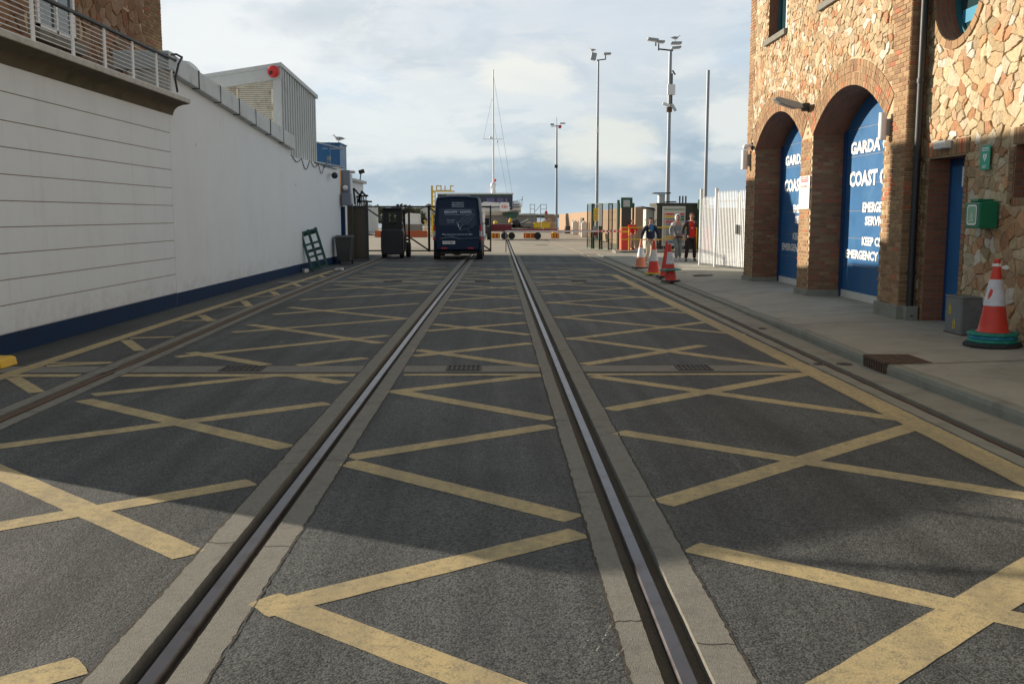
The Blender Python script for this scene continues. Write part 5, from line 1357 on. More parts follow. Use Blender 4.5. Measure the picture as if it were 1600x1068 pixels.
# dark gate leaf parked against the wall end, clutter on its top
t = thing('sheet_gate', 'dark brown sheet metal gate leaf next to the wheelie bin', 'gate', (-5.9, 41.3, 0))
m = MB(); m.box(-6.35, -5.52, 41.25, 41.29, .08, 2.22); m.build('sheet', 'gate_panel', t)
m = MB(); m.box(-5.52, -5.42, 41.2, 41.3, 0, 2.45); m.box(-6.4, -5.52, 41.2, 41.248, .05, .13); m.box(-6.4, -5.52, 41.2, 41.248, 2.14, 2.23); m.build('frame', 'dark_metal', t)
m = MB()
for a, b in (((-6.0, 41.6, 2.3), (-6.05, 41.6, 2.95)), ((-6.05, 41.6, 2.95), (-5.75, 41.6, 2.6)), ((-5.9, 41.6, 2.35), (-5.7, 41.6, 2.85)), ((-5.95, 41.6, 2.6), (-5.45, 41.6, 2.65)), ((-5.7, 41.6, 2.8), (-5.5, 41.6, 2.6)), ((-5.8, 41.6, 2.3), (-5.8, 41.6, 2.7)), ((-5.9, 41.6, 2.42), (-5.3, 41.6, 2.40))): m.bar(a, b, .07)
tag(m.build('bracket_arms', 'black'), 'tangle of black bracket arms sticking up behind the dark gate leaf', 'bracket')
m = MB()
for k in range(6): m.cyl((-6.05 + k * .09, 42.0, 0), (-6.05 + k * .09, 42.0, 2.62), .025)
tag(m.build('pipe_bundle', 'galv'), 'bundle of upright grey pipes behind the dark gate leaf', 'pipes')
# yellow wheel stop at the left picture edge
m = MB(); m.prism([(-6.55, 0.004), (-6.03, .004), (-6.05, .10), (-6.10, .115), (-6.55, .115)], 11.95, 12.35, 'y')
tag(m.build('wheel_stop', 'yellow_paint', bevel=.01), 'bright yellow low block on the ground at the foot of the white wall', 'wheel stop')
m = MB(); m.obox((-5.45, 33.7, .03), (.3, .18, .06), Matrix.Rotation(.4, 3, 'Z')); m.obox((-5.38, 33.6, .05), (.12, .18, .08), Matrix.Rotation(1.0, 3, 'Z')); tag(m.build('litter', 'old_white', bevel=.01), 'scrap of white litter on the road near the leaning pallet', 'litter')
m = MB(); m.obox((-6.35, 32.5, .06), (.14, .2, .1), Matrix.Rotation(.7, 3, 'Z')); m.obox((-6.3, 32.3, .03), (.1, .1, .06), Matrix.Rotation(.2, 3, 'Z')); tag(m.build('litter', 'old_white', bevel=.01), 'small pale litter at the foot of the white wall by the pallet', 'litter')

# ================================================================== GATE FRAMES (open mesh leaves)
def gate_leaf(x0, x1, Y, label, flip=False):
    t = thing('frame_gate', label, 'gate', ((x0 + x1) / 2, Y, 0), 0, 'open steel frame gate leaves behind the van')
    for nm, a, b in (('upright', (x0, Y, .05), (x0, Y, 2.32)), ('upright', (x1, Y, .05), (x1, Y, 2.32)), ('top_bar', (x0, Y, 2.26), (x1, Y, 2.26)), ('bottom_bar', (x0, Y, .1), (x1, Y, .1)), ('brace', (x0, Y + .05, 2.2), (x1, Y + .05, .12))):
        m = MB(); m.bar(a, b, .075); m.build(nm, 'dark_metal', t)
    return t
gate_leaf(-6.6, -3.52, 49.4, 'dark steel frame gate leaf behind the forklift')
gate_leaf(-3.48, -.46, 49.4, 'dark steel frame gate leaf behind the van')
for x_, lab in ((-6.72, 'thick dark gate post left of the forklift'),):
    m = MB(); m.box(x_ - .08, x_ + .08, 49.3, 49.5, 0, 2.6); tag(m.build('gate_post', 'dark_metal'), lab, 'post')

# ================================================================== VAN
t = thing('minibus', 'dark navy minibus seen from behind with pale lettering and a fish drawing on its rear', 'van', (-1.76, 41.4, 0))
VX, VY = -1.76, 41.4
sec = [(0.0, .98, .42), (.06, 1.0, .40), (.4, 1.03, .38), (3.8, 1.03, .38), (4.5, 1.0, .4), (5.6, .95, .45)]
def vsec(Y, top, hw, zb):
    rt_ = .16
    pts = [(-hw * .93, zb), (-hw, zb + .12), (-hw, .95), (-hw * .985, 1.4), (-hw * .93, 2.0), (-hw * .90, top - .22), (-hw * .88, top - .08), (-hw * .82, top - .01), (-hw * .4, top + .03), (0, top + .04)]
    pts = pts + [(-a, b) for a, b in reversed(pts[:-1])]
    return [(VX + a, VY + Y, b) for a, b in pts]
S_ = [vsec(.10, 2.50, .93, .48), vsec(.03, 2.54, .97, .44), vsec(.12, 2.60, .99, .40), vsec(.5, 2.62, 1.02, .36), vsec(4.0, 2.62, 1.02, .36), vsec(4.6, 2.45, 1.0, .36), vsec(5.3, 1.6, .97, .38), vsec(5.85, 1.15, .9, .42)]
# lean the rear face: lower part further back
def lean(p, k):
    return (p[0], p[1] + (.05 * max(0, (p[2] - 1.0)) if k < 3 else 0), p[2])
S_ = [[lean(p, k) for p in s_] for k, s_ in enumerate(S_)]
n = len(S_[0]); m = MB()
m.raw([p for s_ in S_ for p in s_], [(j * n + k, j * n + (k + 1) % n, (j + 1) * n + (k + 1) % n, (j + 1) * n + k) for j in range(len(S_) - 1) for k in range(n)])
# rear cap as rows between mirrored points
h = n // 2
for s0, rev in ((S_[0], False), (S_[-1], True)):
    for k in range(h): m.raw([s0[k], s0[k + 1], s0[n - 2 - k], s0[n - 1 - k]], [(0, 1, 2, 3)] if k < h - 1 else [(0, 1, 3)])
body = m.build('body', 'van_navy', t, smooth=True)
ry = lambda z_: VY + .095 + .05 * max(0, z_ - 1.0)
m = MB(); m.box(VX - .88, VX + .88, ry(.6) - .08, ry(.6) + .02, .42, .78); m.build('bumper', 'van_navy', t, bevel=.03)
m = MB(); q = [(-.80, 1.42), (-.74, 2.14), (.74, 2.14), (.80, 1.42)]; m.raw([(VX + a, ry(b) - .006, b) for a, b in q], [(0, 1, 2, 3)]); m.build('rear_window', 'van_glass', t, fixn=False)
m = MB(); m.box(VX - .003, VX + .003, VY + .07, VY + .12, .8, 1.25); m.build('door_seam', 'black', t)
for s_ in (-1, 1):
    m = MB(); yq = ry(1.1) - .02
    m.prism([(VX + s_ * .93, 1.42), (VX + s_ * 1.0, 1.44), (VX + s_ * 1.015, 1.2), (VX + s_ * .92, 1.2)], yq - .02, yq + .2, 'y'); m.build('tail_light', 'lamp_red', t)
    m = MB(); m.prism([(VX + s_ * .92, 1.195), (VX + s_ * 1.015, 1.195), (VX + s_ * 1.02, .97), (VX + s_ * .925, .97)], yq - .02, yq + .2, 'y'); m.build('reversing_light', 'lamp_clear', t)
    m = MB(); m.prism([(VX + s_ * .925, .965), (VX + s_ * 1.02, .965), (VX + s_ * 1.02, .82), (VX + s_ * .93, .82)], yq - .02, yq + .2, 'y'); m.build('tail_light', 'lamp_red', t)
    m = MB(); m.box(VX + s_ * .55 - .12, VX + s_ * .55 + .12, ry(.5) - .09, ry(.5) - .06, .47, .51); m.build('reflector', 'lamp_red', t)
    m = MB(); m.box(VX + s_ * 1.03 - .03, VX + s_ * 1.03 + .05 * 1, VY + 3.9, VY + 4.05, 1.72, 1.98) if False else m.obox((VX + s_ * 1.02, VY + .28, 1.93), (.09, .12, .13)); m.build('hinge_cover', 'van_grey', t, bevel=.015)
    for yy_ in (.95, 4.5):
        m = MB(); xw = VX + s_ * .90
        m.cyl((xw - .13, VY + yy_, .35), (xw + .13, VY + yy_, .35), .35, .35, 24); w_ = m.build('wheel', 'rubber', t, smooth=True)
        m = MB(); m.cyl((xw + s_ * .09, VY + yy_, .35), (xw + s_ * .135, VY + yy_, .35), .2, .2, 20); m.build('rim', 'van_grey', w_)
    m = MB(); m.obox((VX + s_ * 1.17, VY + 4.75, 1.55), (.2, .1, .32)); m.bar((VX + s_ * .98, VY + 4.8, 1.45), (VX + s_ * 1.12, VY + 4.8, 1.5), .04); m.build('mirror', 'black', t, bevel=.02)
    m = MB(); m.box(VX + s_ * .95 - .02, VX + s_ * .95 + .02, VY + .4, VY + 4.0, 1.55, 2.15)
m = MB(); m.box(VX - .75, VX + .75, VY + .5, VY + 5.2, .22, .42); m.build('underbody', 'black', t)
m = MB(); m.sphere((VX - .05, VY + .6, .36), .32, 8, sc=(1, .4, .6)); m.build('spare_wheel', 'rubber', t, smooth=True)
m = MB(); m.prism([(VX - .52, 2.62), (VX - .46, 2.70), (VX + .46, 2.70), (VX + .52, 2.62)], VY + .7, VY + 2.0, 'y'); m.build('roof_pod', 'metal_grey', t, bevel=.03)
m = MB(); m.box(VX - .35, VX + .2, VY + .28, VY + .32, 2.58, 2.63); m.build('brake_light', 'dark_red', t)
def vtext(m, txt, w_, h_, xc, z_, bold=.02):
    m.merge(text_mb(txt, w_, h_, (VX + xc - (w_ or 0) / 2, ry(z_ + h_ / 2) - .012, z_), (1, 0, 0), (0, .05, .9988), depth=.004, bold=bold))
m = MB()
vtext(m, 'BESHOFFS ★ HOWTH'.replace('★', '*'), 1.12, .10, .02, 1.93)
vtext(m, 'THE MARKET', .5, .045, .02, 2.33); vtext(m, 'FRESH SEAFOOD', .52, .045, .02, 2.25); vtext(m, 'RESTAURANT & BAR', .48, .04, .02, 2.18)
m.box(VX - .53, VX + .57, ry(2.07) - .02, ry(2.07) - .014, 2.062, 2.07); m.box(VX - .53, VX + .57, ry(1.87) - .02, ry(1.87) - .014, 1.87, 1.878)
vtext(m, 'Your seaside', .34, .05, -.28, 1.62, .005); vtext(m, 'fishmonger', .30, .035, -.28, 1.53, .005)
vtext(m, 'Mise ever sea to shore to the Table', 1.25, .06, .0, 1.03, .005)
o = m.build('rear_lettering', 'van_text', t, fixn=False)
# fish: body outline of lines and fin strokes, plus the waves under it
m = MB()
def stroke(pts, w_=.012):
    for (a, b), (c, d) in zip(pts[:-1], pts[1:]):
        m.bar((VX + a, ry(b) - .016, b), (VX + c, ry(d) - .016, d), w_ * 1.7, .004)
back = [(.10, 1.25), (.05, 1.36), (.03, 1.48), (.10, 1.62), (.22, 1.73), (.38, 1.82), (.52, 1.88), (.64, 1.90), (.70, 1.86)]
belly = [(.70, 1.86), (.66, 1.78), (.58, 1.70), (.50, 1.60), (.36, 1.52), (.24, 1.46), (.14, 1.38), (.10, 1.25)]
stroke(back, .02); stroke(belly, .012); stroke([(.03, 1.48), (-.03, 1.60), (.0, 1.52), (-.06, 1.50), (.03, 1.45)], .01)
for q in range(7): stroke([(.12 + q * .07, 1.60 + q * .035), (.22 + q * .06, 1.50 + q * .045)], .006)
stroke([(.62, 1.86), (.64, 1.84)], .03)
stroke([(.10, 1.25), (.2, 1.22), (.3, 1.3), (.38, 1.27), (.46, 1.22), (.52, 1.14), (.58, 1.05), (.52, 1.05)], .012)
stroke([(.40, 1.30), (.52, 1.32), (.60, 1.42), (.66, 1.36)], .01)
stroke([(-.75, .88), (-.62, .90), (-.5, .96), (-.4, 1.0), (-.3, 1.01), (-.15, .97), (-.0, .92), (.15, .88)], .018)
stroke([(-.68, .87), (-.5, .93), (-.35, .90), (-.22, .95), (-.1, .9), (.1, .87), (.85, .92)], .01); stroke([(-.45, .9), (-.3, .97), (-.15, .9)], .01)
m.build('fish_drawing', 'van_text', t)
m = MB(); m.box(VX - .62, VX - .10, VY - .012, VY + .0, .655, .785); pl = m.build('number_plate', 'plate', t); m.box
m = MB(); m.merge(text_mb('171 D 9824', .40, .075, (VX - .57, VY - .014, .682), (1, 0, 0), (0, 0, 1))); m.build('plate_text', 'black', pl, fixn=False)

# ================================================================== FORKLIFT
FX, FY = -4.62, 43.0
t = thing('forklift', 'dark forklift truck with cab parked beside the gate leaf, seen from behind', 'forklift', (FX, FY, 0))
m = MB(); m.prism([(FX - .58, .15), (FX - .62, .5), (FX - .60, 1.15), (FX - .5, 1.25), (FX + .42, 1.25), (FX + .52, 1.15), (FX + .54, .5), (FX + .5, .15)], FY, FY + 1.0, 'y'); m.build('counterweight', 'forklift_body', t, bevel=.06, bseg=3)
m = MB(); m.box(FX - .52, FX + .46, FY + 1.0, FY + 2.0, .3, 1.0); m.build('chassis', 'forklift_body', t, bevel=.03)
m = MB()
for x_ in (FX - .56, FX + .44):
    m.bar((x_, FY + .3, 1.2), (x_ * 1 + (.04 if x_ < FX else -.04), FY + .55, 2.08), .08); m.bar((x_, FY + 1.8, .9), (x_, FY + 1.5, 2.08), .08)
m.build('cab_pillar', 'black', t)
m = MB(); m.box(FX - .56, FX + .44, FY + .35, FY + 1.7, 2.08, 2.17); m.build('roof_guard', 'black', t, bevel=.03)
m = MB(); m.box(FX - .53, FX + .41, FY + .45, FY + .49, 1.95, 2.09); m.box(FX - .53, FX + .41, FY + .45, FY + .49, 1.22, 1.45); m.box(FX - .12, FX - .02, FY + .45, FY + .48, 1.45, 1.95); m.box(FX - .52, FX - .33, FY + .45, FY + .48, 1.45, 1.95); m.box(FX + .14, FX + .41, FY + .45, FY + .48, 1.45, 1.95); m.build('cab_back', 'black', t)
m = MB(); m.box(FX - .3, FX + .1, FY + .9, FY + 1.0, 1.2, 1.55); m.box(FX - .3, FX + .1, FY + .8, FY + 1.25, 1.05, 1.2); m.build('seat', 'black', t, bevel=.04)
for x_ in (FX - .5, FX + .62):
    m = MB(); m.box(x_ - .05, x_ + .05, FY + 2.1, FY + 2.25, .1, 2.12 if x_ < FX + .3 else 2.05); m.build('mast_rail', 'dark_metal', t)
m = MB(); m.box(FX - .5, FX + .62, FY + 2.12, FY + 2.2, 1.95, 2.05); m.box(FX - .5, FX + .62, FY + 2.12, FY + 2.2, .7, .8); m.build('mast_crossbar', 'dark_metal', t)
for x_ in (FX - .62, FX + .62):
    m = MB(); m.cyl((x_ - .11, FY + 1.7, .33), (x_ + .11, FY + 1.7, .33), .33, .33, 20); m.build('front_wheel', 'rubber', t, smooth=True)
for x_ in (FX - .5, FX + .42):
    m = MB(); m.cyl((x_ - .1, FY + .45, .25), (x_ + .1, FY + .45, .25), .25, .25, 20); m.build('rear_wheel', 'rubber', t, smooth=True)
m = MB(); m.cyl((FX + .2, FY + .7, 2.17), (FX + .2, FY + .7, 2.32), .1, .07, 12); m.build('beacon', 'black', t)
m = MB(); m.box(FX + .50, FX + .58, FY + .6, FY + 1.2, .35, .95); m.build('side_panel', 'rust', t)
m = MB(); m.obox((FX - .62, FY + .5, 1.72), (.1, .06, .12)); m.build('mirror', 'metal_grey', t)
t.scale = (.84, 1, 1.0)

# ================================================================== PALISADE FENCE
t = thing('palisade_gate', 'tall white steel palisade fence and double gate beside the far brick pier', 'fence', (7.2, 31.5, .1))
def fpt(s):   # along the fence, s = distance from its far end
    return Vector((7.02 + .206 * s, 34.8 - .979 * s, 0))
def pale(m, s, z0, z1):
    p = fpt(s); x = p.x
    m.prism([(p.y - .041, z0), (p.y + .041, z0), (p.y + .041, z1 - .09), (p.y + .0, z1), (p.y - .041, z1 - .09)], x - .006, x + .006, 'x')
for a, b, ht, nm in ((0, 1.2, 2.50, 'fence_panel'), (1.35, 2.9, 2.66, 'gate_leaf'), (3.0, 4.6, 2.66, 'gate_leaf'), (4.7, 6.6, 2.66, 'fence_panel')):
    m = MB(); s = a + .06
    while s < b: pale(m, s, .2, ht); s += .118
    for z_ in (.42, ht - .35):
        p, q = fpt(a), fpt(b); m.bar((p.x + .03, p.y, z_), (q.x + .03, q.y, z_), .04, .06)
    for s_ in (a, b):
        if nm == 'gate_leaf': p = fpt(s_); m.bar((p.x + .03, p.y, .2), (p.x + .03, p.y, ht - .1), .06)
    m.build(nm, 'fence_white', t)
for s_ in (0.0, 1.27, 4.65, 6.6):
    p = fpt(s_); m = MB(); m.box(p.x - .05, p.x + .05, p.y - .05, p.y + .05, .05, 2.75); m.build('post', 'fence_white', t, bevel=.006)
p = fpt(2.9); m = MB(); m.box(p.x - .06, p.x - .015, p.y - .22, p.y - .06, 1.25, 1.55); m.build('lock_box', 'dark_metal', t, bevel=.006)

# ================================================================== BARRIER, GATE AND BOOTHS
isl = MB(); isl.prism([(5.55, 47.6), (5.9, 47.3), (11, 47.3), (11, 51), (6.2, 51), (5.7, 50.5)], 0, .14, 'z'); struct('traffic_island', isl, 'concrete')
def ylab(z): return z
t = thing('barrier', 'red barrier post with a long white boom crossing the gateway', 'barrier', (6.2, 49.2, .14))
m = MB(); m.box(5.93, 6.42, 49.0, 49.45, .14, 1.22); m.build('cabinet', 'red_sign', t, bevel=.02)
m = MB(); m.box(6.02, 6.34, 48.985, 48.998, 1.0, 1.08); m.build('cabinet_panel', 'yellow_sign', t)
m = MB(); m.bar((.25, 49.1, 1.06), (6.1, 49.1, 1.06), .05, .075); bm_ = m.build('boom', 'white_paint', t)
m = MB()
for k in range(6): m.bar((4.9 + k * .18, 49.07, 1.06), (4.98 + k * .18, 49.07, 1.06), .02, .105)
m.bar((.9, 49.07, 1.115), (5.0, 49.07, 1.115), .03, .02); m.build('boom_stripes', 'red_sign', bm_)
m = MB(); m.bar((.3, 49.1, 1.04), (.3, 49.1, .04), .05); m.build('end_prop', 'galv', t)
def rail_thing(name, label, posts, rails, r=.03, mt='yellow_paint', cat='railing'):
    xs = [p[0] for p in posts]; t = thing(name, label, cat, (sum(xs) / len(xs), posts[0][1], .1))
    for p in posts:
        m = MB(); m.cyl((p[0], p[1], .1), (p[0], p[1], p[2]), r, r, 10); m.build('post', mt, t, smooth=True)
    for a, b in rails:
        m = MB(); m.cyl(a, b, r, r, 10); m.build('rail', mt, t, smooth=True)
    return t
rail_thing('yellow_railing', 'yellow tube railing around the red barrier post and behind the walking people', [(5.93, 48.6, 1.25), (6.30, 48.6, 1.25), (7.4, 48.6, 1.25), (8.55, 48.6, 1.25), (9.6, 48.6, 1.25)],
           [((5.93, 48.6, 1.25), (9.6, 48.6, 1.25)), ((5.93, 48.6, .67), (9.6, 48.6, .67))])
# ticket column behind the barrier
t = thing('ticket_column', 'tall dark column with a pale square panel behind the red barrier post', 'column', (6.35, 50.2, .1))
m = MB(); m.box(6.12, 6.58, 50.0, 50.3, .1, 2.65); m.build('cabinet', 'container_dark', t, bevel=.015)
m = MB(); m.box(6.05, 6.63, 49.97, 49.998, 2.2, 2.72); m.build('hood', 'mesh_green', t, bevel=.01)
m = MB(); m.box(6.17, 6.5, 49.955, 49.969, 2.26, 2.60); m.build('panel', 'metal_light', t)
for x_ in (5.98, 6.7):
    m = MB(); m.box(x_ - .05, x_ + .05, 50.1, 50.2, .1, 2.45); m.build('side_post', 'mesh_green', t)
# folding mesh gate
t = thing('folding_mesh_gate', 'green mesh folding gate standing half open left of the barrier post', 'gate', (5.3, 52, 0))
gx = [(5.95, 50.3), (5.75, 51.1), (5.55, 50.9), (5.32, 51.9), (5.18, 51.8), (4.98, 52.8), (4.86, 52.7), (4.70, 53.6)]
for k, (a, b) in enumerate(zip(gx[:-1], gx[1:])):
    m = MB(); ht = 2.45 - .0 * k
    for p in (a, b): m.bar((p[0], p[1], .08), (p[0], p[1], ht), .05)
    for z_ in (.12, ht - .03): m.bar((a[0], a[1], z_), (b[0], b[1], z_), .04)
    for q in range(1, 8): f_ = q / 8; m.bar((a[0] + (b[0] - a[0]) * f_, a[1] + (b[1] - a[1]) * f_, .1), (a[0] + (b[0] - a[0]) * f_, a[1] + (b[1] - a[1]) * f_, ht), .012)
    for z_ in (.6, 1.1, 1.6, 2.0): m.bar((a[0], a[1], z_), (b[0], b[1], z_), .012)
    m.build('mesh_panel', 'mesh_green', t)
m = MB(); m.box(5.90, 6.02, 50.2, 50.35, 0, 2.6); m.build('gate_post', 'mesh_green', t)
t = thing('warning_sign', 'yellow warning sign above a white sheet on the green folding gate', 'sign', (5.05, 52.4, 1.2))
m = MB(); m.box(4.80, 5.02, 51.0, 51.02, 1.55, 2.20); m.build('yellow_board', 'yellow_sign', t)
m = MB()
for k in range(4): m.box(4.83, 4.99, 50.99, 50.998, 1.63 + k * .13, 1.67 + k * .13)
m.build('print_lines', 'grey_bar', t)
m = MB(); m.box(5.03, 5.22, 51.05, 51.07, 1.3, 2.42); m.build('white_board', 'white_sign', t)
m = MB(); m.box(4.78, 4.98, 51.0, 51.02, .95, 1.3); m.build('small_notice', 'grey_bar', t)
m = MB(); m.box(4.76, 5.02, 50.97, 50.99, .80, 1.02); m.build('red_board', 'dark_red', t)
# booths and notice board right of the barrier
t = thing('cream_booth', 'pale cream booth with an open dark window behind the walking people', 'booth', (7.5, 52, .1))
m = MB(); m.box(7.55, 8.15, 51.6, 52.6, .1, 2.15); m.build('wall', 'booth_cream', t, bevel=.02)
m = MB(); m.prism([(7.3, 2.25), (8.3, 2.12), (8.3, 2.17), (7.3, 2.30)], 51.4, 52.8, 'y'); m.build('roof', 'dark_metal', t)
m = MB(); m.box(7.88, 8.14, 51.585, 51.6, .2, 2.05); m.build('side_panel', 'metal_light', t)
t = thing('dark_container', 'dark green site container behind the coloured notice board', 'container', (9, 52, .1))
m = MB(); m.box(7.95, 10.2, 50.6, 52.9, .16, 2.42); m.build('body', 'container_dark', t, bevel=.03)
m = MB(); m.box(7.92, 10.23, 50.56, 52.94, 2.36, 2.46); m.build('roof_rim', 'container_dark', t, bevel=.01)
m = MB(); m.box(7.97, 10.15, 50.7, 52.8, .04, .18); m.build('skid', 'black', t)
t = thing('chimney_vent', 'grey flue with a flat plate cap rising above the dark container', 'vent', (8.6, 53.5, 2.2))
m = MB(); m.cyl((8.65, 53.6, .1), (8.65, 53.6, 2.95), .2, .2, 16); m.build('flue', 'metal_light', t, smooth=True)
m = MB(); m.box(8.2, 9.1, 53.2, 54.0, 2.98, 3.04); m.build('cap', 'dark_metal', t)
m = MB(); m.box(8.9, 9.4, 53.2, 54.0, 2.52, 2.58); m.build('shelf', 'dark_metal', t)
t = thing('notice_board', 'large cream notice board with rows of coloured bars in front of the dark container', 'sign', (8.7, 50.4, .15))
m = MB(); m.box(8.22, 9.38, 50.45, 50.5, .30, 2.30); m.build('board', 'board_cream', t)
m = MB(); m.box(8.28, 9.32, 50.435, 50.449, 2.12, 2.155); m.build('green_line', 'green_box', t)
cols = ['red_sign', 'yellow_sign', 'grey_bar', 'red_sign', 'grey_bar', 'yellow_sign', 'grey_bar', 'grey_bar', 'grey_bar', 'yellow_paint', 'blue_bar', 'blue_bar']
for k, c in enumerate(cols):
    z_ = 1.9 - k * .128
    m = MB(); m.box(8.40, 8.80, 50.432, 50.449, z_ - .045, z_ + .045); m.box(8.30, 8.345, 50.432, 50.449, z_ - .03, z_ + .03); m.build('row_bar', c, t)
    m = MB(); m.box(9.12, 9.32, 50.432, 50.449, z_ - .045, z_ + .045); m.build('row_bar', ['red_sign', 'green_box', 'green_box', 'grey_bar'][k % 4], t)
m = MB()
for x_ in (8.3, 9.3): m.box(x_ - .03, x_ + .03, 50.5, 50.56, .1, 2.2)
m.build('legs', 'galv', t)
m = MB()
for k in range(3): m.bar((9.5 + k * .16, 52.8, 2.4), (9.5 + k * .16, 52.8, 2.85), .07)
tag(m.build('roof_pipes', 'container_dark'), 'three short dark pipes standing on the container roof', 'pipes')
t = thing('gate_pillar', 'tall olive green square gate pillar left of the white pole', 'post', (10.2, 50, .1))
m = MB(); m.box(9.92, 10.12, 49.9, 50.1, .1, 2.62); m.build('painted_lit_side', 'board_cream' if False else 'mesh_green', t); m = MB(); m.box(10.125, 10.42, 49.95, 50.3, .1, 2.62); m.build('pillar', 'container_dark', t)  # sunlit side put in as a greener box beside the dark one
t = thing('barrier_cabinet', 'red barrier cabinet with a white stripe beside the palisade fence', 'barrier', (9.9, 47.8, .1))
m = MB(); m.box(9.72, 10.12, 47.7, 48.0, .14, 1.25); m.build('cabinet', 'red_sign', t, bevel=.02); m = MB(); m.box(9.92, 9.97, 47.68, 47.699, .2, .75); m.build('stripe', 'white_sign', t)

# ================================================================== POLES
def pole(X, Y, H, r0, r1, label, cat='pole', name='lamp_post'):
    t = thing(name, label, cat, (X, Y, 0), 0, 'tall poles on the quay')
    m = MB(); m.cyl((X, Y, -.02), (X, Y, H * .5), r0, (r0 + r1) / 2, 14); m.cyl((X, Y, H * .5), (X, Y, H), (r0 + r1) / 2 * .92, r1, 14); m.build('column', 'galv', t, smooth=True)
    return t
def flood(t, c, sz, rot=(0, 0)):
    m = MB(); M = Matrix.Rotation(rot[0], 3, 'Y') @ Matrix.Rotation(rot[1], 3, 'X'); m.obox(c, sz, M); o = m.build('floodlight', 'metal_grey', t, bevel=.03)
    m = MB(); m.obox(Vector(c) - M @ Vector((0, 0, sz[2] / 2 + .012)), (sz[0] * .8, sz[1] * .8, .02), M); m.build('lens', 'lamp_clear', o)
# CCTV lamp mast (nearest)
X, Y = 11.82, 70.0; H = 13.55
t = pole(X - .08, Y, H - .5, .16, .11, 'tallest grey mast with floodlights, a white box and two cameras', 'lamp post')
m = MB(); m.bar((X - .9, Y, 13.15), (X + .1, Y, 13.05), .09); m.bar((X - .9, Y, 13.05), (X - .9, Y, 13.5), .08); m.bar((X - 1.1, Y, 13.35), (X - 1.1, Y, 13.6), .08); m.build('head_arm', 'dark_metal', t)
flood(t, (X - 1.3, Y, 13.78), (.75, .5, .16), (.12, 0)); flood(t, (X - .75, Y, 13.64), (.5, .5, .14), (0.05, 0)); flood(t, (X + .3, Y, 13.55), (.72, .5, .15), (-.02, 0)); flood(t, (X + .3, Y, 13.25), (.66, .5, .13), (-.1, 0))
m = MB(); m.box(X - .28, X + .25, Y - .35, Y - .12, 10.05, 10.75); m.build('equipment_box', 'white_paint', t, bevel=.02)
m = MB(); m.obox((X - .33, Y - .25, 9.4), (.55, .18, .18), Matrix.Rotation(.35, 3, 'Y')); m.build('camera', 'white_paint', t, bevel=.03)
m = MB(); m.obox((X + .18, Y - .25, 9.2), (.55, .18, .18), Matrix.Rotation(1.0, 3, 'Y')); m.build('camera', 'metal_light', t, bevel=.03)
m = MB(); m.box(X - .26, X + .08, Y - .2, Y + .15, 8.92, 9.25); m.build('camera_bracket', 'rust', t)
m = MB(); m.bar((X + .03, Y - .2, 9.3), (X + .03, Y - .2, 11.5), .1); m.bar((X + .05, Y - .2, 11.7), (X + .25, Y - .2, 11.4), .09); m.build('cable_run', 'dark_metal', t)
gull((X + .25, Y, 13.67), math.pi * .1, 'gull perched on the floodlights of the tallest mast', 1.25)
X, Y, H = 7.27, 75.0, 13.2
t = pole(X, Y, H, .13, .07, 'slender grey lamp mast with a gull on it, left of the tallest mast', 'lamp post')
m = MB(); m.bar((X - .1, Y, 13.15), (X + .55, Y, 13.22), .07); m.bar((X + .53, Y, 13.2), (X + .53, Y, 13.6), .07); m.build('head_arm', 'dark_metal', t)
flood(t, (X - .35, Y, 13.42), (.4, .4, .5), (.2, 0)); flood(t, (X + .65, Y, 13.62), (.55, .4, .12), (0, 0))
m = MB(); m.box(X - .09, X + .09, Y - .15, Y - .05, 7.9, 8.3); m.build('equipment_box', 'white_paint', t)
gull((X - .45, Y, 13.68), math.pi * .8, 'gull perched on the slender lamp mast', 1.1)
X, Y, H = 7.34, 130.0, 13.25
t = pole(X, Y, H, .2, .1, 'far thin lamp mast with a small red lamp, leftmost of the lamp masts', 'lamp post')
m = MB(); m.bar((X - .7, Y, 13.15), (X + .6, Y, 13.3), .08); m.bar((X, Y, H), (X, Y, H + 1.1), .04); m.build('head_arm', 'dark_metal', t)
flood(t, (X - .6, Y, 13.4), (.5, .4, .2)); flood(t, (X + .75, Y, 13.55), (.7, .4, .14))
m = MB(); m.sphere((X + .4, Y, 13.1), .22, 8); m.build('red_lamp', 'red_plastic', t)
m = MB(); m.box(X - .25, X + .15, Y - .2, Y + .2, 7.9, 8.3); m.build('camera_bracket', 'dark_metal', t)
X, Y = 11.3, 55.0
t = pole(X, Y, 9.62, .10, .085, 'plain bare pale pole without any lamps, next to the white fence', 'pole', 'flagpole')
m = MB(); m.box(X - .28, X + .28, Y - .28, Y + .28, -.02, .12); m.build('base_plate', 'galv', t)

# ================================================================== FAR QUAY
t = thing('harbour_wall', 'long tan rendered harbour wall stretching away on the right of the quay', 'wall', (7.6, 90, 0))
m = MB(); m.raw([(7.6, 56, 0), (7.35, 124, 0), (7.35, 124, 1.95), (7.6, 56, 2.3), (8.4, 56, 0), (8.4, 124, 0), (8.4, 124, 1.95), (8.4, 56, 2.3)], [(0, 1, 2, 3), (3, 2, 6, 7), (0, 3, 7, 4), (1, 5, 6, 2), (4, 7, 6, 5)])
m.build('main_wall', 'tan_wall', t)
m = MB(); m.box(5.9, 7.3, 130, 131, 0, 1.9); m.build('far_return', 'tan_wall', t)
m = MB(); m.box(8.4, 30, 56, 57, 0, 2.25); m.build('side_return', 'tan_wall', t)
for k, (yy_, zt) in enumerate(((100, 1.35), (90, 1.6), (75, 1.3))):
    m = MB(); m.box(7.35, 7.7, yy_ - 1.4, yy_ + 1.2, 0, zt); m.build('painted_recess', 'container_dark', t)  # dark blocks stand in for the shade inside wall openings
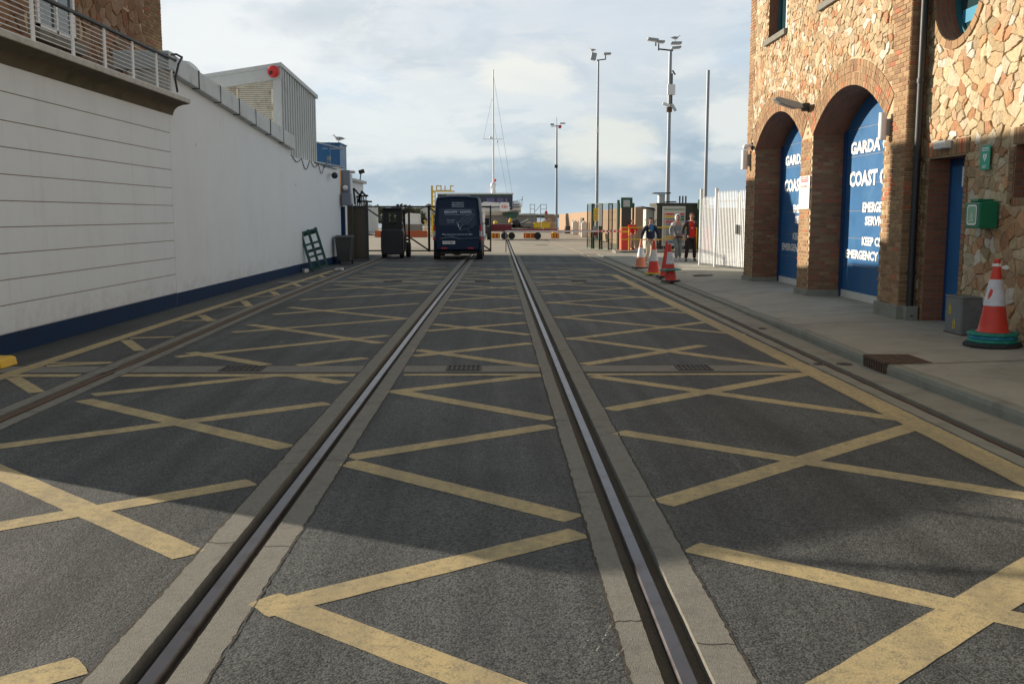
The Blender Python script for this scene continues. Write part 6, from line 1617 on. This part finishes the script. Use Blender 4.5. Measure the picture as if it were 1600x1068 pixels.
for k, (yy_, xx, lab) in enumerate(((95, 7.15, 'pale square stone bollard in front of the harbour wall, farther one'), (84, 7.1, 'pale square stone bollard in front of the harbour wall, nearer one'))):
    m = MB(); m.box(xx - .25, xx + .25, yy_ - .25, yy_ + .25, 0, 1.15); m.prism([(xx - .28, 1.15), (xx + .28, 1.15), (xx, 1.4)], yy_ - .28, yy_ + .28, 'y'); tag(m.build('stone_bollard', 'old_white', bevel=.03), lab, 'bollard')
t = thing('fish_crates', 'dark stacked crates against the harbour wall', 'crates', (6.9, 102, 0))
for k in range(3):
    m = MB(); m.box(6.55 + k * .05, 7.15, 101, 102.4, k * .26, k * .26 + .22); m.build('crate', 'container_dark', t, bevel=.03)
m = MB(); m.cyl((5.2, 96, 0), (5.2, 96, 1.0), .2, .2, 12); m.sphere((5.2, 96, 1.0), .2, 6); tag(m.build('bollard', 'yellow_paint', smooth=True), 'yellow round bollard near the far end of the tan wall', 'bollard')
# low building, hills
m = MB(); m.box(-2.2, 5.2, 140, 146, 0, 1.75); m.prism([(-2.4, 1.75), (-2.4, 1.9), (5.4, 1.9), (5.4, 1.75)], 139.8, 146.2, 'y'); tag(m.build('low_shed', 'grey_building'), 'long low grey brown shed at the end of the quay', 'shed')
h = MB(); hy = 1400; random.seed(4)
prof = []
x = -1500
while x < 1300:
    base = 13 if x < -30 else 2.5
    if -30 <= x < 60: base = 3.5
    hh = base + 5 * mnoise.noise(Vector((x * .006, 3, 0))) + 2.2 * mnoise.noise(Vector((x * .03, 7, 0))) + .8 * mnoise.noise(Vector((x * .15, 9, 0)))
    prof.append((x, max(-1, hh))); x += 12
vs = []
for x, z_ in prof: vs += [(x, hy, -2), (x, hy, z_ * .5), (x, hy + 60, z_), (x, hy + 200, z_ * .7), (x, hy + 260, -2)]
n = 5; h.raw(vs, [(j * n + k, j * n + k + 1, (j + 1) * n + k + 1, (j + 1) * n + k) for j in range(len(prof) - 1) for k in range(n - 1)])
struct('hills', h, 'hill')
# scrubby bank and houses on the left beyond the gate
def clump(name, cx_, cy_, rx_, ry_, rz_, n_, label, mt='bush', s=.5):
    t = thing(name, label, 'tree', (cx_, cy_, 0)); m = MB(); r = random.Random(int(abs(cx_) * 10))
    for _ in range(n_):
        a, b = r.uniform(0, 6.28), math.acos(r.uniform(-.2, 1)); q = r.uniform(.55, 1.0)
        p = Vector((cx_ + rx_ * q * math.sin(b) * math.cos(a), cy_ + ry_ * q * math.sin(b) * math.sin(a), rz_ * (.35 + .62 * q * math.cos(b))))
        u_ = Vector((r.gauss(0, 1), r.gauss(0, 1), r.gauss(0, 1))).normalized(); w_ = u_.orthogonal().normalized(); z_ = s * r.uniform(.3, 1)
        m.raw([p + u_ * z_, p + w_ * z_ * .6, p - u_ * z_ * .7, p - w_ * z_ * .6], [(0, 1, 2, 3)])
    m.build('crown', mt, t, fixn=False); m = MB(); m.cyl((cx_, cy_, 0), (cx_ + .2, cy_, rz_ * .6), .25, .12, 8); m.build('trunk', 'soil', t); return t
clump('tree', -13.0, 135, 3.2, 2, 3.3, 700, 'brown leafy tree beyond the gate to the right of the forklift')
clump('tree', -18.2, 140, 3.4, 2, 3.4, 700, 'brown leafy tree mostly behind the forklift')
clump('tree', -8.6, 150, 1.8, 2, 2.7, 400, 'small brown tree partly behind the van')
t = thing('cottage', 'small cream house with a gabled roof beyond the quay, left of the van', 'house', (-12, 165, 0))
m = MB(); m.box(-13.2, -10.2, 164, 170, 0, 2.6); m.prism([(-13.2, 2.6), (-10.2, 2.6), (-11.7, 3.6)], 164, 170, 'y'); m.build('wall', 'booth_cream', t)
m = MB(); m.raw([(-13.4, 163.8, 2.55), (-13.4, 170.2, 2.55), (-11.7, 170.2, 3.7), (-11.7, 163.8, 3.7), (-10.0, 163.8, 2.55), (-10.0, 170.2, 2.55)], [(0, 1, 2, 3), (3, 2, 5, 4)]); m.build('roof', 'grey_building', t)
m = MB()
for x_ in (-12.7, -11.2): m.box(x_, x_ + .5, 163.9, 164.0, 1.2, 1.9)
m.build('windows', 'black', t)
t = thing('white_cabin', 'white portable cabin beyond the gate between forklift and van', 'cabin', (-8.9, 105, 0))
m = MB(); m.box(-9.9, -8.45, 104, 107, .9, 1.85); m.prism([(-9.95, 1.85), (-8.4, 1.85), (-8.6, 1.98), (-9.6, 2.05)], 103.9, 107.1, 'y'); m.build('wall', 'white_paint', t)
m = MB(); m.box(-10, -8.3, 103.8, 107.3, .1, .9); m.build('base', 'grey_building', t)
m = MB(); m.box(-14.3, -11.9, 92, 98, .35, 2.62); m.box(-14.2, -12, 92.2, 97.8, .1, .35); tag(m.build('reefer_container', 'metal_light', bevel=.03), 'pale grey container beyond the gate left of the forklift', 'container')
t = thing('flat_barrier', 'long bright orange road barrier left of the van beyond the gate', 'barrier', (-8, 84, 0), 0, 'orange plastic road barriers')
m = MB(); m.prism([(83.8, .02), (83.9, .3), (83.93, .55), (84.07, .55), (84.1, .3), (84.2, .02)], -10.5, -6.1, 'x'); m.build('body', 'orange', t); m = MB(); m.box(-10.4, -6.2, 83.84, 84.16, .0, .08); m.build('feet', 'dark_red', t)
for x0, x1, lab in ((-.75, .0, 'short orange road barrier under the flatbed right of the van'), (1.9, 3.0, 'orange and yellow road barrier under the flatbed'), (4.1, 4.75, 'orange red road barrier at the right end of the flatbed')):
    t = thing('flat_barrier', lab, 'barrier', ((x0 + x1) / 2, 80, 0), 0, 'orange plastic road barriers')
    m = MB(); m.prism([(79.8, .02), (79.9, .2), (79.93, .42), (80.07, .42), (80.1, .2), (80.2, .02)], x0, x1, 'x'); m.build('body', 'orange', t)
    m = MB()
    for q in (.15, .5, .85): m.box(x0 + (x1 - x0) * q - .04, x0 + (x1 - x0) * q + .04, 79.78, 79.8, .05, .4)
    m.build('uprights', 'yellow_paint', t)
# yellow safety frame and travel hoist
t = thing('safety_railing', 'yellow tubular railing just left of the van beyond the gate', 'railing', (-6.2, 85, 0))
m = MB()
for x_ in (-6.35, -5.95): m.bar((x_, 85, 0), (x_, 85, 1.4), .09)
for z_ in (.3, .8, 1.35): m.bar((-6.35, 85, z_), (-5.95, 85, z_), .07)
m.build('tubes', 'yellow_paint', t)
t = thing('boat_hoist', 'yellow steel boat hoist rising above and behind the van roof', 'hoist', (-6.5, 100, 0))
m = MB(); m.bar((-6.75, 100, 0), (-6.75, 100, 4.75), .2); m.bar((-6.45, 100, 0), (-6.45, 100, 4.2), .1)
for k in range(9): m.bar((-6.75, 100, .4 + k * .45), (-6.45, 100, .6 + k * .45), .06)
m.build('leg', 'yellow_paint', t)
m = MB(); m.bar((-6.75, 100, 4.2), (-4.5, 100, 4.2), .12); m.build('cross_beam', 'yellow_paint', t)
m = MB()
for x_ in (-6.3, -5.85, -5.45, -4.9): m.bar((x_, 100, 4.2), (x_, 100, 4.75), .1)
m.bar((-6.3, 100, 4.72), (-5.85, 100, 4.72), .1); m.bar((-4.9, 100, 4.72), (-4.6, 100, 4.72), .1); m.bar((-6.35, 100, 4.3), (-4.85, 100, 4.3), .06); m.build('top_frame', 'yellow_paint', t)
# yacht on the hard
t = thing('motor_yacht', 'large white motor yacht with dark wheelhouse and tall mast behind the van', 'boat', (-1, 112, 0))
BY = 112; k_ = BY / 1550
bx_ = lambda p: (p - 781) * k_
m = MB()
def hullsec(x, hw, zt, zk): return [(x, BY + 2 - hw, zt), (x, BY + 2 - hw * .9, (zt + zk) / 2), (x, BY + 2, zk), (x, BY + 2 + hw * .9, (zt + zk) / 2), (x, BY + 2 + hw, zt)]
secs = [hullsec(-7.5, 1.9, 2.6, 1.9), hullsec(-4, 2.1, 2.6, 1.85), hullsec(-1, 2.1, 2.65, 1.85), hullsec(1.0, 1.6, 2.75, 1.9), hullsec(2.4, .15, 2.85, 2.1)]
vs = [p for s_ in secs for p in s_]
m.raw(vs, [(j * 5 + q, j * 5 + q + 1, (j + 1) * 5 + q + 1, (j + 1) * 5 + q) for j in range(4) for q in range(4)] + [(0, 1, 2, 3, 4), (20, 24, 23, 22, 21)] + [(j * 5, (j + 1) * 5, (j + 1) * 5 + 4, j * 5 + 4) for j in range(4)])
m.build('hull', 'hull_white', t, smooth=True)
m = MB(); m.prism([(.3, 1.98), (2.2, 2.08), (1.8, 1.5), (1.1, 1.4)], BY + 1.0, BY + 3.0, 'y'); m.build('bow_bottom', 'hull_green', t)
m = MB(); m.box(-7, 1.45, BY + .6, BY + 3.4, 2.45, 4.15); wh = m.build('wheelhouse', 'dark_glass', t, bevel=.08)
m = MB(); m.box(-7.1, 1.55, BY + .45, BY + 3.5, 4.15, 4.32); m.build('wheelhouse_roof', 'hull_white', t, bevel=.06)
for a, b in ((-1.5, -.6), (-.3, .4), (.6, .85)):
    m = MB(); m.box(a, b, BY + .57, BY + .6, 2.95, 3.75); m.build('window_blind', 'canvas_purple', wh)
m = MB(); m.box(-6.5, 1.2, BY + .55, BY + .59, 4.0, 4.12); m.build('trim', 'hull_green', wh)
m = MB(); m.prism([(1.5, 2.6), (2.5, 2.75), (2.3, 3.3), (1.5, 3.45)], BY + .8, BY + 3.2, 'y'); m.build('fore_cabin', 'hull_white', t, bevel=.05)
m = MB(); m.box(1.52, 2.2, BY + .74, BY + .8, 2.95, 3.05); m.box(1.52, 2.25, BY + .74, BY + .8, 2.72, 2.82); m.build('cabin_stripe', 'dark_glass', t)
m = MB()
for a, b in (((1.6, BY + 1, 3.4), (2.5, BY + 1, 3.55)), ((2.5, BY + 1, 2.8), (2.5, BY + 1, 3.7)), ((2.0, BY + 1, 3.2), (2.0, BY + 1, 3.5)), ((2.55, BY + 1, 3.5), (2.55, BY + 1, 3.95))): m.bar(a, b, .05)
m.build('bow_rail', 'galv', t)
mx = bx_(771)
m = MB(); m.cyl((mx, BY + 2, 4.3), (mx, BY + 2, 18.0), .11, .07, 10); mast = m.build('mast', 'hull_white', t, smooth=True)
m = MB(); m.bar((mx - 1.15, BY + 2, 10.35), (mx + 1.05, BY + 2, 10.35), .06); m.sphere((mx - .3, BY + 2, 10.5), .16, 8); m.sphere((mx + .45, BY + 2, 10.1), .12, 8); m.build('spreader', 'hull_white', mast)
m = MB(); m.bar((mx, BY + 2, 17.5), (mx + 2.2, BY + 2, 3.8), .028); m.bar((mx, BY + 2, 12.5), (mx + 1.55, BY + 2, 4.3), .022); m.bar((mx - .15, BY + 2, 14.8), (mx - 1.1, BY + 2, 10.35), .022); m.build('stays', 'metal_grey', mast)
m = MB(); m.cyl((mx, BY + 1.9, 4.35), (mx, BY + 1.9, 5.1), .28, .2, 12); m.sphere((mx, BY + 1.9, 5.25), .32, 10); m.cyl((mx - .25, BY + 1.9, 4.3), (mx - .25, BY + 1.9, 5.3), .08); m.build('radar', 'hull_white', t, smooth=True)
m = MB(); m.sphere((mx + .18, BY + 1.8, 5.75), .16, 8); m.build('life_ring', 'red_sign', t)
for x_ in (-5, -2.2, .3):
    for yq in (1.2, 2.6): m = MB(); m.box(x_, x_ + .3, BY + yq, BY + yq + .3, 0, 2.0); m.build('cradle_prop', 'grey_building', t)
# kiosk with canopy
t = thing('kiosk', 'white canopy kiosk with a red lettered sign right beside the van', 'kiosk', (-.5, 74, 0))
KX = lambda p: (p - 781) * 74 / 1550
m = MB(); m.box(KX(751), KX(758), 74, 75, .3, 2.55); m.build('wall', 'white_paint', t)
m = MB(); m.prism([(KX(750), 2.55), (KX(752.5), 2.72), (KX(757), 2.82), (KX(780), 2.76), (KX(782), 2.6), (KX(782), 2.5), (KX(750), 2.45)], 73.6, 75.4, 'y'); m.build('canopy', 'white_paint', t)
m = MB(); m.box(KX(765.6), KX(766.8), 73.9, 74.0, 0, 2.5); m.build('post', 'dark_metal', t)
m = MB(); q = rrect(KX(781), KX(795.5), 2.12, 2.78, .12); m.raw([(a, 73.5, b) for a, b in q] + [(a, 73.56, b) for a, b in q], [tuple(range(24)), tuple(range(47, 23, -1))] + [(k, (k + 1) % 24, 24 + (k + 1) % 24, 24 + k) for k in range(24)]); sg = m.build('sign', 'white_sign', t)
m = MB(); m.merge(text_mb('KSH', .40, .24, (KX(784), 73.49, 2.34), (1, 0, 0), (0, 0, 1))); m.build('sign_text', 'red_sign', sg, fixn=False)
# flatbed trailer with load, tractor
t = thing('flatbed_trailer', 'long dark red flatbed trailer loaded with gear on the sunny quay', 'trailer', (1.5, 77, 0))
m = MB(); m.box(-.75, 4.4, 76.4, 78.2, .62, .78); m.build('bed', 'dark_red', t)
m = MB(); m.box(-.72, .9, 76.5, 78.1, .78, 1.15); m.build('side_board', 'dark_red', t)
for x_ in (.35, .9, 2.9):
    m = MB(); m.cyl((x_, 76.5, .27), (x_, 76.75, .27), .27, .27, 18); w_ = m.build('wheel', 'rubber', t); m = MB(); m.cyl((x_, 76.46, .27), (x_, 76.51, .27), .1, .1, 12); m.build('rim', 'rubber', w_)
def lump(name, c, s, mt, label, cat, seed=0):
    m = MB(); m.sphere((0, 0, 0), 1, 10); r = random.Random(seed)
    for i, p in enumerate(m.v):
        q = 1 + .35 * mnoise.noise(Vector(p) * 2.3 + Vector((seed, 0, 0))); m.v[i] = (c[0] + p[0] * s[0] * q, c[1] + p[1] * s[1] * q, c[2] + max(-.6, p[2]) * s[2] * q)
    tag(m.build(name, mt), label, cat)
lump('gear_pile', (1.25, 77.2, 1.15), (.38, .5, .38), 'black', 'black heap of gear on the flatbed with a yellow buoy beside it', 'gear', 3)
lump('net_pile', (2.35, 77.2, 1.0), (.75, .5, .3), 'grey_building', 'grey heap of netting in the middle of the flatbed', 'nets', 5)
lump('net_pile', (4.0, 84, .9), (.7, .5, .6), 'tan_wall', 'tan heap of gear behind the yellow crate', 'nets', 8)
lump('buoy', (.8, 77, 1.4), (.14, .14, .2), 'yellow_paint', 'yellow buoy on the flatbed beside the black heap', 'buoy', 2)
lump('buoy', (-.35, 77, 1.28), (.16, .16, .15), 'yellow_sign', 'lime yellow buoy at the left end of the flatbed', 'buoy', 4)
m = MB(); m.bar((1.5, 77, 1.2), (2.2, 77, 1.55), .06); m.bar((1.6, 77.1, 1.1), (2.6, 77.1, 1.2), .05); tag(m.build('pole_gear', 'white_paint'), 'thin white pole lying across the gear on the flatbed', 'pole')
t = thing('yellow_crate', 'bright yellow crate on the right end of the flatbed', 'crate', (3.2, 77, .78))
m = MB(); m.box(2.6, 3.85, 76.7, 77.9, .86, 1.26); m.build('body', 'yellow_sign', t, bevel=.03); m = MB(); m.box(3.15, 3.22, 76.67, 76.7, .86, 1.3); m.build('strap', 'white_paint', t)
m = MB(); m.box(2.55, 3.9, 76.65, 77.95, 1.26, 1.3); m.build('rim', 'yellow_paint', t)
t = thing('tractor', 'small dark tractor standing between the van and the flatbed', 'tractor', (-1.05, 76, 0))
m = MB(); m.box(-1.4, -.75, 75.5, 77, .45, 1.0); m.build('body', 'forklift_body', t, bevel=.05)
m = MB(); m.prism([(-1.3, 1.0), (-.95, 1.0), (-.98, 1.35), (-1.25, 1.35)], 75.7, 76.6, 'y'); m.build('seat_back', 'hull_green', t, bevel=.04)
for x_ in (-1.32, -.85):
    m = MB(); m.cyl((x_ - .12, 75.6, .38), (x_ + .12, 75.6, .38), .38, .38, 20); m.build('wheel', 'rubber', t, smooth=True)
m = MB(); m.bar((-1.1, 75.9, 1.0), (-1.0, 75.6, 1.25), .04); m.build('steering_column', 'metal_light', t)
# scaffolding tower
t = thing('scaffold_tower', 'thin aluminium scaffold towers on the quay beyond the barrier', 'scaffold', (4, 110, 0))
m = MB(); SX = lambda p: (p - 781) * 110 / 1550
for p in (828, 835, 844, 853):
    m.bar((SX(p), 110, 0), (SX(p), 110, 3.05), .06)
for k in range(6):
    m.bar((SX(828), 110, .5 + k * .5), (SX(835), 110, .5 + k * .5), .05); m.bar((SX(844), 110, .5 + k * .5), (SX(853), 110, .5 + k * .5), .05)
m.bar((SX(835), 110, 2.2), (SX(844), 110, 2.9), .05); m.build('tubes', 'galv', t)
lump('buoy', (5.1, 110, 2.1), (.16, .16, .2), 'red_plastic', 'small red ball at the top right of the scaffold', 'buoy', 6)
m = MB(); m.box(5.0, 5.9, 109.5, 111, 0, 1.95); tag(m.build('rusty_box', 'orange' if False else 'tan_wall', bevel=.03), 'tan square hut between scaffold and the far lamp mast', 'hut')
# coloured line and marks on the quay
m = MB()
for Y_ in (52.0, 57.5, 63.0): m.box(-4.9, -1.6, Y_, Y_ + .12, .004, .0055); m.box(1.3, 3.0, Y_ + 2, Y_ + 2.15, .004, .0055)
struct('quay_joints', m, 'gutter')
m = MB(); m.cyl((2.6, 62, .002), (2.6, 62, .012), .45, .45, 20); tag(m.build('manhole_cover', 'cast_iron'), 'dark round manhole cover out on the sunny quay', 'manhole cover')
m = MB(); m.box(-5.9, -5.3, 56, 56.6, .1, .4); m.box(-5.85, -5.35, 56.05, 56.55, .4, .5); tag(m.build('fish_box', 'yellow_sign', bevel=.02), 'small yellow box on the quay behind the left gate leaf', 'box')

# ================================================================== PEOPLE
def skin_mesh(nodes, edges, name, mt, parent, sub=2):
    me = bpy.data.meshes.new(name); names = list(nodes)
    off = parent.location
    me.from_pydata([Vector(nodes[k][0]) for k in names], [(names.index(a), names.index(b)) for a, b in edges], [])
    ob = bpy.data.objects.new(name, me); C.objects.link(ob)
    md = ob.modifiers.new('skin', 'SKIN'); md.use_smooth_shade = True
    sv = me.skin_vertices[0].data
    for i, k in enumerate(names):
        r = nodes[k][1]; sv[i].radius = (r, r) if isinstance(r, (int, float)) else r; sv[i].use_root = (i == 0)
    s = ob.modifiers.new('sub', 'SUBSURF'); s.levels = sub; s.render_levels = sub
    dg = bpy.context.evaluated_depsgraph_get(); me2 = bpy.data.meshes.new_from_object(ob.evaluated_get(dg))
    bpy.data.objects.remove(ob); me2.materials.clear(); me2.materials.append(MATS[mt]); me2.name = name
    for p in me2.polygons: p.use_smooth = True
    o = bpy.data.objects.new(name, me2); C.objects.link(o); o.parent = parent
    return o
def person(loc, rz, label, P, top, bottom, shoe, hair, hood=None, scale=1.0, extras=None):
    """P holds joint positions: x right, y back (the figure faces -y), z up"""
    t = thing('person', label, 'person', loc, 0)
    V = Vector
    n = {'pel': ((0, .0, .95), (.11, .08)), 'bel': ((0, 0, 1.08), (.12, .09)), 'che': ((0, .01, 1.30), (.16, .11)), 'sho': ((0, .015, 1.43), (.12, .08)), 'nek': ((0, .0, 1.51), .052),
         'jaw': ((P['hx'] * .6, -.025, 1.575), (.06, .068)), 'hed': ((P['hx'], -.015, 1.655), (.076, .095)), 'top': ((P['hx'], .0, 1.725), (.06, .075))}
    e = [('pel', 'bel'), ('bel', 'che'), ('che', 'sho'), ('sho', 'nek'), ('nek', 'jaw'), ('jaw', 'hed'), ('hed', 'top')]
    for s, k in ((-1, 'l'), (1, 'r')):
        n['s' + k] = ((s * .185, .01, 1.42), .06); n['e' + k] = (P['e' + k], .045); n['w' + k] = (P['w' + k], .03)
        d = (V(P['w' + k]) - V(P['e' + k])).normalized(); pm = V(P['w' + k]) + d * .06; n['p' + k] = (tuple(pm), (.038, .02))
        e += [('sho', 's' + k), ('s' + k, 'e' + k), ('e' + k, 'w' + k), ('w' + k, 'p' + k)]
        n['h' + k] = ((s * .08, 0, .90), .065); n['k' + k] = (P['k' + k], .058); n['a' + k] = (P['a' + k], .038)
        f = V(P['a' + k]) + V((s * .03, -.13, -.045)); n['f' + k] = (tuple(f), .032)
        e += [('pel', 'h' + k), ('h' + k, 'k' + k), ('k' + k, 'a' + k), ('a' + k, 'f' + k)]
    n['nose'] = ((P['hx'], -.118, 1.638), .012); e.append(('hed', 'nose'))
    body = skin_mesh(n, e, 'body', 'skin', t)
    # fingers and thumbs, curled a little
    for s, k in ((-1, 'l'), (1, 'r')):
        d = (V(P['w' + k]) - V(P['e' + k])).normalized(); side = V((0, 1, 0)); base = V(P['w' + k]) + d * .085
        fn_, fe = {'r0': (tuple(V(P['w' + k]) + d * .05), .018)}, []
        for q in range(4):
            b0 = base + side * (-.03 + q * .02); L_ = (.07, .08, .075, .06)[q]
            fn_['a%d' % q] = (tuple(b0), .009); fn_['b%d' % q] = (tuple(b0 + d * L_ * .5), .0085); fn_['c%d' % q] = (tuple(b0 + d * L_ * .8 - V((s * .02, 0, 0))), .0075)
            fe += [('r0', 'a%d' % q), ('a%d' % q, 'b%d' % q), ('b%d' % q, 'c%d' % q)]
        th = V(P['w' + k]) + d * .04 + V((0, -.035, 0)); fn_['t0'] = (tuple(th), .011); fn_['t1'] = (tuple(th + d * .04 + V((0, -.018, 0))), .009); fe += [('r0', 't0'), ('t0', 't1')]
        skin_mesh(fn_, fe, 'hand', 'skin', t, 1)
    # face details
    m = MB(); hx = P['hx'] + loc[0]
    for s in (-1, 1): m.sphere((hx + s * .028, loc[1] - .104, loc[2] + 1.665), .010, 6)
    m.box(hx - .022, hx + .022, loc[1] - .104, loc[1] - .092, loc[2] + 1.598, loc[2] + 1.604); m.build('eyes_and_mouth', 'hair_dark', t)
    for s in (-1, 1):
        m = MB(); m.sphere((hx + s * .082, loc[1] + .0, loc[2] + 1.645), .025, 6, sc=(.5, .8, 1.2)); m.build('ear', 'skin', t, smooth=True)
    # jacket / top
    jn = {'pel': ((0, .0, .90), (.17, .13)), 'bel': ((0, 0, 1.08), (.165, .125)), 'che': ((0, .01, 1.29), (.185, .135)), 'sho': ((0, .015, 1.42), (.15, .10)), 'nek': ((0, .0, 1.475), .072)}
    je = [('pel', 'bel'), ('bel', 'che'), ('che', 'sho'), ('sho', 'nek')]
    for s, k in ((-1, 'l'), (1, 'r')):
        jn['s' + k] = ((s * .195, .01, 1.405), .08); jn['e' + k] = (P['e' + k], .064); jn['w' + k] = (P['w' + k], .046)
        je += [('sho', 's' + k), ('s' + k, 'e' + k), ('e' + k, 'w' + k)]
    skin_mesh(jn, je, 'jacket', top, t)
    tn = {'pel': ((0, .0, .95), (.155, .115))}; te = []
    for s, k in ((-1, 'l'), (1, 'r')):
        tn['h' + k] = ((s * .095, 0, .84), .105); tn['k' + k] = (P['k' + k], .08); tn['a' + k] = (tuple(V(P['a' + k]) + V((0, 0, -.0))), .068)
        te += [('pel', 'h' + k), ('h' + k, 'k' + k), ('k' + k, 'a' + k)]
    skin_mesh(tn, te, 'trousers', bottom, t)
    for s, k in ((-1, 'l'), (1, 'r')):
        a = V(P['a' + k]); z0 = a.z - .085
        m = MB(); c = V(loc) + V((a.x, a.y - .06, z0)); pr = [(-.045, .0), (-.05, .03), (-.035, .08), (.035, .08), (.05, .03), (.045, 0)]
        vs = []
        for yy_, q, hh in ((.10, .8, .9), (.0, 1.0, 1.0), (-.09, 1.0, .6), (-.16, .6, .4)): vs += [(c.x + p[0] * q + s * .01 * (-yy_ * 4), c.y + yy_, c.z + p[1] * hh) for p in pr]
        m.raw(vs, [(j * 6 + q, j * 6 + (q + 1) % 6, (j + 1) * 6 + (q + 1) % 6, (j + 1) * 6 + q) for j in range(3) for q in range(6)] + [(0, 1, 2, 3, 4, 5), (23, 22, 21, 20, 19, 18)]); m.build('shoe', shoe, t, smooth=True)
    # hair or hood
    m = MB(); st = (loc[0] + P['hx'], loc[1] + .012, loc[2] + 1.685)
    if hood:
        m.sphere((st[0], st[1] + .01, st[2] - .03), .125, 10, sc=(.9, 1.0, 1.15))
        m.v = [(p[0], max(p[1], loc[1] - .055) if abs(p[0] - st[0]) < .2 else p[1], p[2]) for p in m.v]; hd = m.build('hood', hood, t, smooth=True)
        m = MB(); m.sphere((st[0], loc[1] - .035, st[2] - .03), .09, 10, sc=(.95, .55, 1.15)); m.build('hair', hair, t, smooth=True)
        m = MB(); m.sphere((st[0], loc[1] - .06, st[2] - .045), .072, 10, sc=(.9, .75, 1.2)); m.build('face', 'skin', t, smooth=True)
    else:
        m.sphere(st, .098, 10, sc=(.88, 1.02, .95)); cut = loc[1] - .055
        m.v = [(p[0], max(p[1], cut + .045 * (1 if p[2] < st[2] + .02 else 0)), max(p[2], st[2] - .05)) for p in m.v]; m.build('hair', hair, t, smooth=True)
    if extras: extras(t, loc)
    t.rotation_euler = (0, 0, rz); t.scale = (scale,) * 3
    return t
def ex1(t, loc):
    m = MB(); m.raw([(loc[0] - .09, loc[1] - .118, loc[2] + 1.44), (loc[0] + .09, loc[1] - .118, loc[2] + 1.44), (loc[0] + .075, loc[1] - .150, loc[2] + 1.30), (loc[0] + .0, loc[1] - .152, loc[2] + 1.2), (loc[0] - .075, loc[1] - .150, loc[2] + 1.30)], [(0, 1, 2, 3, 4)]); m.build('blue_shirt', 'blue_cloth', t, fixn=False)
    m = MB(); m.lathe([(.085, 0), (.092, .03), (.075, .055)], (loc[0], loc[1] + .0, loc[2] + 1.45), 16); m.build('collar', 'blue_cloth', t, smooth=True)
    m = MB(); m.sphere((loc[0] - .085, loc[1] - .135, loc[2] + 1.27), .03, 6, sc=(1, .4, 1.5)); m.box(loc[0] - .02, loc[0] + .03, loc[1] - .145, loc[1] - .14, loc[2] + 1.25, loc[2] + 1.27); m.build('badge', 'yellow_sign', t)
def ex2(t, loc):
    for s in (-1, 1):
        m = MB(); m.sphere((loc[0] + s * .17, loc[1] - .0, loc[2] + 1.38), .1, 8, sc=(1.0, 1.05, .95)); m.build('shoulder_panel', 'lightgrey_cloth', t, smooth=True)
    m = MB(); m.lathe([(.17, 0), (.172, .03)], (loc[0], loc[1], loc[2] + .90), 20); m.build('waistband', 'dark_red', t)
    m = MB(); m.box(loc[0] - .06, loc[0] - .02, loc[1] - .155, loc[1] - .135, loc[2] + 1.06, loc[2] + 1.14); m.box(loc[0] - .02, loc[0] + .05, loc[1] - .155, loc[1] - .135, loc[2] + 1.08, loc[2] + 1.1); m.build('print', 'lightgrey_cloth', t)
def ex3(t, loc):
    m = MB(); X, Y, Z = loc
    m.raw([(X - .06, Y - .10, Z + 1.47), (X + .06, Y - .10, Z + 1.47), (X + .09, Y - .148, Z + 1.33), (X + .12, Y - .152, Z + 1.1), (X + .14, Y - .148, Z + .90), (X - .08, Y - .148, Z + .90), (X - .07, Y - .155, Z + 1.1), (X - .08, Y - .150, Z + 1.33)], [tuple(range(8))]); m.build('red_shirt', 'red_cloth', t, fixn=False)
    m = MB(); m.lathe([(.078, 0), (.082, .02), (.062, .04)], (X, Y, Z + 1.46), 16); m.build('collar', 'white_paint', t, smooth=True)
    m = MB(); m.box(X - .03, X + .06, Y - .162, Y - .157, Z + 1.215, Z + 1.24); m.build('shirt_print', 'lightgrey_cloth', t)
Z1 = .13
person((5.55, 36.7, pave_z(5.6, 36.7)), R(6), 'person in a navy jacket, blue shirt and beige trousers walking, leftmost of the three', dict(hx=.0, el=(-.30, .02, 1.16), wl=(-.37, -.02, .93), er=(.29, .03, 1.16), wr=(.31, .0, .93), kl=(-.12, -.14, .50), al=(-.16, -.08, .10), kr=(.10, .05, .48), ar=(.06, .24, .13)), 'navy_cloth', 'beige_cloth', 'old_white', 'hair_dark', scale=.95, extras=ex1)
person((6.88, 38.5, pave_z(6.9, 38.5)), R(4), 'person in a grey hoodie with the hood up and grey joggers, middle of the three', dict(hx=-.01, el=(-.29, .03, 1.17), wl=(-.27, -.06, .95), er=(.29, .03, 1.17), wr=(.27, -.08, .95), kl=(-.08, -.12, .49), al=(-.04, .0, .09), kr=(.10, .02, .48), ar=(.13, .16, .12)), 'grey_cloth', 'grey_cloth', 'lightgrey_cloth', 'hair_dark', hood='lightgrey_cloth', scale=1.0, extras=ex2)
person((7.22, 37.6, pave_z(7.3, 37.6)), R(-4), 'person in a dark open jacket, red shirt and dark trousers, rightmost of the three', dict(hx=.02, el=(-.30, .05, 1.18), wl=(-.28, -.02, .98), er=(.34, .06, 1.18), wr=(.34, -.14, 1.0), kl=(-.13, -.08, .50), al=(-.17, .05, .10), kr=(.13, -.02, .49), ar=(.16, .14, .11)), 'charcoal_cloth', 'dark_cloth', 'black', 'hair_brown', scale=1.03, extras=ex3)
person((6.62, 49.8, .14), R(20), 'small person in red top and tan trousers behind the yellow railing', dict(hx=.0, el=(-.28, .0, 1.17), wl=(-.22, -.18, 1.02), er=(.28, .0, 1.17), wr=(.2, -.2, 1.05), kl=(-.1, -.05, .5), al=(-.1, .0, .09), kr=(.1, -.03, .5), ar=(.1, .05, .09)), 'red_cloth', 'beige_cloth', 'orange', 'pink', scale=.84)
